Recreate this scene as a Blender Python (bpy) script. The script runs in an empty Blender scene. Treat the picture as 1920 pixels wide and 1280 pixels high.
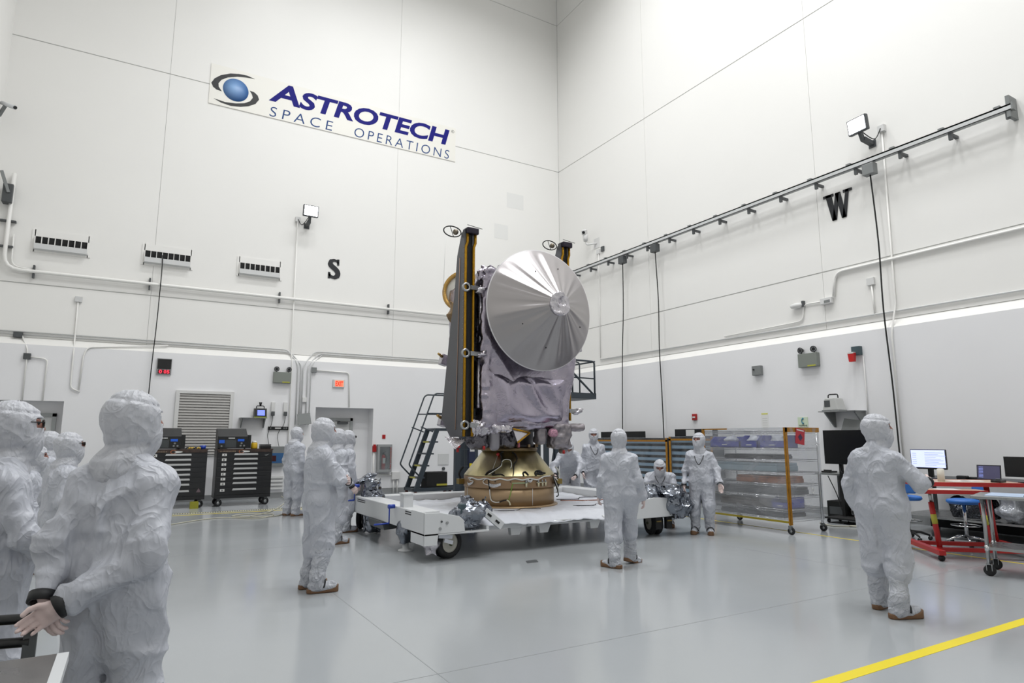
import bpy, math, random
import numpy as np
from mathutils import Vector, Matrix
random.seed(7)
PI = math.pi
sc = bpy.context.scene
col = sc.collection

# ---------------------------------------------------------------- camera
cam_d = bpy.data.cameras.new('camera'); cam = bpy.data.objects.new('camera', cam_d); col.objects.link(cam)
cam_d.sensor_fit = 'HORIZONTAL'; cam_d.sensor_width = 36.0
cam_d.lens = 36.0 * 1195.0 / 1920.0
cam.location = (0, 0, 1.6)
cam.rotation_euler = (math.radians(90 + 8.70), 0, math.radians(-30.40))
cam_d.clip_end = 200
sc.camera = cam

# ---------------------------------------------------------------- view and world
sc.view_settings.view_transform = 'Standard'
sc.view_settings.look = 'None'
sc.view_settings.gamma = 1.0
sc.view_settings.use_curve_mapping = False
sc.view_settings.exposure = 0.0
wd = bpy.data.worlds.new('world'); sc.world = wd; wd.use_nodes = True
wd.node_tree.nodes['Background'].inputs[0].default_value = (0.9, 0.92, 1.0, 1)
wd.node_tree.nodes['Background'].inputs[1].default_value = 0.05

# ---------------------------------------------------------------- ceiling lights (high-bay lamps of the hall)
def area(name, loc, size, power, color=(0.985, 0.995, 1.0)):
    d = bpy.data.lights.new(name, 'AREA'); d.shape = 'RECTANGLE'; d.size, d.size_y = size
    d.energy = power; d.color = color; d.spread = math.radians(150)
    o = bpy.data.objects.new(name, d); col.objects.link(o); o.location = loc
    return o
for ix, lx in enumerate((3.2, 6.4, 9.4)):
    for iy, ly in enumerate((1.6, 7.2, 12.8)):
        area('ceiling_lamp', (lx, ly, 18.9), (1.6, 1.0), 234)

# ---------------------------------------------------------------- materials
def lin(c):
    if isinstance(c, str):
        c = [int(c[i:i + 2], 16) / 255 for i in (0, 2, 4)]
    return tuple(((v / 12.92) if v <= 0.04045 else ((v + 0.055) / 1.055) ** 2.4) for v in c)
MATS = {}
def pm(name, c, rough=0.5, metal=0.0, bump=None, vary=None, coat=0.0, emit=None, spec=0.5, rvary=None, sheen=0.0, stretch=None):
    """procedural Principled material; bump=(scale, strength, distance[, kind]); vary=(scale, amount); colours are sRGB hex"""
    if name in MATS: return MATS[name]
    m = bpy.data.materials.new(name); m.use_nodes = True
    nt = m.node_tree; b = nt.nodes['Principled BSDF']; L = nt.links.new
    rgb = lin(c)
    b.inputs['Base Color'].default_value = (*rgb, 1)
    b.inputs['Roughness'].default_value = rough; b.inputs['Metallic'].default_value = metal
    b.inputs['Coat Weight'].default_value = coat; b.inputs['Coat Roughness'].default_value = 0.08
    b.inputs['Specular IOR Level'].default_value = spec
    b.inputs['Sheen Weight'].default_value = sheen
    tc = nt.nodes.new('ShaderNodeTexCoord'); src = tc.outputs['Object']
    if stretch:
        mp = nt.nodes.new('ShaderNodeMapping'); mp.inputs['Scale'].default_value = stretch
        L(src, mp.inputs[0]); src = mp.outputs[0]
    if vary or rvary:
        v = vary or rvary
        n = nt.nodes.new('ShaderNodeTexNoise'); n.inputs['Scale'].default_value = v[0]; n.inputs['Detail'].default_value = 5
        L(src, n.inputs['Vector'])
        if vary:
            r = nt.nodes.new('ShaderNodeMapRange'); r.inputs['From Min'].default_value = 0.3; r.inputs['From Max'].default_value = 0.7
            r.inputs['To Min'].default_value = 1 - vary[1]; r.inputs['To Max'].default_value = 1 + vary[1]
            L(n.outputs['Fac'], r.inputs['Value'])
            x = nt.nodes.new('ShaderNodeVectorMath'); x.operation = 'SCALE'; x.inputs[0].default_value = rgb
            L(r.outputs[0], x.inputs['Scale']); L(x.outputs[0], b.inputs['Base Color'])
        if rvary:
            r = nt.nodes.new('ShaderNodeMapRange'); r.inputs['From Min'].default_value = 0.3; r.inputs['From Max'].default_value = 0.7
            r.inputs['To Min'].default_value = rough - rvary[1]; r.inputs['To Max'].default_value = rough + rvary[1]
            L(n.outputs['Fac'], r.inputs['Value']); L(r.outputs[0], b.inputs['Roughness'])
    if bump:
        kind = bump[3] if len(bump) > 3 else 'noise'
        if kind == 'crinkle':
            n1 = nt.nodes.new('ShaderNodeTexVoronoi'); n1.feature = 'DISTANCE_TO_EDGE'; n1.inputs['Scale'].default_value = bump[0]
            nn = nt.nodes.new('ShaderNodeTexNoise'); nn.inputs['Scale'].default_value = bump[0] * 0.7; nn.inputs['Detail'].default_value = 3
            L(src, nn.inputs['Vector'])
            mx = nt.nodes.new('ShaderNodeVectorMath'); mx.operation = 'MULTIPLY_ADD'
            L(nn.outputs['Color'], mx.inputs[0]); mx.inputs[1].default_value = (0.6, 0.6, 0.6); L(src, mx.inputs[2])
            L(mx.outputs[0], n1.inputs['Vector'])
            ad = nt.nodes.new('ShaderNodeMath'); ad.operation = 'ADD'
            L(n1.outputs['Distance'], ad.inputs[0]); L(nn.outputs['Fac'], ad.inputs[1]); h = ad.outputs[0]
        elif kind == 'fold':
            h = None
            for sc_, w_ in ((bump[0], 1.0), (bump[0] * 2.2, 0.5), (bump[0] * 4.6, 0.13)):
                n1 = nt.nodes.new('ShaderNodeTexNoise'); n1.inputs['Scale'].default_value = sc_; n1.inputs['Detail'].default_value = 1.5; n1.inputs['Distortion'].default_value = 1.2
                L(src, n1.inputs['Vector'])
                a1 = nt.nodes.new('ShaderNodeMath'); a1.operation = 'SUBTRACT'; L(n1.outputs['Fac'], a1.inputs[0]); a1.inputs[1].default_value = 0.5
                a2 = nt.nodes.new('ShaderNodeMath'); a2.operation = 'ABSOLUTE'; L(a1.outputs[0], a2.inputs[0])
                a4 = nt.nodes.new('ShaderNodeMath'); a4.operation = 'MULTIPLY_ADD'; L(a2.outputs[0], a4.inputs[0]); a4.inputs[1].default_value = -2.6; a4.inputs[2].default_value = 1.0; a4.use_clamp = True
                a5 = nt.nodes.new('ShaderNodeMath'); a5.operation = 'POWER'; L(a4.outputs[0], a5.inputs[0]); a5.inputs[1].default_value = 3.0
                a3 = nt.nodes.new('ShaderNodeMath'); a3.operation = 'MULTIPLY_ADD'; L(a5.outputs[0], a3.inputs[0]); a3.inputs[1].default_value = w_
                if h is None: a3.inputs[2].default_value = 0
                else: L(h, a3.inputs[2])
                h = a3.outputs[0]
        else:
            n1 = nt.nodes.new('ShaderNodeTexNoise'); n1.inputs['Scale'].default_value = bump[0]; n1.inputs['Detail'].default_value = 6
            n1.inputs['Roughness'].default_value = 0.6; n1.inputs['Distortion'].default_value = 0.6 if kind == 'cloth' else 0
            L(src, n1.inputs['Vector']); h = n1.outputs['Fac']
        bp = nt.nodes.new('ShaderNodeBump'); bp.inputs['Strength'].default_value = bump[1]; bp.inputs['Distance'].default_value = bump[2]
        L(h, bp.inputs['Height']); L(bp.outputs[0], b.inputs['Normal'])
    if emit:
        b.inputs['Emission Color'].default_value = (*lin(emit[0]), 1); b.inputs['Emission Strength'].default_value = emit[1]
    MATS[name] = m
    return m

def film(name, tint, fac, rough=0.12, stretch=(1, 1, 1)):
    """thin clear plastic film: mostly see-through, with streaky glossy creases"""
    if name in MATS: return MATS[name]
    m = bpy.data.materials.new(name); m.use_nodes = True; nt = m.node_tree; L = nt.links.new
    nt.nodes.remove(nt.nodes['Principled BSDF']); out = nt.nodes['Material Output']
    tr = nt.nodes.new('ShaderNodeBsdfTransparent'); tr.inputs[0].default_value = (*lin(tint), 1)
    pb = nt.nodes.new('ShaderNodeBsdfPrincipled'); pb.inputs['Base Color'].default_value = (*lin('d8dade'), 1)
    pb.inputs['Roughness'].default_value = rough
    tc = nt.nodes.new('ShaderNodeTexCoord'); mp = nt.nodes.new('ShaderNodeMapping'); mp.inputs['Scale'].default_value = stretch
    n = nt.nodes.new('ShaderNodeTexNoise'); n.inputs['Scale'].default_value = 2.5; n.inputs['Detail'].default_value = 5; n.inputs['Distortion'].default_value = 1.0
    L(tc.outputs['Object'], mp.inputs[0]); L(mp.outputs[0], n.inputs['Vector'])
    r = nt.nodes.new('ShaderNodeMapRange'); r.inputs['From Min'].default_value = 0.3; r.inputs['From Max'].default_value = 0.75
    r.inputs['To Min'].default_value = fac * 0.5; r.inputs['To Max'].default_value = min(1, fac * 1.8)
    L(n.outputs['Fac'], r.inputs['Value'])
    bp = nt.nodes.new('ShaderNodeBump'); bp.inputs['Strength'].default_value = 0.5; bp.inputs['Distance'].default_value = 0.03
    L(n.outputs['Fac'], bp.inputs['Height']); L(bp.outputs[0], pb.inputs['Normal'])
    mx = nt.nodes.new('ShaderNodeMixShader'); L(r.outputs[0], mx.inputs[0]); L(tr.outputs[0], mx.inputs[1]); L(pb.outputs[0], mx.inputs[2])
    L(mx.outputs[0], out.inputs['Surface'])
    MATS[name] = m
    return m

wall_m = pm('white_wall_paint', 'eeedea', 0.42, vary=(0.35, 0.012), bump=(60, 0.03, 0.002))
lowwall_m = pm('white_lower_wall_paint', 'ebebed', 0.35, vary=(0.5, 0.02))
joint_m = pm('grey_wall_joint', 'c2c2c0', 0.7)
floor_m = pm('grey_epoxy_floor', 'a2a6a9', 0.16, vary=(0.5, 0.03), rvary=(0.8, 0.05), bump=(2.2, 0.05, 0.01), spec=0.6)
ceil_m = pm('ceiling_white', 'e8e8e6', 0.6)
white_m = pm('white_gloss_enamel', 'd5d7d9', 0.28)
whitem_m = pm('white_matte', 'd9d9d8', 0.55)
grey_m = pm('grey_enamel', '7d8080', 0.45)
dgrey_m = pm('dark_grey_enamel', '4b4e50', 0.45)
black_m = pm('black_plastic', '121314', 0.35)
blackm_m = pm('black_matte', '0e0f10', 0.7)
steel_m = pm('brushed_steel', 'a3a5a6', 0.32, 1.0, rvary=(8, 0.08))
chrome_m = pm('chrome', 'c9cacc', 0.12, 1.0)
rubber_m = pm('black_rubber', '17181a', 0.65)
red_m = pm('red_enamel', 'a81c1c', 0.4)
yellow_m = pm('yellow_tape', 'e0cc1c', 0.5)
blue_m = pm('blue_plastic', '2444a8', 0.4)
slate_m = pm('slate_blue_steel', '343c44', 0.42)
suit_m = pm('white_cleanroom_fabric', 'b9bcc5', 0.48, bump=(3.4, 0.5, 0.03, 'fold'), stretch=(1, 1, 0.72))
hood_m = pm('white_hood_fabric', 'bfc1c8', 0.48, bump=(7, 0.5, 0.014, 'fold'), stretch=(1, 1, 0.7))
boot_m = pm('white_boot_fabric', 'babdc5', 0.42, bump=(5, 0.8, 0.022, 'fold'))
sole_m = pm('brown_rubber_sole', '6f5138', 0.6, vary=(14, 0.12))
skin_m = pm('skin', '95675a', 0.5)
glove_m = pm('pale_latex_glove', 'd9c4c0', 0.42, vary=(25, 0.06))
dark_m = pm('black_band', '16171a', 0.55)
sheet_m = pm('white_plastic_sheet', 'ced1d9', 0.3, bump=(7, 0.35, 0.03, 'cloth'))
foil_m = pm('silver_lavender_blanket', 'a49eaa', 0.27, 1.0, bump=(5, 0.35, 0.03, 'cloth'), rvary=(6, 0.07))
foilc_m = pm('crinkled_silver_foil', 'c0bdc3', 0.2, 1.0, bump=(14, 0.3, 0.015, 'crinkle'))
dish_m = pm('silver_dish_blanket', 'a8a4a5', 0.36, 1.0)
esd_m = pm('dark_silver_static_bag', '7d828b', 0.14, 1.0, bump=(16, 0.15, 0.01, 'crinkle'))
kapton_m = pm('gold_film_tape', 'a97c0e', 0.33, 0.6, vary=(30, 0.2))
gold_m = pm('iridescent_gold_metal', 'b9ae86', 0.34, 1.0, vary=(3.5, 0.12), rvary=(5, 0.06), stretch=(3, 3, 0.4))
tan_m = pm('bronze_anodised_metal', '9c8466', 0.42, 0.55, vary=(2, 0.1))
panel_m = pm('dark_grey_array_back', '56575b', 0.38, 0.5)

# ---------------------------------------------------------------- mesh helpers
class MB:
    def __init__(s): s.v = []; s.f = []; s.sm = []
    def add(s, vs, fs, smooth=False):
        o = len(s.v); s.v += [tuple(p) for p in vs]; s.f += [tuple(i + o for i in f) for f in fs]; s.sm += [smooth] * len(fs); return s
    def box(s, a, b):
        (x0, y0, z0), (x1, y1, z1) = a, b
        if x0 > x1: x0, x1 = x1, x0
        if y0 > y1: y0, y1 = y1, y0
        if z0 > z1: z0, z1 = z1, z0
        vs = [(x0, y0, z0), (x1, y0, z0), (x1, y1, z0), (x0, y1, z0), (x0, y0, z1), (x1, y0, z1), (x1, y1, z1), (x0, y1, z1)]
        return s.add(vs, [(0, 3, 2, 1), (4, 5, 6, 7), (0, 1, 5, 4), (1, 2, 6, 5), (2, 3, 7, 6), (3, 0, 4, 7)])
    def obox(s, c, size, M):
        hx, hy, hz = [q / 2 for q in size]
        vs = [Vector(c) + M @ Vector((sx * hx, sy * hy, sz * hz)) for sz in (-1, 1) for sx, sy in ((-1, -1), (1, -1), (1, 1), (-1, 1))]
        return s.add(vs, [(0, 3, 2, 1), (4, 5, 6, 7), (0, 1, 5, 4), (1, 2, 6, 5), (2, 3, 7, 6), (3, 0, 4, 7)])
    def bar(s, p, q, w, h=None):
        h = h or w; p, q = Vector(p), Vector(q); d = q - p
        z = d.normalized(); x = Vector((0, 0, 1)).cross(z)
        if x.length < 1e-4: x = Vector((1, 0, 0))
        x.normalize(); y = z.cross(x)
        return s.obox((p + q) / 2, (w, h, d.length), Matrix((x, y, z)).transposed())
    def tube(s, pts, r, seg=8, caps=True):
        pts = [Vector(p) for p in pts]; n = len(pts); rs = r if isinstance(r, (list, tuple)) else [r] * n
        o = len(s.v); prev = None
        for i, p in enumerate(pts):
            t = (pts[min(i + 1, n - 1)] - pts[max(i - 1, 0)]).normalized()
            if prev is None:
                x = Vector((0, 0, 1)).cross(t)
                if x.length < 1e-3: x = Vector((1, 0, 0)).cross(t)
            else:
                x = prev - t * prev.dot(t)
                if x.length < 1e-4: x = Vector((0, 1, 0)).cross(t)
            x.normalize(); prev = x; y = t.cross(x)
            for k in range(seg):
                a = 2 * PI * k / seg; s.v.append(tuple(p + (x * math.cos(a) + y * math.sin(a)) * rs[i]))
        for i in range(n - 1):
            for k in range(seg):
                k2 = (k + 1) % seg
                s.f.append((o + i * seg + k, o + i * seg + k2, o + (i + 1) * seg + k2, o + (i + 1) * seg + k)); s.sm.append(True)
        if caps:
            s.f.append(tuple(o + k for k in reversed(range(seg)))); s.sm.append(False)
            s.f.append(tuple(o + (n - 1) * seg + k for k in range(seg))); s.sm.append(False)
        return s
    def cyl(s, p, q, r, r2=None, seg=20, caps=True): return s.tube([p, q], [r, r if r2 is None else r2], seg, caps)
    def lathe(s, prof, c=(0, 0, 0), seg=40, M=None, smooth=True, close=False):
        o = len(s.v); n = len(prof); M = M or Matrix.Identity(3); c = Vector(c)
        for r, z in prof:
            for k in range(seg):
                a = 2 * PI * k / seg; s.v.append(tuple(c + M @ Vector((r * math.cos(a), r * math.sin(a), z))))
        for i in range(n if close else n - 1):
            j = (i + 1) % n
            for k in range(seg):
                k2 = (k + 1) % seg; s.f.append((o + i * seg + k, o + i * seg + k2, o + j * seg + k2, o + j * seg + k)); s.sm.append(smooth)
        if not close:
            if prof[0][0] > 1e-5: s.f.append(tuple(o + k for k in reversed(range(seg)))); s.sm.append(False)
            if prof[-1][0] > 1e-5: s.f.append(tuple(o + (n - 1) * seg + k for k in range(seg))); s.sm.append(False)
        return s
    def prism(s, poly, plane, t0, t1):
        """poly of 2D points; plane 'xz' extrudes along y, 'yz' along x, 'xy' along z"""
        n = len(poly)
        f = {'xz': lambda a, b, t: (a, t, b), 'yz': lambda a, b, t: (t, a, b), 'xy': lambda a, b, t: (a, b, t)}[plane]
        vs = [f(a, b, t0) for a, b in poly] + [f(a, b, t1) for a, b in poly]
        fs = [tuple(range(n)), tuple(range(2 * n - 1, n - 1, -1))] + [(i, n + i, n + (i + 1) % n, (i + 1) % n) for i in range(n)]
        return s.add(vs, fs)
    def ball(s, c, r, seg=14, rings=8, sc3=(1, 1, 1)):
        prof = [(max(1e-6, math.sin(PI * i / rings)), -math.cos(PI * i / rings)) for i in range(rings + 1)]
        return s.lathe([(a * r, b * r) for a, b in prof], c, seg, Matrix.Diagonal(sc3))
    def build(s, name, m, parent=None, local=False, bevel=0.0, fix=True):
        me = bpy.data.meshes.new(name); me.from_pydata(s.v, [], s.f); me.polygons.foreach_set('use_smooth', s.sm)
        if fix:
            import bmesh
            bm = bmesh.new(); bm.from_mesh(me); bmesh.ops.recalc_face_normals(bm, faces=bm.faces); bm.to_mesh(me); bm.free()
        me.materials.append(m); me.update()
        o = bpy.data.objects.new(name, me); col.objects.link(o)
        if parent: attach(o, parent, local)
        if bevel:
            b = o.modifiers.new('bevel', 'BEVEL'); b.width = bevel; b.segments = 2; b.limit_method = 'ANGLE'
        return o
def wmat(o):
    m = Matrix.LocRotScale(o.location, o.rotation_euler, o.scale)
    return wmat(o.parent) @ o.matrix_parent_inverse @ m if o.parent else m
def attach(o, parent, local=False):
    o.parent = parent
    if not local: o.matrix_parent_inverse = wmat(parent).inverted()
def tag(o, label, cat, group=None):
    o['label'] = label; o['category'] = cat
    if group: o['group'] = group
    return o
def thing(name, label, cat, loc=(0, 0, 0), rotz=0.0, group=None):
    o = bpy.data.objects.new(name, None); col.objects.link(o); o.empty_display_size = 0.1
    o.location = loc; o.rotation_euler = (0, 0, rotz)
    return tag(o, label, cat, group)
def struct(o): o['kind'] = 'structure'; return o
def part(name, m, parent, fn, local=False, bevel=0.0):
    mb = MB(); fn(mb); return mb.build(name, m, parent, local, bevel)
def copy_tree(o, parent=None):
    c = o.copy(); col.objects.link(c); c.parent = parent
    for ch in o.children: copy_tree(ch, c)
    return c
def text_mesh(txt, size, m, name, parent, M, bold=0.0, shear=0.0, width=None, depth=0.004, space=1.0, local=False, split=False):
    """lettering as a thin mesh; M maps text x,y,z to the world; width fits the line to that length"""
    cu = bpy.data.curves.new('lettering', 'FONT'); cu.body = txt; cu.size = size; cu.offset = bold; cu.shear = shear; cu.extrude = depth; cu.space_character = space
    cu.resolution_u = 4
    t = bpy.data.objects.new('lettering', cu); col.objects.link(t)
    dg = bpy.context.evaluated_depsgraph_get(); me = bpy.data.meshes.new_from_object(t.evaluated_get(dg))
    bpy.data.objects.remove(t)
    n = len(me.vertices); co = np.empty(n * 3); me.vertices.foreach_get('co', co); co = co.reshape(-1, 3)
    co[:, 0] -= co[:, 0].min()
    if width: co[:, 0] *= width / co[:, 0].max()
    Mn = np.array(M); co = co @ Mn[:3, :3].T + Mn[:3, 3]
    if split:
        lab = list(range(n))
        def find(a):
            while lab[a] != a: lab[a] = lab[lab[a]]; a = lab[a]
            return a
        for pl in me.polygons:
            r0 = find(pl.vertices[0])
            for q in pl.vertices[1:]: lab[find(q)] = r0
        key = {}
        for i in range(n):   # vertices at the same spot belong together (front, side and back of one letter)
            kk = tuple(np.round(co[i], 4)); key.setdefault(kk, i); lab[find(i)] = find(key[kk])
        isl = {}
        for pl in me.polygons: isl.setdefault(find(pl.vertices[0]), []).append([tuple(co[v]) for v in pl.vertices])
        for polys in isl.values():
            mb = MB()
            for pts in polys: mb.add(pts, [tuple(range(len(pts)))])
            mb.build(name, m, parent, local, fix=False)
        return None
    me.vertices.foreach_set('co', co.ravel()); me.materials.clear(); me.materials.append(m); me.update()
    o = bpy.data.objects.new(name, me); col.objects.link(o)
    if parent: attach(o, parent, local)
    return o
def on_south(x, z, y): return Matrix(((1, 0, 0, x), (0, 0, -1, y), (0, 1, 0, z), (0, 0, 0, 1)))     # text facing -Y
def on_west(y, z, x): return Matrix(((0, 0, -1, x), (-1, 0, 0, y), (0, 1, 0, z), (0, 0, 0, 1)))      # text facing -X, reading towards -Y
def bend(pts, r=0.08, n=4):
    """round the inner corners of a polyline"""
    pts = [Vector(p) for p in pts]; out = [pts[0]]
    for a, b, c in zip(pts, pts[1:], pts[2:]):
        u, v = (a - b), (c - b); k = min(r, u.length * 0.45, v.length * 0.45); p, q = b + u.normalized() * k, b + v.normalized() * k
        for i in range(n + 1):
            t = i / n; out.append(p * (1 - t) ** 2 + b * 2 * t * (1 - t) + q * t * t)
    out.append(pts[-1]); return out
def spline(pts, n=6):
    pts = [Vector(p) for p in pts]; P = [pts[0]] + pts + [pts[-1]]; out = []
    for i in range(1, len(P) - 2):
        a, b, c, d = P[i - 1:i + 3]
        for k in range(n):
            t = k / n; out.append(0.5 * ((2 * b) + (c - a) * t + (2 * a - 5 * b + 4 * c - d) * t * t + (3 * b - a - 3 * c + d) * t ** 3))
    out.append(pts[-1]); return out

# ---------------------------------------------------------------- implicit surfaces (for bodies, cloth bags, blankets)
def _hash(ix, iy, iz, seed):
    h = (ix.astype(np.int64) * 374761393 + iy.astype(np.int64) * 668265263 + iz.astype(np.int64) * 2147483647 + seed * 974634777) & 0xffffffff
    h = ((h ^ (h >> 13)) * 1274126177) & 0xffffffff
    return ((h ^ (h >> 16)) & 0xffff) / 65535.0
def vnoise(p, seed=0):
    i = np.floor(p); f = p - i; f = f * f * (3 - 2 * f); i = i.astype(np.int64)
    x, y, z = i[..., 0], i[..., 1], i[..., 2]; fx, fy, fz = f[..., 0], f[..., 1], f[..., 2]
    def H(a, b, c): return _hash(x + a, y + b, z + c, seed)
    c00 = H(0, 0, 0) * (1 - fx) + H(1, 0, 0) * fx; c10 = H(0, 1, 0) * (1 - fx) + H(1, 1, 0) * fx
    c01 = H(0, 0, 1) * (1 - fx) + H(1, 0, 1) * fx; c11 = H(0, 1, 1) * (1 - fx) + H(1, 1, 1) * fx
    return (c00 * (1 - fy) + c10 * fy) * (1 - fz) + (c01 * (1 - fy) + c11 * fy) * fz
def ridge(p, seed=0): return 1 - np.abs(2 * vnoise(p, seed) - 1)
def smin(a, b, k):
    h = np.clip(0.5 + 0.5 * (b - a) / k, 0, 1); return b * (1 - h) + a * h - k * h * (1 - h)
def cone(p, a, b, ra, rb):
    a = np.asarray(a, float); b = np.asarray(b, float); ab = b - a; t = np.clip(((p - a) @ ab) / max(ab @ ab, 1e-9), 0, 1)
    return np.linalg.norm(p - (a + t[..., None] * ab), axis=-1) - (ra + (rb - ra) * t)
def ellip(p, c, r):
    q = (p - np.asarray(c, float)) / np.asarray(r, float); k = np.linalg.norm(q, axis=-1); return (k - 1) * min(r)
def rbox(p, c, h, r):
    q = np.abs(p - np.asarray(c, float)) - (np.asarray(h, float) - r)
    return np.linalg.norm(np.maximum(q, 0), axis=-1) + np.minimum(q.max(-1), 0) - r
def iso(f, lo, hi, h, name, m, parent=None, local=True, detail=None, band=0.09, flat=False):
    """surface nets over the field f(points) < 0; one continuous smooth mesh; detail(points) is added near the surface only"""
    lo = np.asarray(lo, float); n = np.maximum(np.ceil((np.asarray(hi, float) - lo) / h).astype(int) + 1, 3)
    ax = [lo[i] + h * np.arange(n[i]) for i in range(3)]
    g = np.stack(np.meshgrid(*ax, indexing='ij'), -1); v = f(g)
    if detail:
        mk = np.abs(v) < band; v[mk] -= detail(g[mk])
    v[0], v[-1] = 1, 1; v[:, 0], v[:, -1] = 1, 1; v[:, :, 0], v[:, :, -1] = 1, 1
    s = v < 0; cn = n - 1
    acc = np.zeros((*cn, 3)); cnt = np.zeros(cn)
    C = [(a, b, c) for a in (0, 1) for b in (0, 1) for c in (0, 1)]
    sl = lambda A, o: A[o[0]:o[0] + cn[0], o[1]:o[1] + cn[1], o[2]:o[2] + cn[2]]
    for a in C:
        for d in range(3):
            if a[d]: continue
            b = list(a); b[d] = 1
            va, vb = sl(v, a), sl(v, b); mk = (va < 0) != (vb < 0)
            t = np.where(mk, va / np.where(mk, va - vb, 1), 0)
            for q in range(3): acc[..., q] += np.where(mk, a[q] + (t if q == d else 0), 0)
            cnt += mk
    act = cnt > 0; idx = -np.ones(cn, int); idx[act] = np.arange(act.sum())
    ii = np.stack(np.nonzero(act), -1); V = lo + h * (ii + acc[act] / cnt[act][:, None])
    F = []
    for d in range(3):
        e1, e2 = (d + 1) % 3, (d + 2) % 3
        A = np.take(s, range(0, n[d] - 1), d); B = np.take(s, range(1, n[d]), d); mk = A != B
        I = np.stack(np.nonzero(mk), -1); keep = (I[:, e1] > 0) & (I[:, e2] > 0) & (I[:, e1] < n[e1] - 1) & (I[:, e2] < n[e2] - 1); I = I[keep]
        if not len(I): continue
        flip = A[tuple(I.T)]
        def cell(o1, o2):
            J = I.copy(); J[:, e1] -= o1; J[:, e2] -= o2; return idx[tuple(J.T)]
        q = np.stack([cell(1, 1), cell(0, 1), cell(0, 0), cell(1, 0)], -1)
        q[~flip] = q[~flip][:, ::-1]; F.append(q)
    F = np.concatenate(F)
    me = bpy.data.meshes.new(name); me.vertices.add(len(V)); me.vertices.foreach_set('co', V.ravel())
    me.loops.add(F.size); me.loops.foreach_set('vertex_index', F.ravel().astype(np.int32))
    me.polygons.add(len(F)); me.polygons.foreach_set('loop_start', np.arange(0, F.size, 4, dtype=np.int32))
    me.polygons.foreach_set('use_smooth', np.full(len(F), not flat)); me.update(calc_edges=True); me.validate()
    me.materials.append(m)
    o = bpy.data.objects.new(name, me); col.objects.link(o)
    if parent: attach(o, parent, local)
    return o
# ================================================================ THE HALL
XE, XW, XL = -3.40, 13.17, 13.0        # east wall, west wall upper face, west lower face
YS, YL, YN = 18.95, 18.78, -6.0        # south wall upper face, south lower face, north wall
ZC = 19.4
struct(MB().box((XE - 0.3, YN - 0.3, -0.2), (XW + 0.3, YS + 1.6, 0)).build('floor', floor_m))
struct(MB().box((XE - 0.3, YN - 0.3, ZC), (XW + 0.3, YS + 0.5, ZC + 0.2)).build('ceiling', ceil_m))
struct(MB().box((XE - 0.3, YN, 0), (XE, YS + 1.6, ZC)).build('wall_east', wall_m))
struct(MB().box((XE - 0.3, YN - 0.3, 0), (XW + 0.3, YN, ZC)).build('wall_north', wall_m))
# south wall: thick lower course with a sloping top, two door recesses
ws = MB()
for a, b, z in ((XE, -2.95, 0), (-2.95, -1.52, 2.5), (-1.52, 4.46, 0), (4.46, 6.17, 2.51), (6.17, XW, 0)):
    ws.box((a, YL, z), (b, YS + 1.3, 3.83))
ws.box((XE, YS + 1.3, 0), (XW, YS + 1.6, 3.83))
wall_s = struct(ws.build('wall_south', lowwall_m))
struct(MB().prism([(YL, 3.83), (YS + 0.02, 4.02), (YS + 0.3, 4.02), (YS + 0.3, 3.83)], 'yz', XE, XW).build('trim_1', wall_m))
struct(MB().box((XE, YS + 0.012, 4.02), (XW, YS + 0.3, ZC)).build('wall_south_upper', joint_m))
wsu = bpy.data.objects['wall_south_upper']
xs = [XE, 0.10, 6.77, XW]; zs = [4.02, 5.33, 11.63, 17.72, ZC]
for i in range(3):
    for j in range(4):
        MB().box((xs[i] + (0.004 if i else 0), YS, zs[j] + (0.013 if j else 0)), (xs[i + 1] - 0.004, YS + 0.012, zs[j + 1] - 0.013)).build('wall_panel', wall_m, wsu)
# west wall
struct(MB().box((XL, YN, 0), (XW + 0.3, YL, 3.83)).build('wall_west', lowwall_m))
struct(MB().prism([(XL, 3.83), (XW + 0.02, 4.02), (XW + 0.3, 4.02), (XW + 0.3, 3.83)], 'xz', YN, YL).build('trim_2', wall_m))
struct(MB().box((XW + 0.012, YN, 4.02), (XW + 0.3, YS, ZC)).build('wall_west_upper', joint_m))
wwu = bpy.data.objects['wall_west_upper']
ys = [YN, -2.7, 2.9, 8.55, 14.18, YS]
for i in range(5):
    for j in range(4):
        MB().box((XW, ys[i] + 0.004, zs[j] + (0.013 if j else 0)), (XW + 0.012, ys[i + 1] - 0.004, zs[j + 1] - 0.013)).build('wall_panel', wall_m, wwu)
base_m = pm('grey_vinyl_base', '8b8d8e', 0.5)
for k, (a, b) in enumerate(((XE, -2.95), (-1.52, 4.46), (6.17, XL))):
    struct(MB().box((a, YL - 0.012, 0), (b, YL, 0.15)).build('baseboard_south_%d' % (k + 1), base_m))
struct(MB().box((XL - 0.012, YN, 0), (XL, YL - 0.012, 0.15)).build('baseboard_west', base_m))
ws2 = MB(); ws2.box((4.46, YL + 0.45, 0), (6.17, YS + 1.3, 2.51)).box((-2.95, YL + 0.45, 0), (-1.52, YS + 1.3, 2.5)); struct(ws2.build('wall_recess', lowwall_m))
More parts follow.
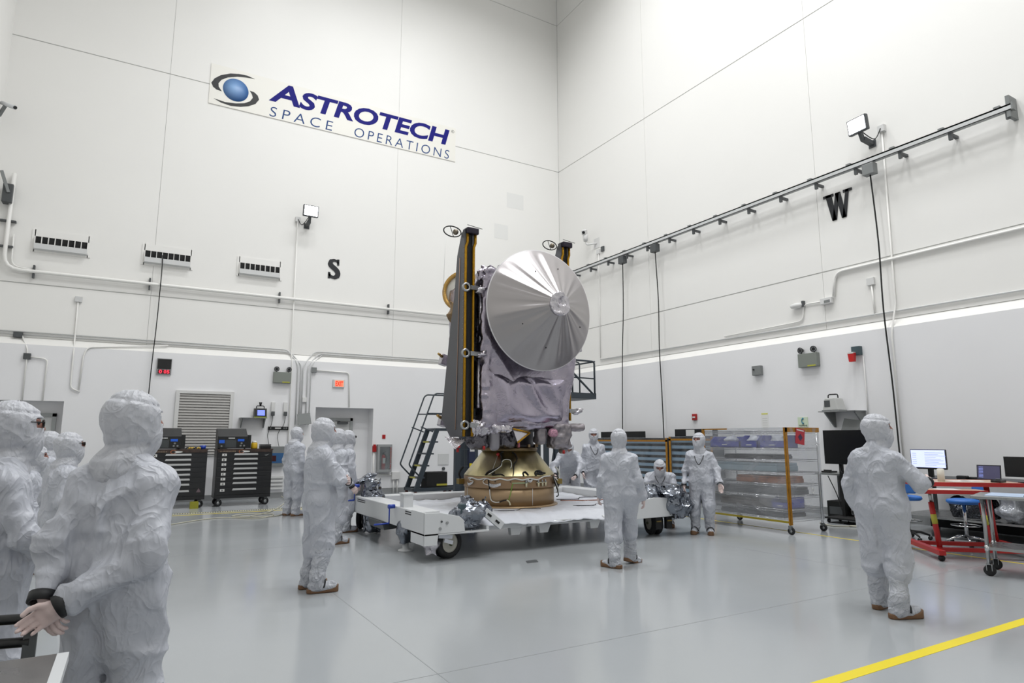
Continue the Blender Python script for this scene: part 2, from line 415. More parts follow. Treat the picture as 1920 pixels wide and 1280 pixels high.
# door in the recess behind the group of people
dm = pm('pale_grey_door', 'c9caca', 0.4); fm = pm('grey_door_frame', '9da0a0', 0.45)
d1 = struct(MB().box((4.82, YS + 0.220, 0.01), (5.58, YS + 0.270, 2.14)).build('door_1', dm))
f = MB(); f.box((4.74, YS + 0.180, 0), (4.82, YS + 0.280, 2.22)).box((5.58, YS + 0.180, 0), (5.66, YS + 0.280, 2.22)).box((4.74, YS + 0.180, 2.14), (5.66, YS + 0.280, 2.22))
f.build('door_frame', fm, d1)
c = MB(); c.box((5.2, YS + 0.120, 2.04), (5.5, YS + 0.220, 2.11)).bar((5.25, YS + 0.130, 2.12), (5.1, YS + -0.020, 2.13), 0.03, 0.02); c.build('door_closer', dgrey_m, d1)
MB().box((4.86, YS + 0.202, 1.42), (5.2, YS + 0.218, 1.86)).build('door_sign', pm('red_sign', 'a5252a', 0.5), d1)
for z_ in (1.76, 1.66, 1.50): MB().box((4.9, YS + 0.199, z_), (4.9 + (0.40 if z_ > 1.6 else 0.28), YS + 0.202, z_ + 0.045)).build('sign_print', pm('pale_red_print', 'd9a0a0', 0.5), d1)
MB().box((4.86, YS + 0.202, 1.1), (5.1, YS + 0.218, 1.36)).build('notice', pm('blue_notice', '2d4f9a', 0.5), d1)
MB().cyl((5.5, YS + 0.220, 1.0), (5.5, YS + 0.130, 1.0), 0.035).build('door_handle', steel_m, d1)
d2 = struct(MB().box((-2.7, YS + 0.220, 0.01), (-1.75, YS + 0.270, 2.14)).build('door_2', dm))
f = MB(); f.box((-2.78, YS + 0.180, 0), (-2.7, YS + 0.280, 2.22)).box((-1.75, YS + 0.180, 0), (-1.67, YS + 0.280, 2.22)).box((-2.78, YS + 0.180, 2.14), (-1.67, YS + 0.280, 2.22))
f.build('door_frame', fm, d2)
MB().cyl((-2.6, YS + 0.220, 1.0), (-2.6, YS + 0.130, 1.0), 0.035).build('door_handle', steel_m, d2)
# shuttered window on the south wall
w1 = struct(MB().box((0.90, YL - 0.02, 1.15), (2.22, YL + 0.0, 2.82)).build('window_1', whitem_m))
slat_m = pm('warm_grey_shutter', 'a5a3a0', 0.5)
for k in range(22):
    z = 1.2 + k * 0.072
    MB().add([(0.95, YL - 0.024, z), (2.17, YL - 0.024, z), (2.17, YL - 0.05, z + 0.015), (0.95, YL - 0.05, z + 0.015), (0.95, YL - 0.024, z + 0.069), (2.17, YL - 0.024, z + 0.069)],
             [(0, 1, 2, 3), (3, 2, 5, 4), (0, 3, 4), (1, 5, 2), (0, 4, 5, 1)]).build('shutter_slat', slat_m, w1)
f = MB(); f.box((0.86, YL - 0.06, 1.12), (0.95, YL, 2.86)).box((2.17, YL - 0.06, 1.12), (2.26, YL, 2.86)).box((0.95, YL - 0.06, 2.785), (2.17, YL, 2.86)); f.build('window_frame', whitem_m, w1)
# floor markings
tag(MB().box((-0.69, 2.8, 0), (-0.59, 13.0, 0.002)).build('floor_tape', yellow_m), 'yellow floor tape running past the people at the left edge', 'floor tape')
tag(MB().box((2.6, 2.8, 0), (12.9, 2.9, 0.002)).build('floor_tape', yellow_m), 'wide yellow floor tape across the lower right corner', 'floor tape')
tag(MB().box((10.06, 2.9, 0), (10.10, 11.4, 0.002)).build('floor_tape', yellow_m), 'thin yellow floor line along the wrapped rack and red tables', 'floor tape')
tag(MB().box((-1.2, 15.52, 0), (6.2, 15.57, 0.002)).build('floor_tape', yellow_m), 'thin yellow floor line in front of the black tool cabinets', 'floor tape')
rt = thing('floor_grating_strip', 'dark slotted strip on the floor before the tool cabinets', 'floor strip', (1.5, 15.9, 0))
MB().box((-0.6, 15.80, 0), (4.0, 15.93, 0.003)).build('strip_base', pm('cream_strip', 'cfc9a4', 0.5), rt)
gm = blackm_m
proto = None
for k in range(92):
    x = -0.58 + k * 0.05
    if proto is None:
        proto = MB().prism([(0, 0), (0.022, 0), (0.032, 0.1), (0.010, 0.1)], 'xy', 0.003, 0.006).build('dash', gm, rt, local=True); proto.location = (x - 1.5, 15.815 - 15.9, 0)
    else:
        q = proto.copy(); col.objects.link(q); q.location = (x - 1.5, 15.815 - 15.9, 0)
tag(MB().prism([(4.55, 7.36), (4.72, 7.36), (4.78, 7.50), (4.61, 7.50)], 'xy', 0, 0.004).build('floor_plate', dgrey_m), 'small dark square plate set in the grey floor', 'floor plate')
fj = pm('floor_joint', '8b8f92', 0.4)
for k, (a, b) in enumerate((((1.93, -2, 0), (1.935, 8.6, 0.001)), ((7.9, -2, 0), (7.905, 7, 0.001)), ((-3.3, 4.3, 0), (13, 4.305, 0.001)), ((-3.3, 10.3, 0), (3.0, 10.305, 0.001)))):
    struct(MB().box(a, b).build('trim_%d' % (k + 3), fj))
# ================================================================ TRANSPORT DOLLY
CX, CY = 5.77, 9.93
dl = thing('transport_dolly', 'white wheeled transport dolly draped with white sheet under the spacecraft', 'dolly', (CX, CY, 0))
def beamx(y0, y1, x0, x1, z0, z1): return MB().box((x0, y0, z0), (x1, y1, z1))
for x0, x1 in ((3.42, 3.74), (7.80, 8.12)):
    MB().box((x0, 8.35, 0.34), (x1, 11.5, 0.62)).build('side_beam', white_m, dl, bevel=0.012)
MB().box((3.74, 11.2, 0.34), (7.80, 11.5, 0.60)).build('rear_beam', white_m, dl, bevel=0.012)
MB().box((3.9, 8.28, 0.32), (7.65, 8.5, 0.42)).build('front_beam', white_m, dl, bevel=0.01)
for x in (4.5, 5.4, 6.2, 7.0):
    MB().box((x, 8.5, 0.33), (x + 0.14, 11.2, 0.43)).build('cross_member', white_m, dl)
MB().box((3.74, 8.5, 0.43), (7.8, 11.2, 0.455)).build('deck_plate', white_m, dl)
# fins and rail under the front edge
for x in (4.85, 5.35, 6.3, 6.75):
    MB().prism([(x, 0.34), (x + 0.22, 0.34), (x + 0.16, 0.21), (x + 0.02, 0.21)], 'xz', 8.32, 8.40).build('fin', white_m, dl)
MB().cyl((5.1, 8.22, 0.375), (6.5, 8.22, 0.375), 0.018, seg=10).build('tie_rod', steel_m, dl)
for x in (5.1, 6.5): MB().cyl((x - 0.03, 8.22, 0.375), (x + 0.03, 8.22, 0.375), 0.035, seg=12).build('rod_end', white_m, dl)
# draped sheet
nx, ny = 90, 90; vs, fs = [], []
for j in range(ny + 1):
    for i in range(nx + 1):
        u, v = i / nx, j / ny
        x = 3.78 + 3.98 * u; y = 8.17 + 3.0 * v
        p = np.array([[x * 2.2, y * 2.2, 0.0]]); q = np.array([[x * 7, y * 3.2, 4.0]])
        z = 0.468 + 0.028 * float(vnoise(p, 3)[0]) + 0.020 * float(ridge(q, 5)[0]) ** 2
        r = math.hypot(x - CX, y - CY)
        if r < 1.0: z = 0.478 * max(0, min(1, (1.0 - r) / 0.12)) + z * (1 - max(0, min(1, (1.0 - r) / 0.12)))
        if v < 0.10:
            t = 1 - v / 0.10; z -= 0.115 * t ** 1.6 + 0.012 * math.sin(x * 9) * t; y = 8.17 + 0.3 * (1 - t) - 0.02 * math.sin(x * 5.1) * t + 0.0
        if u < 0.05: z += 0.05 * (1 - u / 0.05)
        vs.append((x, y, z)); 
for j in range(ny):
    for i in range(nx):
        a = j * (nx + 1) + i; fs.append((a, a + 1, a + nx + 2, a + nx + 1))
m = MB(); m.add(vs, fs, True); so = m.build('draped_sheet', sheet_m, dl, fix=False)
sm = so.modifiers.new('solid', 'SOLIDIFY'); sm.thickness = 0.004; sm.offset = 1
for x in (4.9, 6.4):
    MB().tube(spline([(x, 8.9, 0.503), (x + 0.3, 8.75, 0.508), (x + 0.55, 8.95, 0.503), (x + 0.8, 8.8, 0.505)]), 0.006, 6).build('cable', blackm_m, dl)
MB().tube(spline([(6.75, 9.9, 0.51), (7.1, 9.75, 0.512), (7.35, 9.95, 0.52), (7.6, 9.6, 0.55), (7.78, 9.45, 0.64)]), 0.008, 6).build('cable', blackm_m, dl)
MB().tube(spline([(6.7, 9.7, 0.51), (7.2, 9.45, 0.512), (7.5, 9.3, 0.53), (7.8, 9.0, 0.60)]), 0.008, 6).build('cable', pm('orange_cable', '8a4a22', 0.5), dl)
# casters
tyre_p = [(0.118, -0.035), (0.15, -0.04), (0.178, -0.036), (0.188, -0.02), (0.188, 0.02), (0.178, 0.036), (0.15, 0.04), (0.118, 0.035)]
def wheel(c, ang, parent, r=0.205):
    k = r / 0.188
    M = Matrix.Rotation(ang, 3, 'Z') @ Matrix.Rotation(PI / 2, 3, 'X')
    t = MB().lathe([(a * k, b * k) for a, b in tyre_p], c, 36, M, close=True).build('tyre', rubber_m, parent)
    MB().lathe([(0.02 * k, -0.038 * k), (0.05 * k, -0.04 * k), (0.06 * k, -0.026 * k), (0.10 * k, -0.024 * k), (0.119 * k, -0.03 * k), (0.119 * k, 0.03 * k), (0.10 * k, 0.024 * k), (0.06 * k, 0.026 * k), (0.05 * k, 0.04 * k), (0.02 * k, 0.038 * k)], c, 30, M).build('wheel_hub', pm('cream_wheel_hub', 'b9b7ad', 0.4), t)
olive_m = pm('olive_steel', '4a4d33', 0.5)
def caster(x, y, ang, mirror=1):
    d = Vector((math.cos(ang + PI / 2), math.sin(ang + PI / 2), 0))
    for s in (-1, 1): wheel((x + d.x * 0.055 * s, y + d.y * 0.055 * s, 0.205), ang, dl)
    k = MB(); k.bar((x, y, 0.188), (x, y, 0.36), 0.022, 0.09); k.box((x - 0.12, y - 0.12, 0.33), (x + 0.12, y + 0.12, 0.36)); k.cyl(Vector((x, y, 0.188)) - d * 0.12, Vector((x, y, 0.188)) + d * 0.12, 0.022, seg=10)
    k.build('caster_fork', olive_m, dl)
caster(3.80, 8.26, math.radians(12)); caster(7.76, 8.46, math.radians(72)); caster(3.70, 11.62, math.radians(60)); caster(7.80, 11.62, 0.3)
# corner plates around the front-left caster
p = [(7.98, 0.34), (8.65, 0.34), (8.75, 0.44), (8.75, 0.62), (8.45, 0.64), (8.1, 0.60), (8.0, 0.52)]
MB().prism([(3.36, 0.22), (3.36, 0.64), (3.58, 0.635), (3.86, 0.575), (3.93, 0.52), (3.95, 0.36), (3.56, 0.36), (3.54, 0.22)], 'xz', 7.98, 8.01).build('corner_plate', white_m, dl, bevel=0.004)
MB().box((3.36, 7.98, 0.345), (4.32, 8.46, 0.372)).build('corner_shelf', white_m, dl, bevel=0.004)
MB().box((4.28, 7.99, 0.345), (4.32, 8.46, 0.42)).build('shelf_lip', white_m, dl)
MB().box((3.36, 8.0, 0.22), (3.39, 8.46, 0.64)).build('corner_plate', white_m, dl)
for x, z, r in ((3.60, 0.52, 0.014), (3.68, 0.50, 0.02), (3.58, 0.43, 0.02)):
    MB().cyl((x, 7.985, z), (x, 7.968, z), r, seg=10).build('bolt', dgrey_m if r < 0.02 else steel_m, dl)
# towing bracket with two slots
M = Matrix.Rotation(math.radians(38), 3, 'Y')
b = MB().obox((4.40, 8.02, 0.505), (0.36, 0.05, 0.115), M).build('tow_bracket', white_m, dl, bevel=0.008)
for t in (-0.09, 0.07): MB().obox(Vector((4.40, 7.993, 0.505)) + M @ Vector((t, 0, 0)), (0.07, 0.01, 0.03), M).build('slot', blackm_m, b)
MB().box((3.92, 8.05, 0.58), (4.0, 8.16, 0.72)).build('motor_cap', pm('teal_grey_paint', '3d4f55', 0.5), dl, bevel=0.01)
# right front corner
MB().prism([(7.05, 0.32), (7.02, 0.40), (7.16, 0.60), (7.5, 0.645), (7.95, 0.62), (8.02, 0.44), (8.0, 0.335)], 'xz', 8.12, 8.15).build('corner_plate', white_m, dl, bevel=0.004)
MB().box((7.05, 8.15, 0.32), (8.1, 8.42, 0.345)).build('corner_shelf', white_m, dl)
M2 = Matrix.Rotation(math.radians(8), 3, 'Y')
b = MB().obox((8.46, 8.3, 0.52), (0.46, 0.05, 0.12), M2).build('tow_bracket', white_m, dl, bevel=0.008)
for t in (-0.02, 0.11): MB().obox(Vector((8.46, 8.273, 0.525)) + M2 @ Vector((t, 0, 0)), (0.07, 0.01, 0.04), M2).build('slot', blackm_m, b)
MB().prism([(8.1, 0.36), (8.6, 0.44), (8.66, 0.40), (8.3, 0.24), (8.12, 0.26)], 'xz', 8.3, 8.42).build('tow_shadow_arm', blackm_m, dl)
for x in (7.62, 7.86):
    MB().box((x - 0.06, 8.18, 0.12), (x + 0.06, 8.24, 0.32)).build('fork_guard', blackm_m, dl)
    MB().box((x - 0.05, 8.165, 0.24), (x + 0.05, 8.18, 0.26)).build('clip', pm('brass', '8c7c4a', 0.35, 0.8), dl)
# left rear bracket
MB().prism([(11.25, 0.60), (11.72, 0.60), (11.72, 0.80), (11.66, 0.88), (11.45, 0.88), (11.25, 0.70)], 'yz', 3.72, 3.75).build('corner_plate', white_m, dl)
MB().prism([(3.45, 0.60), (3.98, 0.60), (3.98, 0.80), (3.9, 0.90), (3.5, 0.90), (3.45, 0.84)], 'xz', 11.5, 11.53).build('corner_plate', white_m, dl, bevel=0.005)
# levelling jacks wrapped in static bags
def bag(c, r, h, name='static_bag', seed=1, parent=dl, mat=None, tilt=(0, 0), res=0.02, amp=0.06):
    flat = mat is None or mat in (foilc_m,)
    if flat: res = max(res * 1.35, 0.02 if r > 0.09 else 0.014)
    c = np.array(c, float)
    def f(p):
        q = p - c; z = np.clip(q[..., 2] / h + 0.5, 0, 1)
        q = q.copy(); q[..., 0] -= tilt[0] * (z - 0.5); q[..., 1] -= tilt[1] * (z - 0.5)
        rr = r * (0.72 + 0.42 * np.sin(PI * z) + 0.12 * np.sin(9 * z + seed))
        d = np.maximum(np.hypot(q[..., 0], q[..., 1]) - rr, np.abs(q[..., 2]) - h / 2)
        return d
    def det(p): return amp * 1.1 * (ridge(p * 6.5, seed) ** 1.5 - 0.4) + amp * 0.8 * (ridge(p * 15, seed + 3) - 0.5)
    k = r * 1.45 + amp + abs(tilt[0]) / 2; k2 = r * 1.45 + amp + abs(tilt[1]) / 2
    return iso(f, c - (k, k2, h / 2 + amp), c + (k, k2, h / 2 + amp), res, name, mat or esd_m, parent, local=False, detail=det, band=amp * 2 + 0.03, flat=flat)
def jack(x, y, top, bagh):
    MB().lathe([(0.001, 0), (0.105, 0), (0.11, 0.008), (0.105, 0.02), (0.045, 0.032), (0.04, 0.16), (0.001, 0.16)], (x, y, 0), 28).build('jack_foot', white_m, dl)
    MB().box((x - 0.075, y - 0.075, top - 0.26), (x + 0.075, y + 0.075, top)).build('jack_column', white_m, dl, bevel=0.008)
    MB().box((x - 0.09, y - 0.09, top), (x + 0.09, y + 0.09, top + 0.02)).build('jack_cap', white_m, dl)
jack(3.52, 9.05, 0.80, 0.4); bag((3.52, 9.05, 0.32), 0.10, 0.40, seed=4, res=0.014, amp=0.035)
MB().obox((3.66, 9.0, 0.40), (0.11, 0.02, 0.30), Matrix.Rotation(0.1, 3, 'Y')).build('wrap_sheet', sheet_m, dl, bevel=0.004)
jack(3.66, 11.05, 0.86, 0.7); bag((3.66, 11.05, 0.46), 0.14, 0.82, seed=9, amp=0.07)
bag((3.62, 11.35, 0.90), 0.10, 0.16, seed=12, tilt=(0.3, 0.0), amp=0.04)
blueh = pm('blue_handle', '2440a0', 0.4)
for (x, y, z) in ((3.40, 9.22, 0.62), (3.44, 11.1, 0.80)):
    k = MB(); k.cyl((x, y, z), (x - 0.1, y, z), 0.03, seg=12).cyl((x - 0.08, y, z + 0.03), (x - 0.08, y, z - 0.24), 0.010, seg=8).cyl((x - 0.08, y, z - 0.24), (x - 0.30, y + 0.02, z - 0.25), 0.013, seg=8)
    k.build('crank_handle', blueh, dl)
MB().prism([(3.38, 0.34), (3.74, 0.34), (3.70, 0.24), (3.42, 0.22)], 'xz', 9.7, 10.4).build('underside_tray', dgrey_m, dl)
bag((4.12, 8.22, 0.56), 0.20, 0.36, seed=21, tilt=(0.16, 0), amp=0.085, res=0.016)
bag((7.98, 8.24, 0.56), 0.25, 0.40, seed=31, tilt=(-0.16, 0), amp=0.10, res=0.017)
bag((7.60, 8.36, 0.72), 0.17, 0.20, seed=33, tilt=(0.1, 0.1), amp=0.06, res=0.016)
bag((3.56, 8.2, 0.20), 0.085, 0.22, seed=41, amp=0.04, res=0.014, mat=foilc_m)
MB().obox((3.70, 8.06, 0.31), (0.20, 0.01, 0.05), Matrix.Rotation(0.12, 3, 'Y')).build('wrap_tape', sheet_m, dl)
MB().obox((3.74, 8.05, 0.245), (0.13, 0.01, 0.05), Matrix.Rotation(0.3, 3, 'Y')).build('wrap_tape', sheet_m, dl)
def decal(txt, x0, z0, y, w): text_mesh(txt, 0.05, pm('black_print', '202124', 0.5), 'marking', dl, on_south(x0, z0, y), width=w, depth=0.0005)
for (y, z) in ((10.9, 0.575), (10.9, 0.545), (8.62, 0.585), (8.62, 0.555)):
    MB().box((3.4185, y - 0.22, z - 0.008), (3.4195, y + 0.22, z + 0.008)).build('marking', pm('black_print', '202124', 0.5), dl)

# ================================================================ PAYLOAD ADAPTER
ad = thing('payload_adapter', 'bronze cylinder and gold cone adapter ring between dolly and spacecraft', 'adapter', (CX, CY, 0.48))
MB().lathe([(0.70, 0.478), (0.845, 0.478), (0.848, 0.50), (0.80, 0.512), (0.70, 0.512)], (CX, CY, 0), 72, close=True).build('base_flange', pm('pale_bronze', 'a08868', 0.35, 0.7), ad)
MB().lathe([(0.76, 0.512), (0.785, 0.512), (0.785, 0.79), (0.76, 0.79)], (CX, CY, 0), 72, close=True).build('lower_cylinder', tan_m, ad)
MB().lathe([(0.76, 0.79), (0.797, 0.792), (0.80, 0.80), (0.80, 0.975), (0.79, 0.985), (0.76, 0.985)], (CX, CY, 0), 72, close=True).build('upper_cylinder', pm('dark_bronze_band', '92785c', 0.42, 0.55, vary=(2, 0.1)), ad)
MB().lathe([(0.76, 0.985), (0.80, 0.986), (0.79, 1.0), (0.475, 1.395), (0.44, 1.395)], (CX, CY, 0), 96).build('cone', gold_m, ad)
MB().lathe([(0.42, 1.395), (0.495, 1.395), (0.50, 1.41), (0.50, 1.44), (0.48, 1.46), (0.42, 1.46)], (CX, CY, 0), 72, close=True).build('top_ring', pm('aged_bronze', '6f5f45', 0.4, 0.8), ad)
PH0 = math.atan2(-CY, -CX)
def cyl_pt(u, z, r): a = PH0 + math.asin(max(-0.99, min(0.99, u))); return (CX + r * math.cos(a), CY + r * math.sin(a), z)
def cone_r(z): return 0.79 + (0.475 - 0.79) * (z - 1.0) / 0.395
whw = pm('white_cable', 'cfcfca', 0.4)
MB().tube([cyl_pt(t / 40 * 1.72 - 0.86, 0.945 + 0.012 * math.sin(t * 0.9) + (0.05 * max(0, t - 34) / 6), 0.812) for t in range(41)], 0.011, 7).build('wire_harness', whw, ad)
for u, w in ((-0.905, 0.003), (0.49, 0.003)): MB().tube([cyl_pt(u, 0.52, 0.787), cyl_pt(u, 0.79, 0.787)], 0.004, 6).build('index_line', whitem_m, ad)
for u, z, r in ((-0.55, 0.60, 0.024), (-0.29, 0.905, 0.010), (0.03, 0.905, 0.010)):
    a = cyl_pt(u, z, 0.77); b = cyl_pt(u, z, 0.805 if z > 0.79 else 0.789); MB().cyl(a, b, r, seg=14).build('port', blackm_m, ad)
ivory = pm('ivory_connector', 'c8c2a4', 0.45)
for u in (0.34, 0.59, 0.675, 0.74):
    MB().cyl(cyl_pt(u, 0.82, 0.825), cyl_pt(u, 0.885, 0.825), 0.015, seg=10).build('connector', ivory, ad)
    MB().cyl(cyl_pt(u, 0.885, 0.825), cyl_pt(u, 0.935, 0.818), 0.017, 0.010, seg=10).build('connector_boot', pm('grey_boot', '8f9092', 0.4), ad)
MB().tube([cyl_pt(u, 0.885, 0.815) for u in (0.06, 0.2, 0.38)], 0.010, 6).build('bracket', pm('pale_green_metal', '9bad87', 0.5), ad)
MB().tube([cyl_pt(u, 0.885, 0.815) for u in (0.56, 0.66, 0.78)], 0.008, 6).build('bracket', ivory, ad)
MB().tube(spline([cyl_pt(0.07, 0.88, 0.815), cyl_pt(0.04, 0.77, 0.80), cyl_pt(0.0, 0.64, 0.80), cyl_pt(-0.02, 0.62, 0.80)]), 0.006, 6).build('wire', pm('green_wire', '6da330', 0.5), ad)
MB().tube(spline([cyl_pt(-0.43, 0.95, 0.815), cyl_pt(-0.41, 0.85, 0.815), cyl_pt(-0.40, 0.78, 0.81)]), 0.009, 6).build('cable', blackm_m, ad)
MB().tube(spline([cyl_pt(-0.40, 0.78, 0.81), cyl_pt(-0.39, 0.66, 0.80), cyl_pt(-0.36, 0.60, 0.80), cyl_pt(-0.28, 0.575, 0.80), cyl_pt(-0.2, 0.58, 0.80)]), 0.009, 6).build('cable', whw, ad)
MB().tube(spline([cyl_pt(-0.2, 0.58, 0.80), cyl_pt(-0.12, 0.605, 0.80), cyl_pt(-0.05, 0.615, 0.80)]), 0.010, 6).build('cable', blackm_m, ad)
MB().tube(spline([cyl_pt(-0.05, 0.615, 0.81), cyl_pt(0.0, 0.585, 0.82), cyl_pt(0.02, 0.535, 0.83)]), [0.012] * 12 + [0.018], 8).build('plug', ivory, ad)
for u0, z0, n in ((-0.82, 0.86, 3), (-0.30, 0.86, 4), (0.42, 0.925, 3)):
    for k in range(n):
        w = 0.06 if n == 3 else 0.13
        MB().tube(spline([cyl_pt(u0 - w, z0 + 0.02 - 0.012 * k, 0.808), cyl_pt(u0, z0 - 0.014 * k, 0.83), cyl_pt(u0 + w, z0 + 0.025 - 0.01 * k, 0.808)]), 0.007, 6).build('shielded_wire', chrome_m, ad)
MB().tube(spline([cyl_pt(-0.78, 0.955, 0.81), cyl_pt(-0.82, 0.92, 0.82), cyl_pt(-0.74, 0.90, 0.82), cyl_pt(-0.77, 0.87, 0.81)]), 0.007, 6).build('wire', whw, ad)
MB().tube(spline([cyl_pt(-0.48, 0.95, 0.81), cyl_pt(-0.53, 0.91, 0.82), cyl_pt(-0.50, 0.87, 0.82), cyl_pt(-0.42, 0.85, 0.81)]), 0.007, 6).build('wire', whw, ad)
def cone_path(pts): return [cyl_pt(u * cone_r(z) / cone_r(z), z, cone_r(z) + 0.014) for u, z in pts]
MB().tube(spline(cone_path([(-0.50, 1.01), (-0.47, 1.06), (-0.36, 1.10), (-0.22, 1.16), (-0.22, 1.28), (-0.28, 1.36), (-0.2, 1.385)])), 0.010, 7).build('cable', blackm_m, ad)
MB().tube(spline(cone_path([(-0.44, 1.02), (-0.30, 1.10), (-0.2, 1.16), (-0.2, 1.22), (-0.12, 1.26), (0.02, 1.25), (0.06, 1.18), (0.03, 1.12)])), 0.008, 7).build('cable', whw, ad)
MB().tube(spline(cone_path([(0.08, 1.01), (0.10, 1.08), (0.12, 1.18), (0.22, 1.26), (0.20, 1.34), (0.1, 1.38)])), 0.009, 7).build('cable', blackm_m, ad)
MB().tube(spline(cone_path([(-0.32, 1.06), (-0.36, 1.02), (-0.18, 1.03), (-0.1, 1.0)])), 0.008, 7).build('cable', blackm_m, ad)
MB().tube(cone_path([(-0.38, 1.10), (-0.36, 1.34)]), 0.004, 6).build('lanyard', whw, ad)
MB().ball(cyl_pt(-0.36, 1.345, cone_r(1.345) + 0.02), 0.028).build('red_cover', red_m, ad)
MB().tube(spline(cone_path([(0.30, 1.0), (0.30, 1.05), (0.36, 1.06), (0.40, 1.01)])), 0.012, 7).build('cable', blackm_m, ad)
MB().tube(spline(cone_path([(0.56, 1.0), (0.58, 1.06), (0.68, 1.07), (0.72, 1.02), (0.60, 1.03), (0.66, 1.05), (0.78, 1.03)])), 0.014, 7).build('cable', blackm_m, ad)
for u, sx in ((-0.985, -1), (0.985, 1)):
    q = cyl_pt(u, 0.89, 0.86); MB().box((q[0] - 0.06, q[1] - 0.05, 0.83), (q[0] + 0.06, q[1] + 0.05, 0.92)).build('side_fitting', pm('brass_fitting', '8d7a45', 0.4, 0.7), ad, bevel=0.006)
    MB().tube(spline([(q[0], q[1], 0.92), (q[0] + sx * 0.03, q[1], 1.0), (q[0] + sx * 0.0, q[1], 1.07), (q[0] - sx * 0.05, q[1], 1.12)]), 0.018, 7).build('hose', blackm_m if sx < 0 else whw, ad)
for k in range(5):
    q = cyl_pt(0.97, 0.90 - k * 0.07, 0.84); MB().tube(spline([cyl_pt(0.9, 0.97, 0.83), (q[0] + 0.04, q[1], q[2] + 0.05), q]), 0.010, 6).build('hose', whw if k % 2 else blackm_m, ad)

# ================================================================ SPACECRAFT
sp = thing('spacecraft', 'large foil-wrapped spacecraft with silver dish and folded solar panels on its adapter', 'spacecraft', (CX, CY, 1.46))
MB().lathe([(0.40, 1.462), (0.47, 1.462), (0.47, 1.50), (0.43, 1.52), (0.43, 1.72), (0.60, 1.80), (0.40, 1.80)], (CX, CY, 0), 48, close=True).build('separation_ring', pm('dark_titanium', '3c3b3d', 0.45, 0.8), sp)
for k in range(14):
    a = 2 * PI * k / 14; c, s = math.cos(a), math.sin(a)
    MB().box((CX + 0.49 * c - 0.02, CY + 0.49 * s - 0.02, 1.462), (CX + 0.49 * c + 0.02, CY + 0.49 * s + 0.02, 1.51)).build('clamp', pm('pale_bronze', 'a08868'), sp)
def bus(p):
    x, y, z = p[..., 0], p[..., 1], p[..., 2]
    sh = 0.10 * np.clip((2.9 - z) / 1.1, 0, 1)
    q = p.copy(); q[..., 0] = (x - (CX - sh)) / (1 - sh / 0.95) + CX
    d = rbox(q, (CX, CY - 0.06, 3.03), (0.94, 0.70, 1.27), 0.10)
    return d
def busd(p):
    x, z = p[..., 0], p[..., 2]
    w = p.copy(); w[..., 0] = p[..., 0] + 0.55 * p[..., 2]; w[..., 2] = p[..., 2] * 0.5
    d = 0.06 * (ridge(w * 2.3, 11) - 0.5) + 0.016 * (ridge(p * np.array([5, 5, 2.5]), 12) - 0.5) + 0.004 * (ridge(p * 13, 14) - 0.5)
    edge = np.clip(1 - np.abs(x - (CX - 0.92)) / 0.22, 0, 1) + np.clip(1 - np.abs(z - 1.85) / 0.15, 0, 1)
    return d + 0.05 * np.minimum(edge, 1) * (ridge(p * 8, 15) - 0.45)
iso(bus, (CX - 1.15, CY - 1.0, 1.6), (CX + 1.15, CY + 1.0, 4.5), 0.027, 'bus_blanket', foil_m, sp, local=False, detail=busd, band=0.14)
# flat front blanket with seams
m = MB()
n1, n2 = 36, 30; vs = []; fs = []
for j in range(n2 + 1):
    for i in range(n1 + 1):
        u, v = i / n1, j / n2; x = 4.99 + (6.56 - 0.09 * (1 - v) - 4.99) * u; z = 1.86 + 0.80 * v
        pt = np.array([[x * 2.6 + z * 1.5, z * 1.3, 0.5]]); p2 = np.array([[x * 7 - z * 3, z * 2.6, 2.5]])
        ed = min(1, 6 * u, 6 * (1 - u), 5 * v + 0.25, 5 * (1 - v) + 0.1); y = CY - 0.735 - ed * 1.1 * (0.13 * float(ridge(pt, 41)[0]) ** 1.4 + 0.016 * float(ridge(p2, 42)[0]))
        vs.append((x, y, z))
for j in range(n2):
    for i in range(n1): a = j * (n1 + 1) + i; fs.append((a, a + 1, a + n1 + 2, a + n1 + 1))
m.add(vs, fs, True); fb = m.build('front_blanket', pm('lavender_blanket', 'a39dab', 0.25, 1.0, bump=(3, 0.12, 0.03, 'fold')), sp, fix=False)
q = fb.modifiers.new('solid', 'SOLIDIFY'); q.thickness = 0.03
MB().box((4.73, 9.35, 1.95), (4.80, 9.62, 4.05)).build('gap_shade_plate', pm('black_gap_shade', '0b0b0d', 0.25), sp)  # added black plate, stands in for the shade between bus and solar panel
for z0, z1, x in ((2.95, 4.1, 4.83), (2.1, 2.9, 4.80)):
    MB().tube([(x, 9.28, z0), (x + 0.005, 9.27, (z0 + z1) / 2), (x, 9.28, z1)], [0.03, 0.045, 0.03], 10).build('edge_wrap', foilc_m, sp)
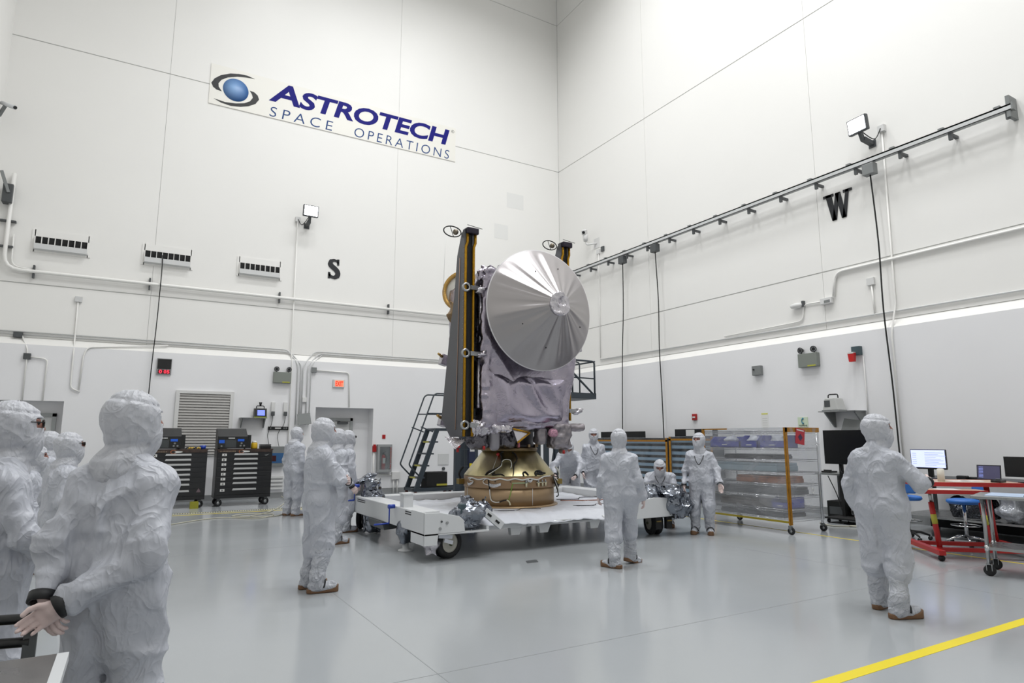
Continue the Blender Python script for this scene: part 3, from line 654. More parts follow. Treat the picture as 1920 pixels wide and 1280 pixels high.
# high-gain dish: folded foil cone in front of a reflector shell
DC = (5.765, 8.87, 3.755); R = 1.025
SEG = 180; rings = [1.0, 0.985, 0.95, 0.9, 0.82, 0.72, 0.62, 0.52, 0.42, 0.33, 0.25, 0.19, 0.165]
fold = [random.random() for _ in range(64)]
def folds(a):
    t = (a / (2 * PI)) % 1.0; r = 0
    for amp, fr, ph in ((0.5, 5, 0.1), (0.45, 9, 0.43), (0.35, 14, 0.7), (0.2, 27, 0.2)):
        w = (t * fr + ph + 0.35 * math.sin(2 * PI * t * 2 + fr)) % 1.0; r += amp * (1 - abs(2 * w - 1)) ** 1.6
    return r / 1.5
vs, fs = [], []
for k, rr in enumerate(rings):
    for i in range(SEG):
        a = 2 * PI * i / SEG; env = min(1, (1 - rr) * 7) * min(1, (rr - 0.12) * 4)
        h = 0.57 * (1 - rr) / (1 - 0.165) + 0.075 * env * (folds(a) - 0.45)
        vs.append((DC[0] + R * rr * math.cos(a), DC[1] - h, DC[2] + R * rr * math.sin(a)))
for k in range(len(rings) - 1):
    for i in range(SEG): fs.append((k * SEG + i, k * SEG + (i + 1) % SEG, (k + 1) * SEG + (i + 1) % SEG, (k + 1) * SEG + i))
m = MB(); m.add(vs, fs, True); dish = m.build('dish', dish_m, sp)
MR = Matrix.Rotation(-PI / 2, 3, 'X')     # local z -> +y
MB().lathe([(R, 0.0), (R + 0.012, 0.004), (R + 0.012, 0.02), (R, 0.03), (0.8, 0.13), (0.5, 0.22), (0.2, 0.27), (0.001, 0.28)], DC, 96, MR).build('reflector_shell', pm('white_reflector_back', 'cfcdd0', 0.4), dish)
c0 = np.array([DC[0], DC[1] - 0.555, DC[2]])
def cap(p):
    q = p - c0; d = np.maximum(np.hypot(q[..., 0], q[..., 2]) - 0.185, np.abs(q[..., 1]) - 0.03)
    return d - 0.03 * (ridge(p * 9, 51) - 0.5) - 0.012 * (ridge(p * 22, 52) - 0.5) + 0.03 * np.exp(-((q[..., 0] - 0.02) ** 2 + (q[..., 2] - 0.02) ** 2) / 0.003)
iso(cap, c0 - 0.26, c0 + 0.26, 0.011, 'feed_cap', foilc_m, dish, local=False)
for a, rr in ((2.0, 0.62), (1.25, 0.72), (3.7, 0.6), (4.65, 0.66), (5.9, 0.7)):
    MB().ball((DC[0] + R * rr * math.cos(a), DC[1] - 0.57 * (1 - rr) / 0.835 - 0.075 * (folds(a) - 0.45) - 0.006, DC[2] + R * rr * math.sin(a)), 0.011, 8, 6).build('vent_button', blackm_m, dish)
MB().cyl((DC[0], 9.1, DC[2]), (DC[0], 9.25, DC[2]), 0.22, seg=24).build('dish_mount', dgrey_m, sp)
# solar arrays: two leaves each, seen edge on
def array(xo, yo, zo, left):
    ar = None
    poly = [(9.20, 5.07), (9.32, 5.02), (9.48, 4.66), (9.58, 3.95), (9.71, 3.50), (10.02, 1.94), (9.66, 1.63), (9.21, 1.64)]
    poly = [(a + yo, b + zo) for a, b in poly]
    for k, x in enumerate((0.0, 0.145)):
        leaf = MB().prism([(a + 0.008, b) for a, b in poly], 'yz', xo + x, xo + x + 0.045).build('solar_panel', panel_m, sp)
        MB().tube([(xo + x + 0.0225 + (0.03 if z > 4.8 else 0), 9.2 + yo, z + zo) for z in (1.64, 3.0, 4.76, 4.84, 5.06)], 0.025, 4).build('gold_edge', kapton_m, leaf)
    MB().prism([(a + 0.03, b - 0.02 if b > 3 else b + 0.02) for a, b in poly], 'yz', xo + 0.046, xo + 0.144).build('gap_shade_filler', blackm_m, sp)  # black filler in place of the dark, shaded gap between the two leaves
    hx = xo - 0.012 if left else xo + 0.19
    bx = [(9.55, 1.66), (9.80, 3.3), (9.40, 4.4)]
    MB().tube([(xo - 0.006, 9.46 + yo, 1.75 + zo), (xo - 0.006, 9.40 + yo, 3.4 + zo), (xo - 0.006, 9.37 + yo, 4.6 + zo)], 0.006, 6).build('seam_strip', pm('pale_copper', 'b89a86', 0.4), sp)
    for z in (1.82, 2.97, 4.06):
        h = MB().lathe([(0.045, -0.02), (0.075, -0.02), (0.075, 0.02), (0.045, 0.02)], (xo + 0.02, 9.165 + yo, z + zo), 16, MR, close=True).build('hinge', steel_m, sp)
        MB().bar((xo + 0.09, 9.16 + yo, z + zo), (xo + 0.36, 9.22 + yo, z + zo), 0.07, 0.07).build('hinge_arm', steel_m, h)
        bag((xo + 0.33, 9.22 + yo, z + zo), 0.075, 0.10, 'foil_wrap', int(z * 10), h, foilc_m, tilt=(0.1, 0), res=0.012, amp=0.035)
    t = MB().box((xo + 0.02, 9.14 + yo, 4.98 + zo), (xo + 0.24, 9.34 + yo, 5.09 + zo)).build('top_fitting', pm('dark_purple_metal', '2b2631', 0.4, 0.6), sp, bevel=0.02)
    MB().tube([(xo - 0.16 + 0.16 * math.cos(a), 9.35 + yo, 5.03 + zo + 0.09 * math.sin(a)) for a in [k * 2 * PI / 24 for k in range(25)]], 0.010, 6).build('release_ring', blackm_m, t)
    MB().tube([(xo - 0.2, 9.35 + yo, 5.11 + zo), (xo - 0.14, 9.35 + yo, 4.95 + zo)], 0.006, 6).build('ring_strut', blackm_m, t)
    MB().ball((xo - 0.10, 9.35 + yo, 5.03 + zo), 0.05, 10, 6).build('spring', pm('tarnished_steel', '7a7264', 0.4, 0.8), t)
    MB().tube([(xo + 0.02, 9.15 + yo, 5.12 + zo), (xo + 0.3, 9.15 + yo, 5.09 + zo)], 0.005, 6).build('antenna', blackm_m, t)
    if left:
        for k in range(34): MB().ball((xo - 0.003, 9.235 + yo, 1.72 + k * 0.092), 0.007, 6, 4).build('rivet', steel_m, sp)
array(4.49, 0.0, 0.0, True); array(6.86, 0.62, 0.30, False)
MB().tube([(4.30, 9.55, 5.0), (4.30, 9.62, 4.0)], 0.003, 5).build('tether', whitem_m, sp)
# instruments
nrm = Vector((-0.78, -0.62, 0.08)).normalized(); rotq = Vector((0, 0, 1)).rotation_difference(nrm).to_matrix()
ring = MB().lathe([(0.30, -0.05), (0.37, -0.05), (0.38, 0.0), (0.36, 0.04), (0.30, 0.03)], (4.98, 10.35, 4.30), 48, rotq, close=True).build('instrument_ring', pm('gold_kapton_ring', 'b8924e', 0.35, 0.5, bump=(14, 0.5, 0.02, 'crinkle')), sp)
MB().lathe([(0.001, 0.0), (0.30, 0.0), (0.31, -0.03), (0.001, -0.04)], (4.98, 10.35, 4.30), 40, rotq).build('instrument_cover', pm('ivory_cover', 'd6d4cc', 0.5), ring)
bag((4.90, 10.35, 3.86), 0.12, 0.34, 'instrument_blanket', 61, sp, pm('brown_foil', '8a7458', 0.3, 0.9, bump=(12, 0.6, 0.02, 'crinkle')), res=0.018, amp=0.05)
bag((5.02, 10.3, 3.62), 0.14, 0.26, 'instrument_blanket', 62, sp, foilc_m, res=0.018, amp=0.05)
bag((5.05, 9.35, 4.32), 0.22, 0.28, 'top_blanket', 63, sp, foil_m, res=0.02, amp=0.06)
bag((5.22, 9.16, 4.38), 0.13, 0.20, 'top_blanket', 64, sp, foilc_m, res=0.016, amp=0.05)
for (x, z) in ((4.80, 3.03), (4.80, 1.92)):
    t = MB().obox((x, 10.65, z), (0.16, 0.14, 0.20), Matrix.Rotation(0.25, 3, 'Y')).build('thruster_box', foilc_m, sp, bevel=0.02)
    MB().cyl((x - 0.06, 10.6, z + 0.06), (x - 0.16, 10.55, z + 0.10), 0.03, 0.02, seg=12).build('thruster_nozzle', pm('brass_nozzle', 'a58750', 0.35, 0.9), t)
# underside: boots, flaps and brackets hanging below the bus
def lump(name, c, h, m, seed, amp=0.04, res=0.016, r=0.05, f1=7):
    c = np.array(c, float); h = np.array(h, float)
    return iso(lambda p: rbox(p, c, h, r), c - h - amp - 0.03, c + h + amp + 0.03, res, name, m, sp, local=False, detail=lambda p: amp * (ridge(p * f1, seed) - 0.5) + amp * 0.5 * (ridge(p * f1 * 2.6, seed + 1) - 0.5), band=amp * 2 + 0.03, flat=(m is foilc_m))
gb = pm('grey_blanket', '8d888c', 0.42, 0.8, bump=(9, 0.5, 0.02, 'cloth'))
lump('sensor_boot', (5.10, 9.26, 1.58), (0.085, 0.07, 0.17), pm('smooth_grey_boot', '8b898f', 0.45, 0.3), 71, 0.008, r=0.07)
lump('corner_blanket', (4.80, 9.34, 1.78), (0.16, 0.14, 0.10), foilc_m, 72, 0.07)
lump('corner_blanket', (5.18, 9.22, 1.78), (0.18, 0.10, 0.07), foilc_m, 73, 0.05)
lump('bracket_blanket', (4.86, 9.4, 1.58), (0.14, 0.12, 0.12), pm('dark_foil', '6a686d', 0.3, 1.0, bump=(12, 0.6, 0.02, 'crinkle')), 74, 0.06)
lump('bracket_blanket', (5.36, 9.36, 1.60), (0.14, 0.12, 0.12), MATS['dark_foil'], 75, 0.06)
lump('instrument_boot', (6.38, 9.26, 1.66), (0.17, 0.14, 0.20), gb, 76, 0.05)
lump('instrument_arm', (6.64, 9.22, 1.80), (0.20, 0.12, 0.055), gb, 77, 0.03)
lump('instrument_boot', (6.48, 9.30, 1.47), (0.06, 0.08, 0.12), gb, 78, 0.03)
lump('bracket_blanket', (6.02, 9.32, 1.66), (0.07, 0.10, 0.14), gb, 79, 0.04)
lump('netted_cover', (6.17, 9.14, 1.70), (0.085, 0.06, 0.065), pm('pink_white_net', 'b7899c', 0.5, 0.2, vary=(60, 0.5)), 80, 0.02, r=0.06)
f = MB(); f.add([(5.36, 9.10, 1.76), (5.70, 9.14, 1.70), (5.42, 9.06, 1.545), (5.38, 9.2, 1.70)], [(0, 2, 1), (0, 1, 3), (1, 2, 3), (2, 0, 3)])
fl = f.build('foil_flap', foilc_m, sp)
for a, b in (((5.36, 9.09, 1.765), (5.70, 9.13, 1.705)), ((5.70, 9.13, 1.70), (5.42, 9.05, 1.545))): MB().tube([a, b], 0.016, 5).build('gold_tape', kapton_m, fl)
f = MB(); f.add([(4.22, 9.3, 1.64), (4.62, 9.3, 1.60), (4.36, 9.2, 1.44), (4.45, 9.6, 1.63)], [(0, 2, 1), (0, 1, 3), (1, 2, 3), (2, 0, 3)]); f.build('foil_flap', foilc_m, sp)
for x, y, z in ((4.90, 9.25, 1.46), (6.40, 9.15, 1.38), (4.55, 9.5, 1.42)): MB().cyl((x, y, z - 0.03), (x, y, z + 0.03), 0.022, seg=10).build('red_cap', red_m, sp)
MB().cyl((5.66, 9.42, 1.46), (5.66, 9.42, 1.55), 0.02, seg=10).build('pink_tab', pm('pink_tab', 'c07078', 0.5), sp)
# ================================================================ PEOPLE IN CLEANROOM SUITS
STAND = dict(pelvis=(0, 0, 0.93), chest=(0, 0.0, 1.24), neck=(0, -0.01, 1.44), head=(0, 0.03, 1.63),
             shR=(0.158, -0.01, 1.355), shL=(-0.158, -0.01, 1.355), elR=(0.235, -0.04, 1.10), elL=(-0.235, -0.04, 1.10),
             wrR=(0.25, 0.06, 0.87), wrL=(-0.25, 0.06, 0.87), hipR=(0.095, 0, 0.92), hipL=(-0.095, 0, 0.92),
             knR=(0.115, 0.03, 0.50), knL=(-0.115, 0.03, 0.50), anR=(0.125, -0.03, 0.085), anL=(-0.125, -0.03, 0.085))
def frame(y, zhint):
    y = Vector(y).normalized(); z = Vector(zhint); z = (z - y * z.dot(y))
    if z.length < 1e-3: z = Vector((0.3, 0.2, 1)) - y * Vector((0.3, 0.2, 1)).dot(y)
    z.normalize(); x = y.cross(z); return Matrix((x, y, z)).transposed()
_hands = {}
def hand_mesh(side, kind):
    """glove with palm, four unequal bent fingers and a thumb leaving the side of the palm; wrist at origin, fingers to +y, palm to -z"""
    key = (side, kind)
    if key in _hands: return _hands[key]
    curl = {'relaxed': (0.35, 0.5, 0.4), 'open': (0.08, 0.12, 0.1), 'grip': (0.75, 1.0, 0.7)}[kind]
    s = -1 if side == 'R' else 1
    chains = []
    for k, (x, L, y0, r) in enumerate(((0.031, 0.072, 0.088, 0.0092), (0.0105, 0.080, 0.092, 0.0095), (-0.0105, 0.074, 0.090, 0.0092), (-0.031, 0.058, 0.082, 0.0082))):
        p = Vector((s * x, y0, 0)); a = -0.05; pts = [p - Vector((0, 0.03, 0)), p]
        for seg, c in zip((0.45, 0.32, 0.23), curl):
            a += c * (1 + 0.08 * k); p = p + Vector((s * x * 0.10, math.cos(a), -math.sin(a))) * (L * seg); pts.append(p)
        chains.append((pts, r))
    th = [Vector((s * 0.026, 0.028, -0.006)), Vector((s * 0.048, 0.058, -0.014)), Vector((s * 0.056, 0.085, -0.020 - 0.012 * curl[0])), Vector((s * (0.056 - 0.014 * curl[0]), 0.108, -0.024 - 0.03 * curl[0]))]
    def f(p):
        d = rbox(p, (0, 0.055, 0), (0.040, 0.040, 0.0135), 0.013)
        d = smin(d, cone(p, (0, -0.03, 0), (0, 0.03, 0), 0.030, 0.027), 0.02)
        for pts, r in chains:
            c = 9.0
            for i in range(len(pts) - 1): c = np.minimum(c, cone(p, pts[i], pts[i + 1], r * (1 if i else 1.1), r * (1 - 0.05 * i)))
            d = smin(d, c, 0.006)
        c = 9.0
        for i in range(3): c = np.minimum(c, cone(p, th[i], th[i + 1], 0.0135 - 0.0015 * i, 0.0125 - 0.0015 * i))
        return smin(d, c, 0.012)
    o = iso(f, (-0.085, -0.07, -0.13), (0.085, 0.20, 0.04), 0.0052, 'glove', glove_m); me = o.data; bpy.data.objects.remove(o)
    _hands[key] = me; return me
def _solef(p):
    x, y, z = p[..., 0], p[..., 1], p[..., 2]
    d2 = cone(np.stack([x, y, 0 * z], -1), (0, -0.055, 0), (0, 0.165, 0), 0.047, 0.053)
    top = 0.046 + 0.03 * np.clip((y - 0.12) / 0.09, 0, 1) ** 1.5
    return smin(np.maximum(d2, np.maximum(z - top, -z)), np.full_like(d2, 1.0), 0.01)
_sole = iso(_solef, (-0.09, -0.14, -0.012), (0.09, 0.25, 0.10), 0.009, 'sole', sole_m); sole_me = _sole.data; bpy.data.objects.remove(_sole)
_heads = {}
def head_meshes(res):
    if res in _heads: return _heads[res]
    def hood(p):
        x, y, z = p[..., 0], p[..., 1], p[..., 2]
        d = ellip(p, (0, 0.0, 0.0), (0.100, 0.120, 0.137)); d = smin(d, ellip(p, (0, -0.03, 0.03), (0.097, 0.100, 0.105)), 0.03)
        d = smin(d, cone(p, (0, -0.012, -0.08), (0, -0.03, -0.205), 0.078, 0.112), 0.035)
        d = smin(d, ellip(p, (0, 0.055, -0.075), (0.068, 0.068, 0.078)), 0.03)
        a = np.arctan2(y, x)
        g = np.stack([np.cos(a) * 5.5, np.sin(a) * 5.5, z * 7], -1)
        d = d + 0.007 * np.exp(-((z - 0.088 + 0.10 * y) / 0.008) ** 2) + 0.012 * np.exp(-((z + 0.098 - 0.15 * y) / 0.016) ** 2) * (y < 0.05) - 0.006 * np.exp(-((z + 0.165 - 0.1 * y) / 0.014) ** 2)
        d = d - 0.012 * (ridge(g, 5) - 0.5) - 0.006 * (ridge(p * np.array([26, 26, 16]), 6) - 0.5)
        sl = rbox(p, (0, 0.125, 0.030), (0.070, 0.060, 0.024), 0.022)
        return np.maximum(d, -sl)
    def face(p):
        d = ellip(p, (0, 0.0, 0), (0.083, 0.107, 0.12)); d = smin(d, cone(p, (0, 0.100, 0.035), (0, 0.118, 0.0), 0.008, 0.014), 0.012)
        for s in (-1, 1): d = smin(d, cone(p, (s * 0.014, 0.098, 0.046), (s * 0.048, 0.086, 0.046), 0.008, 0.006), 0.01); d = np.maximum(d, -(np.linalg.norm(p - np.array([s * 0.031, 0.112, 0.030]), axis=-1) - 0.017))
        return np.maximum(d, 0.03 - p[..., 1])
    ho = iso(hood, (-0.15, -0.18, -0.34), (0.15, 0.16, 0.18), res, 'hood', hood_m); fa = iso(face, (-0.10, 0.0, -0.14), (0.10, 0.15, 0.14), 0.007, 'face', skin_m)
    r = (ho.data, fa.data); bpy.data.objects.remove(ho); bpy.data.objects.remove(fa); _heads[res] = r; return r
_eye = MB().ball((0, 0, 0), 0.0105, 10, 6).build('eye', pm('eye_dark', '2a211d', 0.2)); eye_me = _eye.data; bpy.data.objects.remove(_eye)
def put(name, me, parent, M, mat=None):
    o = bpy.data.objects.new(name, me); col.objects.link(o); o.parent = parent; o.matrix_local = M; return o
def person(label, loc, az, height, pose={}, head=(0, 0), res=0.018, seed=0, hands=('relaxed', 'relaxed'), hdir={}, bands=True, lanyard=False, glasses=None, footyaw=(8, -8), footpitch=(0, 0), coarse=False, group='people in white cleanroom suits'):
    J = {k: np.array(v, float) for k, v in {**STAND, **pose}.items()}
    root = thing('person', label, 'person', loc, math.radians(-az), group); s = height / 1.775; root.scale = (s, s, s)
    below = {k: J['kn' + k] + (J['an' + k] - J['kn' + k]) * 0.30 for k in 'RL'}
    def body(p):
        d = smin(cone(p, J['hipL'], J['shL'] * [0.60, 1, 1] + [0, 0, -0.04], 0.120, 0.104), cone(p, J['hipR'], J['shR'] * [0.60, 1, 1] + [0, 0, -0.04], 0.120, 0.104), 0.08)
        d = smin(d, cone(p, J['pelvis'], J['chest'], 0.135, 0.145), 0.06)
        d = smin(d, cone(p, J['shL'], J['shR'], 0.078, 0.078), 0.07)
        d = smin(d, cone(p, J['chest'] + [0, 0, 0.1], J['neck'], 0.10, 0.075), 0.06)
        for k in 'LR': d = smin(d, cone(p, J['neck'] + [0, 0, -0.01], J['sh' + k], 0.062, 0.076), 0.03)
        for k in 'LR':
            a = smin(cone(p, J['sh' + k], J['el' + k], 0.080, 0.062), cone(p, J['el' + k], J['wr' + k], 0.063, 0.047), 0.02)
            d = smin(d, a, 0.022)
        lg = None
        for k in 'LR':
            a = smin(cone(p, J['hip' + k], J['kn' + k], 0.128, 0.102), cone(p, J['kn' + k], below[k], 0.104, 0.098), 0.03)
            lg = a if lg is None else smin(lg, a, 0.015)
        d = smin(d, lg, 0.06)
        return d
    def bodyd(p):
        jn = 0
        for k in 'LR': jn = jn + np.exp(-np.sum((p - J['el' + k]) ** 2, -1) / 0.018) + 1.2 * np.exp(-np.sum((p - below[k]) ** 2, -1) / 0.022)
        o = np.array([seed * 3.7, seed * 1.9, seed * 2.3])
        w = p + 0.16 * np.stack([vnoise(p * 3 + o, 1), vnoise(p * 3 + o, 2), vnoise(p * 3 + o, 3)], -1)
        d = 0.030 * (ridge(w * np.array([4.5, 4.5, 1.7]) + o, 21) ** 2.5 - 0.42) + 0.020 * (ridge(w * np.array([5, 5, 6]) + o, 22) ** 3 - 0.35)
        d = d + 0.024 * np.minimum(jn, 1) * (ridge(w * np.array([5, 5, 19]) + o, 23) - 0.45)
        d = d + 0.010 * np.exp(-(p[..., 0] / 0.014) ** 2) * (p[..., 1] < -0.02)
        if res < 0.016: d = d + 0.006 * (ridge(w * np.array([20, 20, 10]) + o, 24) - 0.5)
        return d
    allp = np.array(list(J.values())); lo = allp.min(0) - 0.20; hi = allp.max(0) + 0.20; lo[2] = max(lo[2], min(below['L'][2], below['R'][2]) - 0.16); hi[2] = max(J['neck'][2], J['shL'][2], J['shR'][2]) + 0.12
    iso(body, lo, hi, res, 'coverall', suit_m, root, detail=bodyd)
    # boots
    for i, k in enumerate('RL'):
        yaw = math.radians(footyaw[i]); pt = math.radians(footpitch[i]); an = Vector(J['an' + k])
        RM = Matrix.Rotation(-yaw, 3, 'Z') @ Matrix.Rotation(-pt, 3, 'X'); ft = an + RM @ Vector((0, 0.155, -0.035))
        base = an + RM @ Vector((0, 0.0, -0.085)); heel = an + RM @ Vector((0, -0.035, -0.03))
        kk = np.array(J['kn' + k]); top = kk + (np.array(an) - kk) * 0.08
        def boot(p):
            d = cone(p, top, np.array(an) + [0, 0, 0.06], 0.084, 0.072); d = smin(d, cone(p, np.array(an) + [0, 0, 0.05], np.array(an), 0.07, 0.058), 0.03)
            d = smin(d, cone(p, np.array(heel), np.array(ft), 0.050, 0.046), 0.03)
            return d
        def bootd(p):
            o = seed * 2.1 + i
            return 0.022 * (ridge(p * np.array([6, 6, 9.0]) + o, 31) - 0.5) + 0.012 * (ridge(p * np.array([12, 12, 20.0]) + o, 32) - 0.5)
        q = np.array([np.array(an), top, np.array(ft), np.array(heel)]); lo2 = q.min(0) - 0.12; lo2[2] = q.min(0)[2] - 0.075
        b = iso(boot, lo2, q.max(0) + 0.12, max(res, 0.014), 'boot_cover', boot_m, root, detail=bootd, band=0.05)
        MT = Matrix.Translation(base) @ RM.to_4x4(); o = put('sole', sole_me, b, MT)
        if not coarse:
            pts = [an + RM @ Vector((0.062 * math.cos(t), 0.06 + 0.02 * math.sin(t), -0.03 + 0.07 * math.sin(t))) for t in [PI * q / 10 for q in range(11)]]
            MB().tube(pts, 0.008, 5).build('boot_strap', dark_m, b, local=True)
    # head
    HM = Matrix.Translation(J['head']) @ Matrix.Rotation(math.radians(-head[0]), 4, 'Z') @ Matrix.Rotation(math.radians(head[1]), 4, 'X')
    hm, fm = head_meshes(0.008 if res < 0.013 else 0.011)
    put('hood', hm, root, HM); f = put('face', fm, root, HM)
    for sx in (-1, 1): put('eye', eye_me, f, Matrix.Translation((sx * 0.031, 0.093, 0.030)))
    if glasses:
        g = MB()
        for sx in (-1, 1):
            g.tube([(sx * 0.033 + 0.027 * math.cos(t), 0.118, 0.028 + 0.019 * math.sin(t)) for t in [2 * PI * q / 14 for q in range(15)]], 0.004, 5)
            g.tube([(sx * 0.06, 0.118, 0.034), (sx * 0.088, 0.07, 0.036), (sx * 0.092, 0.0, 0.036)], 0.003, 5)
        g.tube([(-0.008, 0.12, 0.032), (0.008, 0.12, 0.032)], 0.004, 5)
        if glasses == 'dark': g.box((-0.058, 0.113, 0.012), (0.058, 0.117, 0.046))
        o = g.build('glasses', black_m, root, local=True); o.matrix_local = HM
    # hands
    for i, k in enumerate('RL'):
        wr = Vector(J['wr' + k]); el = Vector(J['el' + k]); fd = (wr - el).normalized()
        hd = Vector(hdir[k][0]).normalized() if k in hdir else fd; pn = Vector(hdir[k][1]) if k in hdir else Vector((-1 if k == 'R' else 1, 0.15, 0))
        put('glove', hand_mesh(k, hands[i]), root, Matrix.Translation(wr + hd * 0.035) @ frame(hd, -pn).to_4x4())
        if bands:
            F = frame(fd, pn); c = wr + fd * 0.028
            MB().lathe([(0.038, -0.020), (0.048, -0.020), (0.049, 0.020), (0.038, 0.020)], c, 18, F @ Matrix.Rotation(-PI / 2, 3, 'X'), close=True).build('wrist_band', dark_m, root, local=True)
    if lanyard:
        nk = Vector(J['neck']); ch = Vector(J['chest']); fwd = 0.165
        pts = spline([nk + Vector((-0.095, -0.03, 0.02)), nk + Vector((-0.085, 0.09, -0.05)), ch + Vector((-0.05, fwd + 0.02, 0.04)), ch + Vector((0, fwd + 0.035, -0.03)), ch + Vector((0.05, fwd + 0.02, 0.04)), nk + Vector((0.085, 0.09, -0.05)), nk + Vector((0.095, -0.03, 0.02))])
        MB().tube(pts, 0.007, 6).build('lanyard', dark_m, root, local=True)
    return root
# two observers closest to the camera, left edge
person('nearest person seen from behind, gloved hands clasped at the back', (-0.02, 3.50, 0), 30, 1.826,
       dict(shR=(0.148, -0.01, 1.355), shL=(-0.148, -0.01, 1.355), elR=(0.19, -0.13, 1.07), elL=(-0.19, -0.14, 1.09), wrR=(-0.03, -0.25, 0.92), wrL=(-0.16, -0.22, 0.95)),
       head=(38, -4), res=0.0105, seed=1, hands=('relaxed', 'relaxed'), hdir={'R': ((-0.8, -0.15, -0.55), (0.1, -1, -0.2)), 'L': ((0.45, -0.1, -0.9), (0, 1, 0))})
person('person in glasses cut off by the left edge, facing right', (-0.575, 4.25, 0), 72, 1.80,
       dict(elR=(0.24, 0.06, 1.10), wrR=(0.12, 0.24, 1.00), elL=(-0.24, 0.06, 1.10), wrL=(-0.10, 0.25, 1.02)), head=(8, 0), res=0.012, seed=2, glasses='frame')
person('hooded person behind, farthest of the small trio at left', (-0.92, 9.9, 0), 65, 1.70, head=(5, 0), seed=3, lanyard=True, res=0.02)
person('hooded person between the two nearest people, goggles facing right', (-0.54, 7.35, 0), 70, 1.665, head=(6, 0), seed=4, res=0.018, glasses='dark')
person('shorter person with black neck strap, half hidden at the left edge', (-0.88, 8.15, 0), 80, 1.55, head=(5, -6), seed=5, lanyard=True, res=0.02)
# group watching on the left of the dolly
person('person standing beside the right tool cabinet, back half turned', (3.02, 14.36, 0), 60, 1.86, head=(25, -8), seed=6, res=0.02, coarse=True)
person('person mostly hidden behind the one beside the tool cabinet', (3.30, 13.72, 0), 80, 1.80, head=(10, 0), seed=7, res=0.022, coarse=True)
person('tall person with folded arms in front of the left group', (1.797, 7.242, 0), 82, 1.835,
       dict(elR=(0.27, 0.10, 1.12), wrR=(0.02, 0.22, 1.18), elL=(-0.26, 0.10, 1.11), wrL=(0.10, 0.25, 1.10)), head=(8, -4), res=0.014, seed=8,
       hdir={'R': ((-1, 0.15, 0.1), (0, -1, 0)), 'L': ((1, -0.1, 0.1), (0, -1, 0))}, footyaw=(14, -6))
person('person with arm hanging, between folded-arms person and goggled person', (2.80, 10.27, 0), 72, 1.767, dict(wrR=(0.27, 0.10, 0.90)), head=(5, -2), res=0.016, seed=9)
person('person in black goggles standing nearest the dolly on the left', (3.30, 11.44, 0), 80, 1.758, head=(-8, 0), res=0.018, seed=10, glasses='dark')
# around the dolly
person('person bending over the dolly, both hands reaching down', (8.36, 11.72, 0), 214, 1.76,
       dict(pelvis=(0, -0.06, 0.92), chest=(0.02, 0.20, 1.19), neck=(0.03, 0.33, 1.31), head=(0.03, 0.44, 1.42), shR=(0.20, 0.28, 1.24), shL=(-0.14, 0.28, 1.26),
            elR=(0.36, 0.44, 1.05), wrR=(0.34, 0.62, 0.88), elL=(-0.24, 0.46, 1.05), wrL=(-0.12, 0.62, 0.86), hipR=(0.095, -0.05, 0.9), hipL=(-0.095, -0.05, 0.9)),
       head=(0, -38), seed=11, res=0.019, hands=('grip', 'grip'), lanyard=False)
person('person standing upright with black strap behind the bending one', (8.95, 11.62, 0), 208, 1.836, head=(8, -10), seed=12, res=0.02, lanyard=True, coarse=True)
person('person walking away from the camera in the centre', (5.50, 6.60, 0), 38, 1.738,
       dict(anL=(-0.09, -0.15, 0.085), anR=(0.12, 0.20, 0.10), knR=(0.12, 0.16, 0.51), knL=(-0.11, -0.02, 0.50), hipL=(-0.095, -0.01, 0.92), hipR=(0.095, 0.02, 0.92), wrR=(0.29, 0.07, 0.88), wrL=(-0.27, 0.10, 0.90)),
       head=(-4, 0), res=0.014, seed=13, bands=False, footyaw=(45, -55), footpitch=(14, 0))
person('person crouching behind the foil bag at the dolly corner', (8.50, 9.05, 0), 222, 1.775,
       dict(pelvis=(0, -0.12, 0.46), chest=(0, 0.06, 0.80), neck=(0, 0.11, 0.96), head=(0, 0.17, 1.08), shR=(0.185, 0.07, 0.90), shL=(-0.185, 0.07, 0.90), elR=(0.27, 0.20, 0.70), elL=(-0.27, 0.20, 0.70),
            wrR=(0.13, 0.38, 0.66), wrL=(-0.13, 0.38, 0.64), hipR=(0.10, -0.10, 0.42), hipL=(-0.10, -0.10, 0.42), knR=(0.20, 0.26, 0.50), knL=(-0.20, 0.22, 0.30), anR=(0.15, 0.06, 0.085), anL=(-0.16, -0.10, 0.085)),
       head=(0, -20), seed=14, res=0.019, lanyard=True)
person('person standing by the wrapped rack, left palm turned out', (8.50, 8.05, 0), 232, 1.712,
       dict(elL=(-0.29, 0.02, 1.11), wrL=(-0.33, 0.14, 0.92), elR=(0.26, -0.02, 1.11), wrR=(0.28, 0.08, 0.88)), head=(20, 0), res=0.015, seed=15, lanyard=True,
       hands=('relaxed', 'open'), hdir={'L': ((-0.15, 0.3, -0.95), (0.25, 1, 0.2)), 'R': ((0.05, 0.15, -1), (-1, 0, 0))})
person('person on the right seen from behind, reaching toward the red table', (6.20, 3.60, 0), 92, 1.842,
       dict(elR=(0.31, 0.06, 1.14), wrR=(0.25, 0.30, 1.15), elL=(-0.27, -0.03, 1.11), wrL=(-0.28, 0.04, 0.88), anL=(-0.15, 0.08, 0.085), anR=(0.14, -0.10, 0.085), knR=(0.13, -0.01, 0.5)),
       head=(45, 0), res=0.0125, seed=16, hands=('grip', 'relaxed'), footyaw=(20, -12))
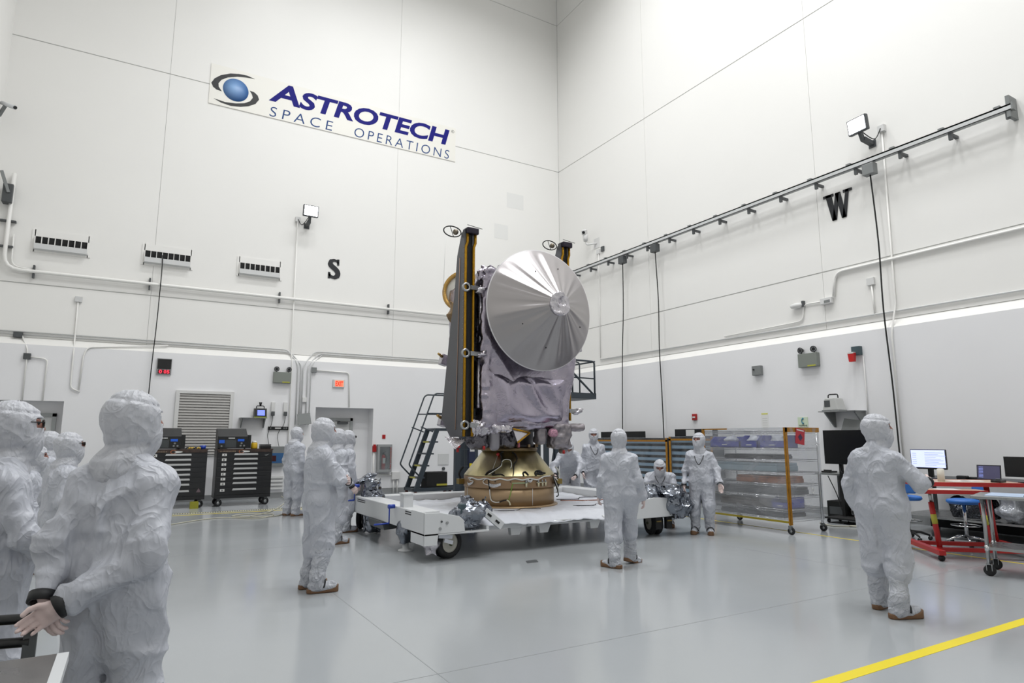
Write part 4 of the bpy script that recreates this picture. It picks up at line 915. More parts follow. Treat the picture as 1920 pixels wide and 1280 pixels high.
# ================================================================ WALL SIGNS
sb = thing('wall_sign', 'large white company sign with blue lettering high on the left wall', 'sign', (4.96, YS, 11.05))
MB().box((1.10, YS - 0.025, 11.05), (8.83, YS, 12.27)).build('sign_board', pm('sign_white', 'edebe4', 0.35), sb)
navy = pm('navy_print', '171678', 0.6, spec=0.2); steelblue = pm('steel_blue_print', '2c4a80', 0.6, spec=0.2); inkblack = pm('black_print', '202124', 0.5)
text_mesh('A', 0.86, navy, 'lettering', sb, on_south(2.70, 11.60, YS - 0.027), bold=0.022, shear=0.18, width=0.90, depth=0.002, split=True)
text_mesh('STROTECH', 0.76, navy, 'lettering', sb, on_south(3.57, 11.60, YS - 0.027), bold=0.024, shear=0.2, width=5.03, depth=0.002, space=0.98, split=True)
text_mesh('SPACE', 0.46, steelblue, 'lettering', sb, on_south(2.74, 11.09, YS - 0.027), bold=-0.004, shear=0.12, width=1.88, depth=0.002, space=1.45, split=True)
text_mesh('OPERATIONS', 0.46, steelblue, 'lettering', sb, on_south(5.30, 11.09, YS - 0.027), bold=-0.004, shear=0.12, width=3.30, depth=0.002, space=1.35, split=True)
text_mesh('R', 0.07, inkblack, 'lettering', sb, on_south(8.70, 12.105, YS - 0.027), depth=0.002)
MB().lathe([(0.045, 0), (0.053, 0), (0.053, 0.003), (0.045, 0.003)], (8.722, YS - 0.026, 12.13), 24, Matrix.Rotation(PI / 2, 3, 'X'), close=True).build('trademark_ring', inkblack, sb)
def emblem_mat():
    m = bpy.data.materials.new('globe_print'); m.use_nodes = True; nt = m.node_tree; b = nt.nodes['Principled BSDF']; b.inputs['Roughness'].default_value = 0.4
    tc = nt.nodes.new('ShaderNodeTexCoord'); mp = nt.nodes.new('ShaderNodeMapping'); mp.inputs['Location'].default_value = (0.12, 0, -0.12)
    g = nt.nodes.new('ShaderNodeTexGradient'); g.gradient_type = 'SPHERICAL'; mp.inputs['Scale'].default_value = (1.9, 1.9, 1.9)
    r = nt.nodes.new('ShaderNodeValToRGB'); r.color_ramp.elements[0].color = (*lin('1d5596'), 1); r.color_ramp.elements[1].color = (*lin('8fb4e0'), 1); r.color_ramp.elements[0].position = 0.2
    nt.links.new(tc.outputs['Object'], mp.inputs[0]); nt.links.new(mp.outputs[0], g.inputs[0]); nt.links.new(g.outputs['Fac'], r.inputs[0]); nt.links.new(r.outputs[0], b.inputs['Base Color'])
    return m
gl = MB().lathe([(0.001, 0.0), (0.345, 0.0), (0.345, 0.004), (0.001, 0.004)], (0, 0, 0), 48, Matrix.Rotation(PI / 2, 3, 'X')).build('emblem_globe', emblem_mat(), sb, local=True)
gl.location = (1.786 - 4.96, -0.027, 11.63 - 11.05)
up = [(2.278, 12.128), (2.064, 12.173), (1.837, 12.156), (1.615, 12.101), (1.364, 11.971), (1.209, 11.824), (1.135, 11.672), (1.19, 11.56), (1.284, 11.502), (1.42, 11.487), (1.332, 11.603), (1.319, 11.706), (1.391, 11.836), (1.55, 11.958), (1.805, 12.058), (2.03, 12.105)]
lo_ = [(1.23, 11.217), (1.417, 11.142), (1.676, 11.112), (1.935, 11.154), (2.157, 11.234), (2.342, 11.36), (2.429, 11.517), (2.384, 11.636), (2.283, 11.709), (2.159, 11.725), (2.231, 11.618), (2.255, 11.524), (2.186, 11.395), (2.04, 11.296), (1.818, 11.225), (1.524, 11.185)]
for poly in (up, lo_): MB().prism(poly, 'xz', YS - 0.030, YS - 0.026).build('emblem_swoosh', inkblack, sb)
letter_m = pm('black_letter', '1b1d22', 0.5)
# S built as a heavy stroke with two slab serifs
S = MB(); cen = []
for k in range(41):
    t = k / 40
    if t < 0.5: a = math.radians(20 + (t / 0.5) * 235); c = (0.135 * math.cos(a), 0.145 + 0.125 * math.sin(a))
    else: a = math.radians(75 - ((t - 0.5) / 0.5) * 235); c = (0.135 * math.cos(a), -0.145 + 0.145 * math.sin(a))
    cen.append(c)
cen = [(0.115, 0.17), (0.09, 0.235), (0.0, 0.265), (-0.085, 0.235), (-0.115, 0.155), (-0.075, 0.08), (0.02, 0.01), (0.095, -0.065), (0.12, -0.155), (0.08, -0.235), (-0.01, -0.265), (-0.10, -0.235), (-0.135, -0.165)]
wid = [0.02, 0.035, 0.045, 0.065, 0.075, 0.075, 0.075, 0.075, 0.075, 0.06, 0.045, 0.035, 0.02]
sp_ = [(p.x, p.y) for p in spline([(a, b, 0) for a, b in cen], 4)]; n = len(sp_); L_, R_ = [], []
for k, (a, b) in enumerate(sp_):
    k0, k1 = max(0, k - 1), min(n - 1, k + 1); dx, dz = sp_[k1][0] - sp_[k0][0], sp_[k1][1] - sp_[k0][1]; l = math.hypot(dx, dz); w = wid[min(len(wid) - 1, int(k / 4))]
    L_.append((4.85 + a - dz / l * w, 6.705 + b + dx / l * w)); R_.append((4.85 + a + dz / l * w, 6.705 + b - dx / l * w))
for k in range(n - 1): S.prism([L_[k], L_[k + 1], R_[k + 1], R_[k]], 'xz', YS - 0.02, YS)
S.box((4.85 + 0.085, YS - 0.02, 6.705 + 0.12), (4.85 + 0.15, YS, 6.705 + 0.305)).box((4.85 - 0.175, YS - 0.02, 6.705 - 0.305), (4.85 - 0.11, YS, 6.705 - 0.115))
tag(S.build('wall_letter', letter_m), 'black slab letter S on the left wall right of the vents', 'letter')
Wl = MB(); yc, zc = 8.04, 6.75
def wp(a, b): return (yc - a, zc + b)
for quad in (((-0.29, 0.31), (-0.155, 0.31), (-0.06, -0.31), (-0.165, -0.31)), ((-0.155, -0.31), (-0.06, -0.31), (0.035, 0.30), (-0.055, 0.30)), ((-0.055, 0.30), (0.06, 0.30), (0.165, -0.31), (0.06, -0.31)), ((0.075, -0.31), (0.165, -0.31), (0.265, 0.31), (0.19, 0.31))):
    Wl.prism([wp(*q) for q in quad], 'yz', XW - 0.02, XW)
for a, b in ((-0.345, -0.10), (0.13, 0.33)): Wl.prism([wp(a, 0.31), wp(b, 0.31), wp(b, 0.25), wp(a, 0.25)], 'yz', XW - 0.02, XW)
tag(Wl.build('wall_letter', letter_m), 'black slab letter W on the right wall below the rail', 'letter')
for k, (x0, x1, z0, z1) in enumerate(((10.9, 11.6, 9.82, 10.38), (10.4, 10.95, 8.6, 9.13))): MB().box((x0, YS - 0.003, z0), (x1, YS, z1)).build('wall_patch', pm('wall_patch', 'e6e6e4', 0.5), wsu)

# ================================================================ VENTS, LAMPS AND PIPES ON THE WALLS
def vent(xc, z0, which):
    v = thing('air_vent', which, 'vent', (xc, YS, z0), group='vents on the left wall')
    a, b = xc - 0.56, xc + 0.56; z1 = z0 + 0.46
    f = MB(); f.box((a - 0.05, YS - 0.02, z0 - 0.04), (a + 0.02, YS, z1 + 0.06)).box((b - 0.02, YS - 0.02, z0 - 0.04), (b + 0.05, YS, z1 + 0.06)).box((a, YS - 0.02, z1 - 0.11), (b, YS, z1 + 0.06)).box((a, YS - 0.02, z0 - 0.04), (b, YS, z0 + 0.02))
    f.build('vent_frame', wall_m, v)
    MB().box((a + 0.02, YS - 0.006, z0 + 0.02), (b - 0.02, YS - 0.001, z1 - 0.11)).build('vent_opening', blackm_m, v)
    MB().prism([(YS - 0.02, z0), (YS - 0.13, z0 + 0.02), (YS - 0.13, z0 + 0.15), (YS - 0.115, z0 + 0.15), (YS - 0.11, z0 + 0.04), (YS - 0.02, z0 + 0.03)], 'yz', a + 0.02, b - 0.02).build('vent_lip', grey_m if False else pm('light_grey_vent', 'd2d3d3', 0.45), v)
    for k in range(9):
        x = a + 0.02 + (b - a - 0.04) * k / 8
        MB().prism([(YS - 0.006, z0 + 0.03), (YS - 0.115, z0 + 0.04), (YS - 0.10, z0 + 0.33), (YS - 0.006, z0 + 0.35)], 'yz', x - 0.007, x + 0.007).build('vane', wall_m, v)
vent(-1.92, 6.18, 'white louvred wall vent, leftmost of the three'); vent(0.42, 6.18, 'white louvred wall vent with a black cable hanging from it'); vent(2.74, 6.18, 'white louvred wall vent, rightmost, nearest the letter S')
lampglow = pm('lamp_glow', 'ffffff', 0.4, emit=('f4f6ff', 60.0))
def flood(name, loc, n, up, side, label, boxpt):
    f = thing('flood_light', label, 'flood light', loc, group='bright wall flood lights'); n = Vector(n).normalized(); M = frame(n, (0, 0, 1)); c = Vector(loc)
    h = c + n * 0.42 + Vector((0, 0, 0.34)); tilt = frame((n + Vector((0, 0, -0.12))), (0, 0, 1))
    MB().obox(h, (0.44, 0.10, 0.34), tilt).build('lamp_housing', dgrey_m, f, bevel=0.02)
    MB().obox(h + tilt @ Vector((0, 0.053, 0)), (0.37, 0.008, 0.27), tilt).build('lamp_lens', lampglow, f)
    MB().bar(c, c + n * 0.30 + Vector((0, 0, 0.06)), 0.10, 0.08).build('bracket_arm', dgrey_m, f)
    MB().bar(c + n * 0.30 + Vector((0, 0, 0.02)), c + n * 0.38 + Vector((0, 0, 0.22)), 0.07, 0.07).build('bracket_arm', dgrey_m, f)
    MB().obox(c + n * 0.01, (0.16, 0.02, 0.16), M).build('wall_plate', dgrey_m, f)
    b = Vector(boxpt); MB().obox(b + n * 0.04, (0.14, 0.08, 0.14), M).build('junction_box', whitem_m, f)
    MB().tube(spline([b + n * 0.08, b + n * 0.16 + Vector((0, 0, -0.12)) + (c - b) * 0.4, h - n * 0.06 + Vector((0, 0, -0.1))]), 0.010, 6).build('lamp_cord', blackm_m, f)
flood('s', (3.98, YS, 7.90), (0.02, -1, 0), 1, 1, 'glaring flood light on the left wall above the vents', (3.71, YS, 8.05))
flood('w', (XW, 7.18, 7.84), (-1, 0.1, 0), 1, 1, 'glaring flood light on the right wall above the rail', (XW, 6.94, 8.08))
def pipe(label, pts, r=0.02, r_b=0.1, m=None, clamps=(), name='conduit', cat='conduit', grp='white conduits along the walls'):
    if not clamps: return tag(MB().tube(bend(pts, r_b), r, 8).build(name, m or wall_m), label, cat, grp)
    t = thing(name, label, cat, pts[0], group=grp); MB().tube(bend(pts, r_b), r, 10).build('pipe', m or wall_m, t)
    for a, b in clamps: MB().box(a, b).build('pipe_clamp', dgrey_m, t)
    return t
pipe('thick white pipe along the left wall below the vents', [(-3.0, YS - 0.10, 8.0), (-3.0, YS - 0.10, 5.62), (12.9, YS - 0.10, 5.62)], 0.045, 0.35,
     clamps=[((x - 0.02, YS - 0.11, 5.47), (x + 0.02, YS, 5.78)) for x in (-2.41, 0.05, 3.31, 6.58, 9.9)] + [((-3.2, YS - 0.11, z), (-2.86, YS, z + 0.04)) for z in (6.15, 6.78)])
pipe('thin white conduit beside the thick pipe at the left corner', [(-2.88, YS - 0.05, 6.5), (-2.86, YS - 0.05, 5.70), (-2.4, YS - 0.05, 5.68)], 0.018, 0.2)
k = thing('disconnect_switch', 'grey switch box on a bracket at the upper left edge', 'switch box', (-3.08, YS, 7.25))
MB().box((-3.17, YS - 0.24, 7.22), (-2.97, YS, 7.68)).build('box_body', dgrey_m, k, bevel=0.01); MB().bar((-3.22, YS - 0.3, 7.95), (-3.05, YS - 0.25, 7.45), 0.06).build('lever', grey_m, k)
k = thing('bullet_camera', 'white bullet camera on the wall at the upper left edge', 'camera', (-3.40, YS - 0.3, 9.45))
MB().cyl((-3.36, YS - 0.35, 9.62), (-3.05, YS - 0.7, 9.42), 0.05, seg=16).build('camera_body', white_m, k); MB().cyl((-3.06, YS - 0.69, 9.425), (-3.04, YS - 0.71, 9.415), 0.04, seg=16).build('camera_lens', black_m, k)
MB().bar((-3.4, YS - 0.3, 9.3), (-3.27, YS - 0.45, 9.55), 0.06).build('camera_mount', grey_m, k)
pipe('upper of two grey conduits above the left ledge', [(-3.3, YS - 0.03, 4.14), (3.62, YS - 0.03, 4.14), (3.90, YL - 0.04, 3.7), (3.90, YL - 0.03, 2.0)], 0.016, 0.12, grey_m if False else pm('conduit_grey', 'cfd0d0', 0.4, 0.0))
pipe('lower of two grey conduits above the left ledge', [(-3.3, YS - 0.03, 4.08), (3.70, YS - 0.03, 4.08), (3.99, YL - 0.04, 3.7), (3.99, YL - 0.03, 2.0)], 0.016, 0.12, MATS['conduit_grey'])
pipe('conduit bending down left of the exit sign, first of three', [(12.8, YS - 0.03, 4.14), (4.38, YS - 0.03, 4.14), (4.05, YL - 0.04, 3.7), (4.05, YL - 0.03, 2.0)], 0.016, 0.15, MATS['conduit_grey'])
pipe('conduit bending down left of the exit sign, second of three', [(12.8, YS - 0.03, 4.08), (4.50, YS - 0.03, 4.08), (4.18, YL - 0.04, 3.7), (4.18, YL - 0.03, 2.0)], 0.016, 0.15, MATS['conduit_grey'])
pipe('conduit bending down left of the exit sign, third of three', [(4.60, YS - 0.03, 4.05), (4.27, YL - 0.04, 3.72), (4.27, YL - 0.03, 2.0)], 0.014, 0.15, MATS['conduit_grey'])
pipe('long vertical conduit below the left flood light', [(3.71, YS - 0.065, 8.0), (3.72, YS - 0.065, 4.1), (3.73, YL - 0.05, 3.7), (3.73, YL - 0.03, 0.3)], 0.016, 0.1)
pipe('conduit framing the exit sign', [(4.42, YL - 0.03, 3.57), (5.38, YL - 0.03, 3.55), (5.42, YL - 0.03, 2.53)], 0.018, 0.1)
tag(MB().box((4.27, YL - 0.08, 3.50), (4.42, YL, 3.65)).build('junction_box', grey_m, bevel=0.006), 'grey junction box left of the exit sign', 'junction box')
tag(MB().box((4.06, YL - 0.07, 2.64), (4.18, YL, 2.78)).build('junction_box', whitem_m, bevel=0.006), 'white junction box on the conduits above the tilted panel', 'junction box')
pipe('conduit loop under the small box left of the clock', [(-1.46, YS - 0.03, 5.0), (-1.45, YS - 0.03, 4.1), (-1.43, YL - 0.03, 3.7), (-1.42, YL - 0.03, 2.82), (-1.22, YL - 0.03, 2.74)], 0.018, 0.12)
pipe('conduit rising beside the loop left of the clock', [(-1.25, YL - 0.03, 2.78), (-1.22, YL - 0.03, 3.65), (-1.15, YL - 0.02, 3.84), (0.6, YS - 0.06, 4.03)], 0.018, 0.12)
tag(MB().box((-1.53, YS - 0.06, 4.98), (-1.38, YS, 5.12)).build('junction_box', MATS['conduit_grey'], bevel=0.006), 'small square box above the ledge left of the clock', 'junction box')
tag(MB().box((-2.66, YS - 0.09, 4.0), (-2.48, YS, 4.12)).build('junction_box', dgrey_m), 'dark junction box on the ledge conduits at far left', 'junction box')
tag(MB().box((-2.40, YL - 0.07, 3.47), (-2.26, YL, 3.61)).build('junction_box', dgrey_m), 'dark junction box above the left door recess', 'junction box')
pipe('conduit dropping into the left door recess, left one', [(-2.5, YS - 0.04, 4.06), (-2.33, YL - 0.04, 3.7), (-2.33, YL - 0.03, 2.5)], 0.016)
pipe('conduit dropping into the left door recess, right one', [(-2.28, YL - 0.03, 3.53), (-1.93, YL - 0.03, 3.50), (-1.94, YL - 0.03, 2.5)], 0.016)
tag(MB().tube(spline([(0.29, YS - 0.14, 6.42), (0.30, YS - 0.16, 6.0), (0.285, YS - 0.2, 4.6), (0.25, YL - 0.12, 3.4), (0.24, YL - 0.12, 2.4), (0.26, YL - 0.12, 1.3)]), 0.013, 6).build('hanging_cable', blackm_m), 'black cable hanging from the middle vent', 'cable')

# ---- fittings below the ledge, left wall
k = thing('wall_clock', 'black display clock with red digits beside the hanging cable', 'clock', (0.53, YL, 3.25))
MB().box((0.37, YL - 0.05, 3.25), (0.71, YL, 3.67)).build('clock_case', pm('silver_case', '9a9b9d', 0.4, 0.4), k, bevel=0.006)
MB().box((0.385, YL - 0.056, 3.39), (0.695, YL - 0.05, 3.65)).build('clock_panel', black_m, k); MB().box((0.40, YL - 0.056, 3.27), (0.68, YL - 0.05, 3.375)).build('digit_window', pm('dark_red_window', '3a0c10', 0.3), k)
text_mesh('0', 0.12, pm('red_digits', 'ff3a50', 0.4, emit=('ff3048', 1.0)), 'digit', k, on_south(0.425, 3.283, YL - 0.058), bold=0.004, width=0.07, depth=0.001)
text_mesh('0', 0.12, MATS['red_digits'], 'digit', k, on_south(0.535, 3.283, YL - 0.058), bold=0.004, width=0.06, depth=0.001)
text_mesh('5', 0.12, MATS['red_digits'], 'digit', k, on_south(0.605, 3.283, YL - 0.058), bold=0.004, width=0.06, depth=0.001)
def emergency(c, n, label):
    k = thing('emergency_light', label, 'emergency light', c, group='twin-lamp emergency lights'); n = Vector(n); M = frame(n, (0, 0, 1)); c = Vector(c)
    MB().obox(c + n * 0.06 + Vector((0, 0, 0.16)), (0.47, 0.12, 0.31), M).build('battery_box', pm('grey_green_enamel', '80857f', 0.45), k, bevel=0.008)
    MB().obox(c + n * 0.122 + Vector((0, 0, 0.03)) + M @ Vector((-0.1, 0, 0)), (0.2, 0.004, 0.03), M).build('rating_label', pm('yellow_label', 'b5b33c', 0.5), k)
    for s in (-0.16, 0.16):
        q = c + M @ Vector((s, 0.08, 0)) + Vector((0, 0, 0.395)); R = frame((n + M @ Vector((s * 1.2, 0, -0.1))), (0, 0, 1)) @ Matrix.Rotation(-PI / 2, 3, 'X')
        h = MB().lathe([(0.001, -0.06), (0.03, -0.06), (0.068, 0.02), (0.072, 0.04), (0.06, 0.045), (0.055, 0.03)], q, 20, R).build('lamp_head', black_m, k)
        MB().lathe([(0.001, 0.026), (0.056, 0.032), (0.056, 0.028)], q, 20, R).build('lamp_glass', pm('lamp_glass', 'c9ccd0', 0.1, 0.3), h)
        MB().cyl(c + M @ Vector((s, 0.07, 0)) + Vector((0, 0, 0.31)), q - Vector((0, 0, 0.03)), 0.016, seg=8).build('lamp_stem', black_m, h)
emergency((3.475, YL, 3.15), (0, -1, 0), 'grey emergency light with two round lamps on the left wall'); emergency((XL, 8.885, 3.19), (-1, 0, 0), 'grey emergency light with two round lamps on the right wall')
k = thing('exit_sign', 'lit red exit sign above the door recess', 'sign', (5.08, YL, 3.1))
MB().box((4.91, YL - 0.05, 3.10), (5.25, YL, 3.33)).build('sign_case', pm('sign_case', 'cfcfcf', 0.4), k, bevel=0.005); MB().box((4.97, YL - 0.054, 3.125), (5.22, YL - 0.05, 3.305)).build('sign_face', pm('exit_face', 'ff8f6a', 0.4, emit=('ff9a78', 0.6)), k)
text_mesh('EXIT', 0.19, pm('exit_red', 'e02018', 0.4, emit=('ff2a1c', 0.8)), 'lettering', k, on_south(4.985, 3.145, YL - 0.056), bold=0.006, width=0.22, depth=0.001)
k = thing('wall_shelf', 'small steel wall shelf on the left wall', 'shelf', (2.76, YL, 1.9))
MB().box((2.42, YL - 0.32, 2.155), (3.10, YL, 2.175)).build('shelf_board', steel_m, k)
for x in (2.46, 3.04): MB().prism([(YL, 2.155), (YL - 0.28, 2.155), (YL - 0.28, 2.13), (YL - 0.03, 1.90), (YL, 1.90)], 'yz', x, x + 0.025).build('shelf_bracket', grey_m, k)
k = thing('particle_counter', 'black portable instrument with blue screen on the wall shelf', 'instrument', (2.93, YL - 0.16, 2.176))
MB().prism([(YL - 0.28, 2.176), (YL - 0.04, 2.176), (YL - 0.06, 2.43), (YL - 0.22, 2.43)], 'yz', 2.77, 3.09).build('case', black_m, k, bevel=0.01)
M = frame((0, -1, 0.24), (0, 0, 1)); MB().obox((2.94, YL - 0.258, 2.31), (0.19, 0.006, 0.15), M).build('screen', pm('blue_screen', '6a7cf0', 0.3, emit=('7c8cff', 0.9)), k)
MB().box((2.765, YL - 0.29, 2.178), (3.095, YL - 0.27, 2.20)).build('trim_strip', pm('lime_trim', '8e9a2c', 0.5), k)
MB().tube(bend([(2.83, YL - 0.14, 2.42), (2.83, YL - 0.14, 2.50), (3.03, YL - 0.14, 2.50), (3.03, YL - 0.14, 2.42)], 0.04), 0.012, 8).build('handle', black_m, k); MB().cyl((2.93, YL - 0.14, 2.50), (2.93, YL - 0.14, 2.60), 0.02, 0.045, seg=14).build('inlet_cone', black_m, k)
k = thing('power_strip', 'black power strip mounted on the left wall', 'power strip', (3.45, YL, 1.85)); MB().box((3.18, YL - 0.05, 1.85), (3.73, YL, 1.945)).build('strip_body', black_m, k, bevel=0.006)
for x in (3.24, 3.60, 3.66): MB().cyl((x, YL - 0.05, 1.90), (x, YL - 0.062, 1.90), 0.02, seg=12).build('socket', grey_m, k)
MB().box((3.36, YL - 0.054, 1.885), (3.52, YL - 0.05, 1.915)).build('label_plate', whitem_m, k)
for x, xe, lab in ((3.28, 3.22, 'white wall outlet with plug above power strip, left one'), (3.61, 3.48, 'white wall outlet with plug above power strip, right one')):
    k = thing('wall_outlet', lab, 'outlet', (x, YL, 2.3)); MB().box((x - 0.05, YL - 0.06, 2.30), (x + 0.05, YL, 2.62)).build('outlet_raceway', whitem_m, k, bevel=0.005); MB().box((x - 0.045, YL - 0.11, 2.24), (x + 0.045, YL - 0.06, 2.36)).build('plug', dgrey_m, k, bevel=0.01)
    MB().tube(spline([(x, YL - 0.08, 2.24), (x - 0.03, YL - 0.1, 2.0), (xe - 0.05, YL - 0.09, 1.7), (xe + 0.05, YL - 0.08, 1.25)]), 0.008, 6).build('power_cord', blackm_m, k)
k = thing('tilted_panel', 'plain grey panel leaning out from the conduits, left of the door recess', 'panel', (4.1, YL, 2.0)); M = Matrix.Rotation(-0.12, 3, 'Y') @ Matrix.Rotation(-0.25, 3, 'X')
MB().obox((4.11, YL - 0.17, 2.16), (0.36, 0.02, 0.32), M).build('panel_plate', grey_m, k); MB().bar((4.11, YL, 2.2), (4.11, YL - 0.16, 2.18), 0.05).build('panel_arm', grey_m, k)
k = thing('control_box', 'grey wall box with blue front between cabinet and people', 'control box', (3.45, YL, 0.85)); MB().box((3.26, YL - 0.12, 0.86), (3.64, YL, 1.40)).build('box_body', grey_m, k, bevel=0.008)
MB().box((3.28, YL - 0.126, 0.95), (3.62, YL - 0.12, 1.22)).build('blue_panel', pm('blue_panel', '2f5c8c', 0.4), k); MB().box((3.30, YL - 0.131, 1.0), (3.42, YL - 0.126, 1.15)).build('display', pm('dark_red_window', '3a0c10'), k)
k = thing('wall_rails', 'stack of white horizontal wall rails near the floor by the cabinet', 'rail', (3.45, YL, 0.1))
for z in (0.24, 0.34, 0.44, 0.54): MB().box((3.2, YL - 0.06, z), (3.66, YL, z + 0.05)).build('rail', whitem_m, k)
k = thing('extinguisher_cabinet', 'grey glass-fronted cabinet on the wall right of the recess', 'cabinet', (6.52, YL, 0.63))
f = MB(); f.box((6.30, YL - 0.16, 0.63), (6.36, YL, 1.44)).box((6.68, YL - 0.16, 0.63), (6.74, YL, 1.44)).box((6.36, YL - 0.16, 0.63), (6.68, YL, 0.70)).box((6.36, YL - 0.16, 1.37), (6.68, YL, 1.44)).box((6.36, YL - 0.02, 0.70), (6.68, YL, 1.37)); f.build('cabinet_case', pm('cabinet_grey', '9a9c9d', 0.4), k)
MB().box((6.36, YL - 0.155, 0.70), (6.68, YL - 0.15, 1.37)).build('glass', film('cabinet_glass', 'e8ecec', 0.12, 0.05), k)
text_mesh('FIRE', 0.06, red_m, 'lettering', k, Matrix(((0, -1, 0, 6.72), (0, 0, -1, YL - 0.163), (1, 0, 0, 0.72), (0, 0, 0, 1))), width=0.14, depth=0.001)
text_mesh('EXTINGUISHER', 0.06, red_m, 'lettering', k, Matrix(((0, -1, 0, 6.72), (0, 0, -1, YL - 0.163), (1, 0, 0, 0.90), (0, 0, 0, 1))), width=0.46, depth=0.001)
k = thing('fire_extinguisher', 'red fire extinguisher inside the wall cabinet', 'extinguisher', (6.50, YL - 0.085, 0.701)); MB().lathe([(0.001, 0), (0.058, 0), (0.06, 0.02), (0.06, 0.36), (0.04, 0.42), (0.02, 0.44), (0.001, 0.44)], (6.50, YL - 0.085, 0.702), 24).build('cylinder', red_m, k)
MB().box((6.48, YL - 0.10, 1.14), (6.52, YL - 0.07, 1.20)).bar((6.50, YL - 0.085, 1.20), (6.58, YL - 0.085, 1.24), 0.02).build('valve', black_m, k); MB().tube(spline([(6.53, YL - 0.085, 1.16), (6.58, YL - 0.09, 1.08), (6.575, YL - 0.09, 0.9)]), 0.012, 6).build('hose', black_m, k)
MB().box((6.46, YL - 0.147, 0.88), (6.54, YL - 0.144, 1.04)).build('label', whitem_m, k)
tag(MB().box((6.47, YL - 0.012, 1.61), (6.57, YL, 1.73)).build('fire_notice', red_m), 'small red square notice above the extinguisher cabinet', 'notice')
k = thing('fire_alarm', 'red alarm call point left of the extinguisher cabinet', 'alarm', (6.22, YL, 1.2)); MB().box((6.17, YL - 0.07, 1.22), (6.28, YL, 1.40)).build('alarm_body', red_m, k, bevel=0.008); MB().box((6.19, YL - 0.075, 1.36), (6.26, YL - 0.02, 1.44)).build('alarm_cap', red_m, k)
pipe('conduit curving under the extinguisher cabinet', [(6.22, YL - 0.03, 1.22), (6.22, YL - 0.03, 0.56), (6.85, YL - 0.03, 0.52)], 0.022, 0.12)
k = thing('floor_junction', 'white wall box with two pipes into the floor', 'junction box', (6.9, YL, 0.0)); MB().box((6.78, YL - 0.10, 0.40), (7.04, YL, 0.62)).build('box_body', whitem_m, k, bevel=0.006)
for x in (6.85, 6.97): MB().cyl((x, YL - 0.05, 0.0), (x, YL - 0.05, 0.40), 0.025, seg=12).build('pipe', whitem_m, k)
k = thing('wall_panel_box', 'white flush wall panel with a small knob behind the stairs', 'panel', (8.5, YL, 0.6)); MB().box((8.31, YL - 0.02, 0.80), (8.68, YL, 1.14)).build('panel_door', pm('off_white_panel', 'd3d4d4', 0.4), k, bevel=0.004); MB().cyl((8.50, YL - 0.04, 0.68), (8.50, YL, 0.68), 0.05, seg=16).build('knob', dgrey_m, k)

# ---- right wall
rl = thing('overhead_rail', 'long grey cable rail across the right wall', 'rail', (12.92, 11.0, 7.34))
MB().box((12.87, 4.58, 7.42), (12.97, 17.9, 7.45)).box((12.87, 4.58, 7.34), (12.885, 17.9, 7.45)).box((12.955, 4.58, 7.34), (12.97, 17.9, 7.45)).box((12.87, 4.58, 7.34), (12.905, 17.9, 7.352)).box((12.935, 4.58, 7.34), (12.97, 17.9, 7.352)).build('track', pm('galvanised', 'cfd1d2', 0.35, 0.25), rl)
MB().box((12.86, 4.55, 7.33), (12.98, 4.58, 7.47)).build('end_cap', grey_m, rl)
for k in range(15):
    y = 4.66 + k * 0.93
    MB().box((12.90, y - 0.03, 7.20), (12.95, y + 0.03, 7.34)).box((12.95, y - 0.03, 7.28), (XW, y + 0.03, 7.33)).build('rail_bracket', dgrey_m, rl); MB().box((12.90, y + 0.10, 7.45), (12.96, y + 0.20, 7.50)).build('top_clip', grey_m, rl)
MB().box((12.88, 4.60, 7.22), (XW, 4.66, 7.62)).build('end_bracket', grey_m, rl)
for i, (y, yb, zb, lab) in enumerate(((15.1, 15.25, 0.9, 'hanging power cable nearest the corner, from the rail'), (13.63, 13.45, 0.9, 'hanging power cable second from the corner, from the rail'), (7.15, 7.02, 1.0, 'hanging power cable behind the person on the right'))):
    k = thing('cable_drop', lab, 'cable', (12.92, y, 7.1), group='cable drops from the rail')
    MB().box((12.83, y - 0.12, 7.08), (13.0, y + 0.12, 7.32)).build('trolley_box', dgrey_m if i != 2 else grey_m, k, bevel=0.01)
    MB().tube(spline([(12.92, y, 7.08), (12.93, y + (yb - y) * 0.3, 5.6), (12.90, y + (yb - y) * 0.5 + 0.03, 4.2), (12.86, y + (yb - y) * 0.8, 2.6), (12.84, yb, zb)]), 0.015, 8).build('cable', blackm_m, k)
k = thing('dome_camera', 'white camera on a bracket in the right wall near the corner', 'camera', (XW, 16.9, 8.15))
MB().box((XW - 0.015, 16.55, 8.05), (XW, 16.85, 8.40)).build('wall_plate', whitem_m, k); MB().tube(bend([(XW, 16.68, 8.22), (XW - 0.25, 16.95, 8.20), (XW - 0.27, 16.98, 8.36)], 0.06), 0.03, 8).build('camera_arm', whitem_m, k)
MB().lathe([(0.001, 0), (0.07, 0.0), (0.09, 0.1), (0.09, 0.2), (0.07, 0.24), (0.001, 0.24)], (XW - 0.27, 16.98, 8.33), 20).build('camera_body', whitem_m, k); h = Vector((XW - 0.3, 17.0, 8.66)); MB().obox(h, (0.16, 0.26, 0.16), frame((-0.6, -0.5, -0.35), (0, 0, 1))).build('camera_head', whitem_m, k, bevel=0.02)
MB().cyl(h + Vector((-0.08, -0.065, -0.045)), h + Vector((-0.105, -0.085, -0.06)), 0.05, seg=14).build('camera_lens', black_m, k)
tag(MB().box((XW - 0.05, 16.52, 7.82), (XW, 16.68, 7.97)).build('junction_box', whitem_m), 'white junction box under the corner camera', 'junction box'); tag(MB().box((XW - 0.05, 16.30, 7.85), (XW, 16.44, 8.02)).build('junction_box', dgrey_m), 'dark junction box under the corner camera', 'junction box')
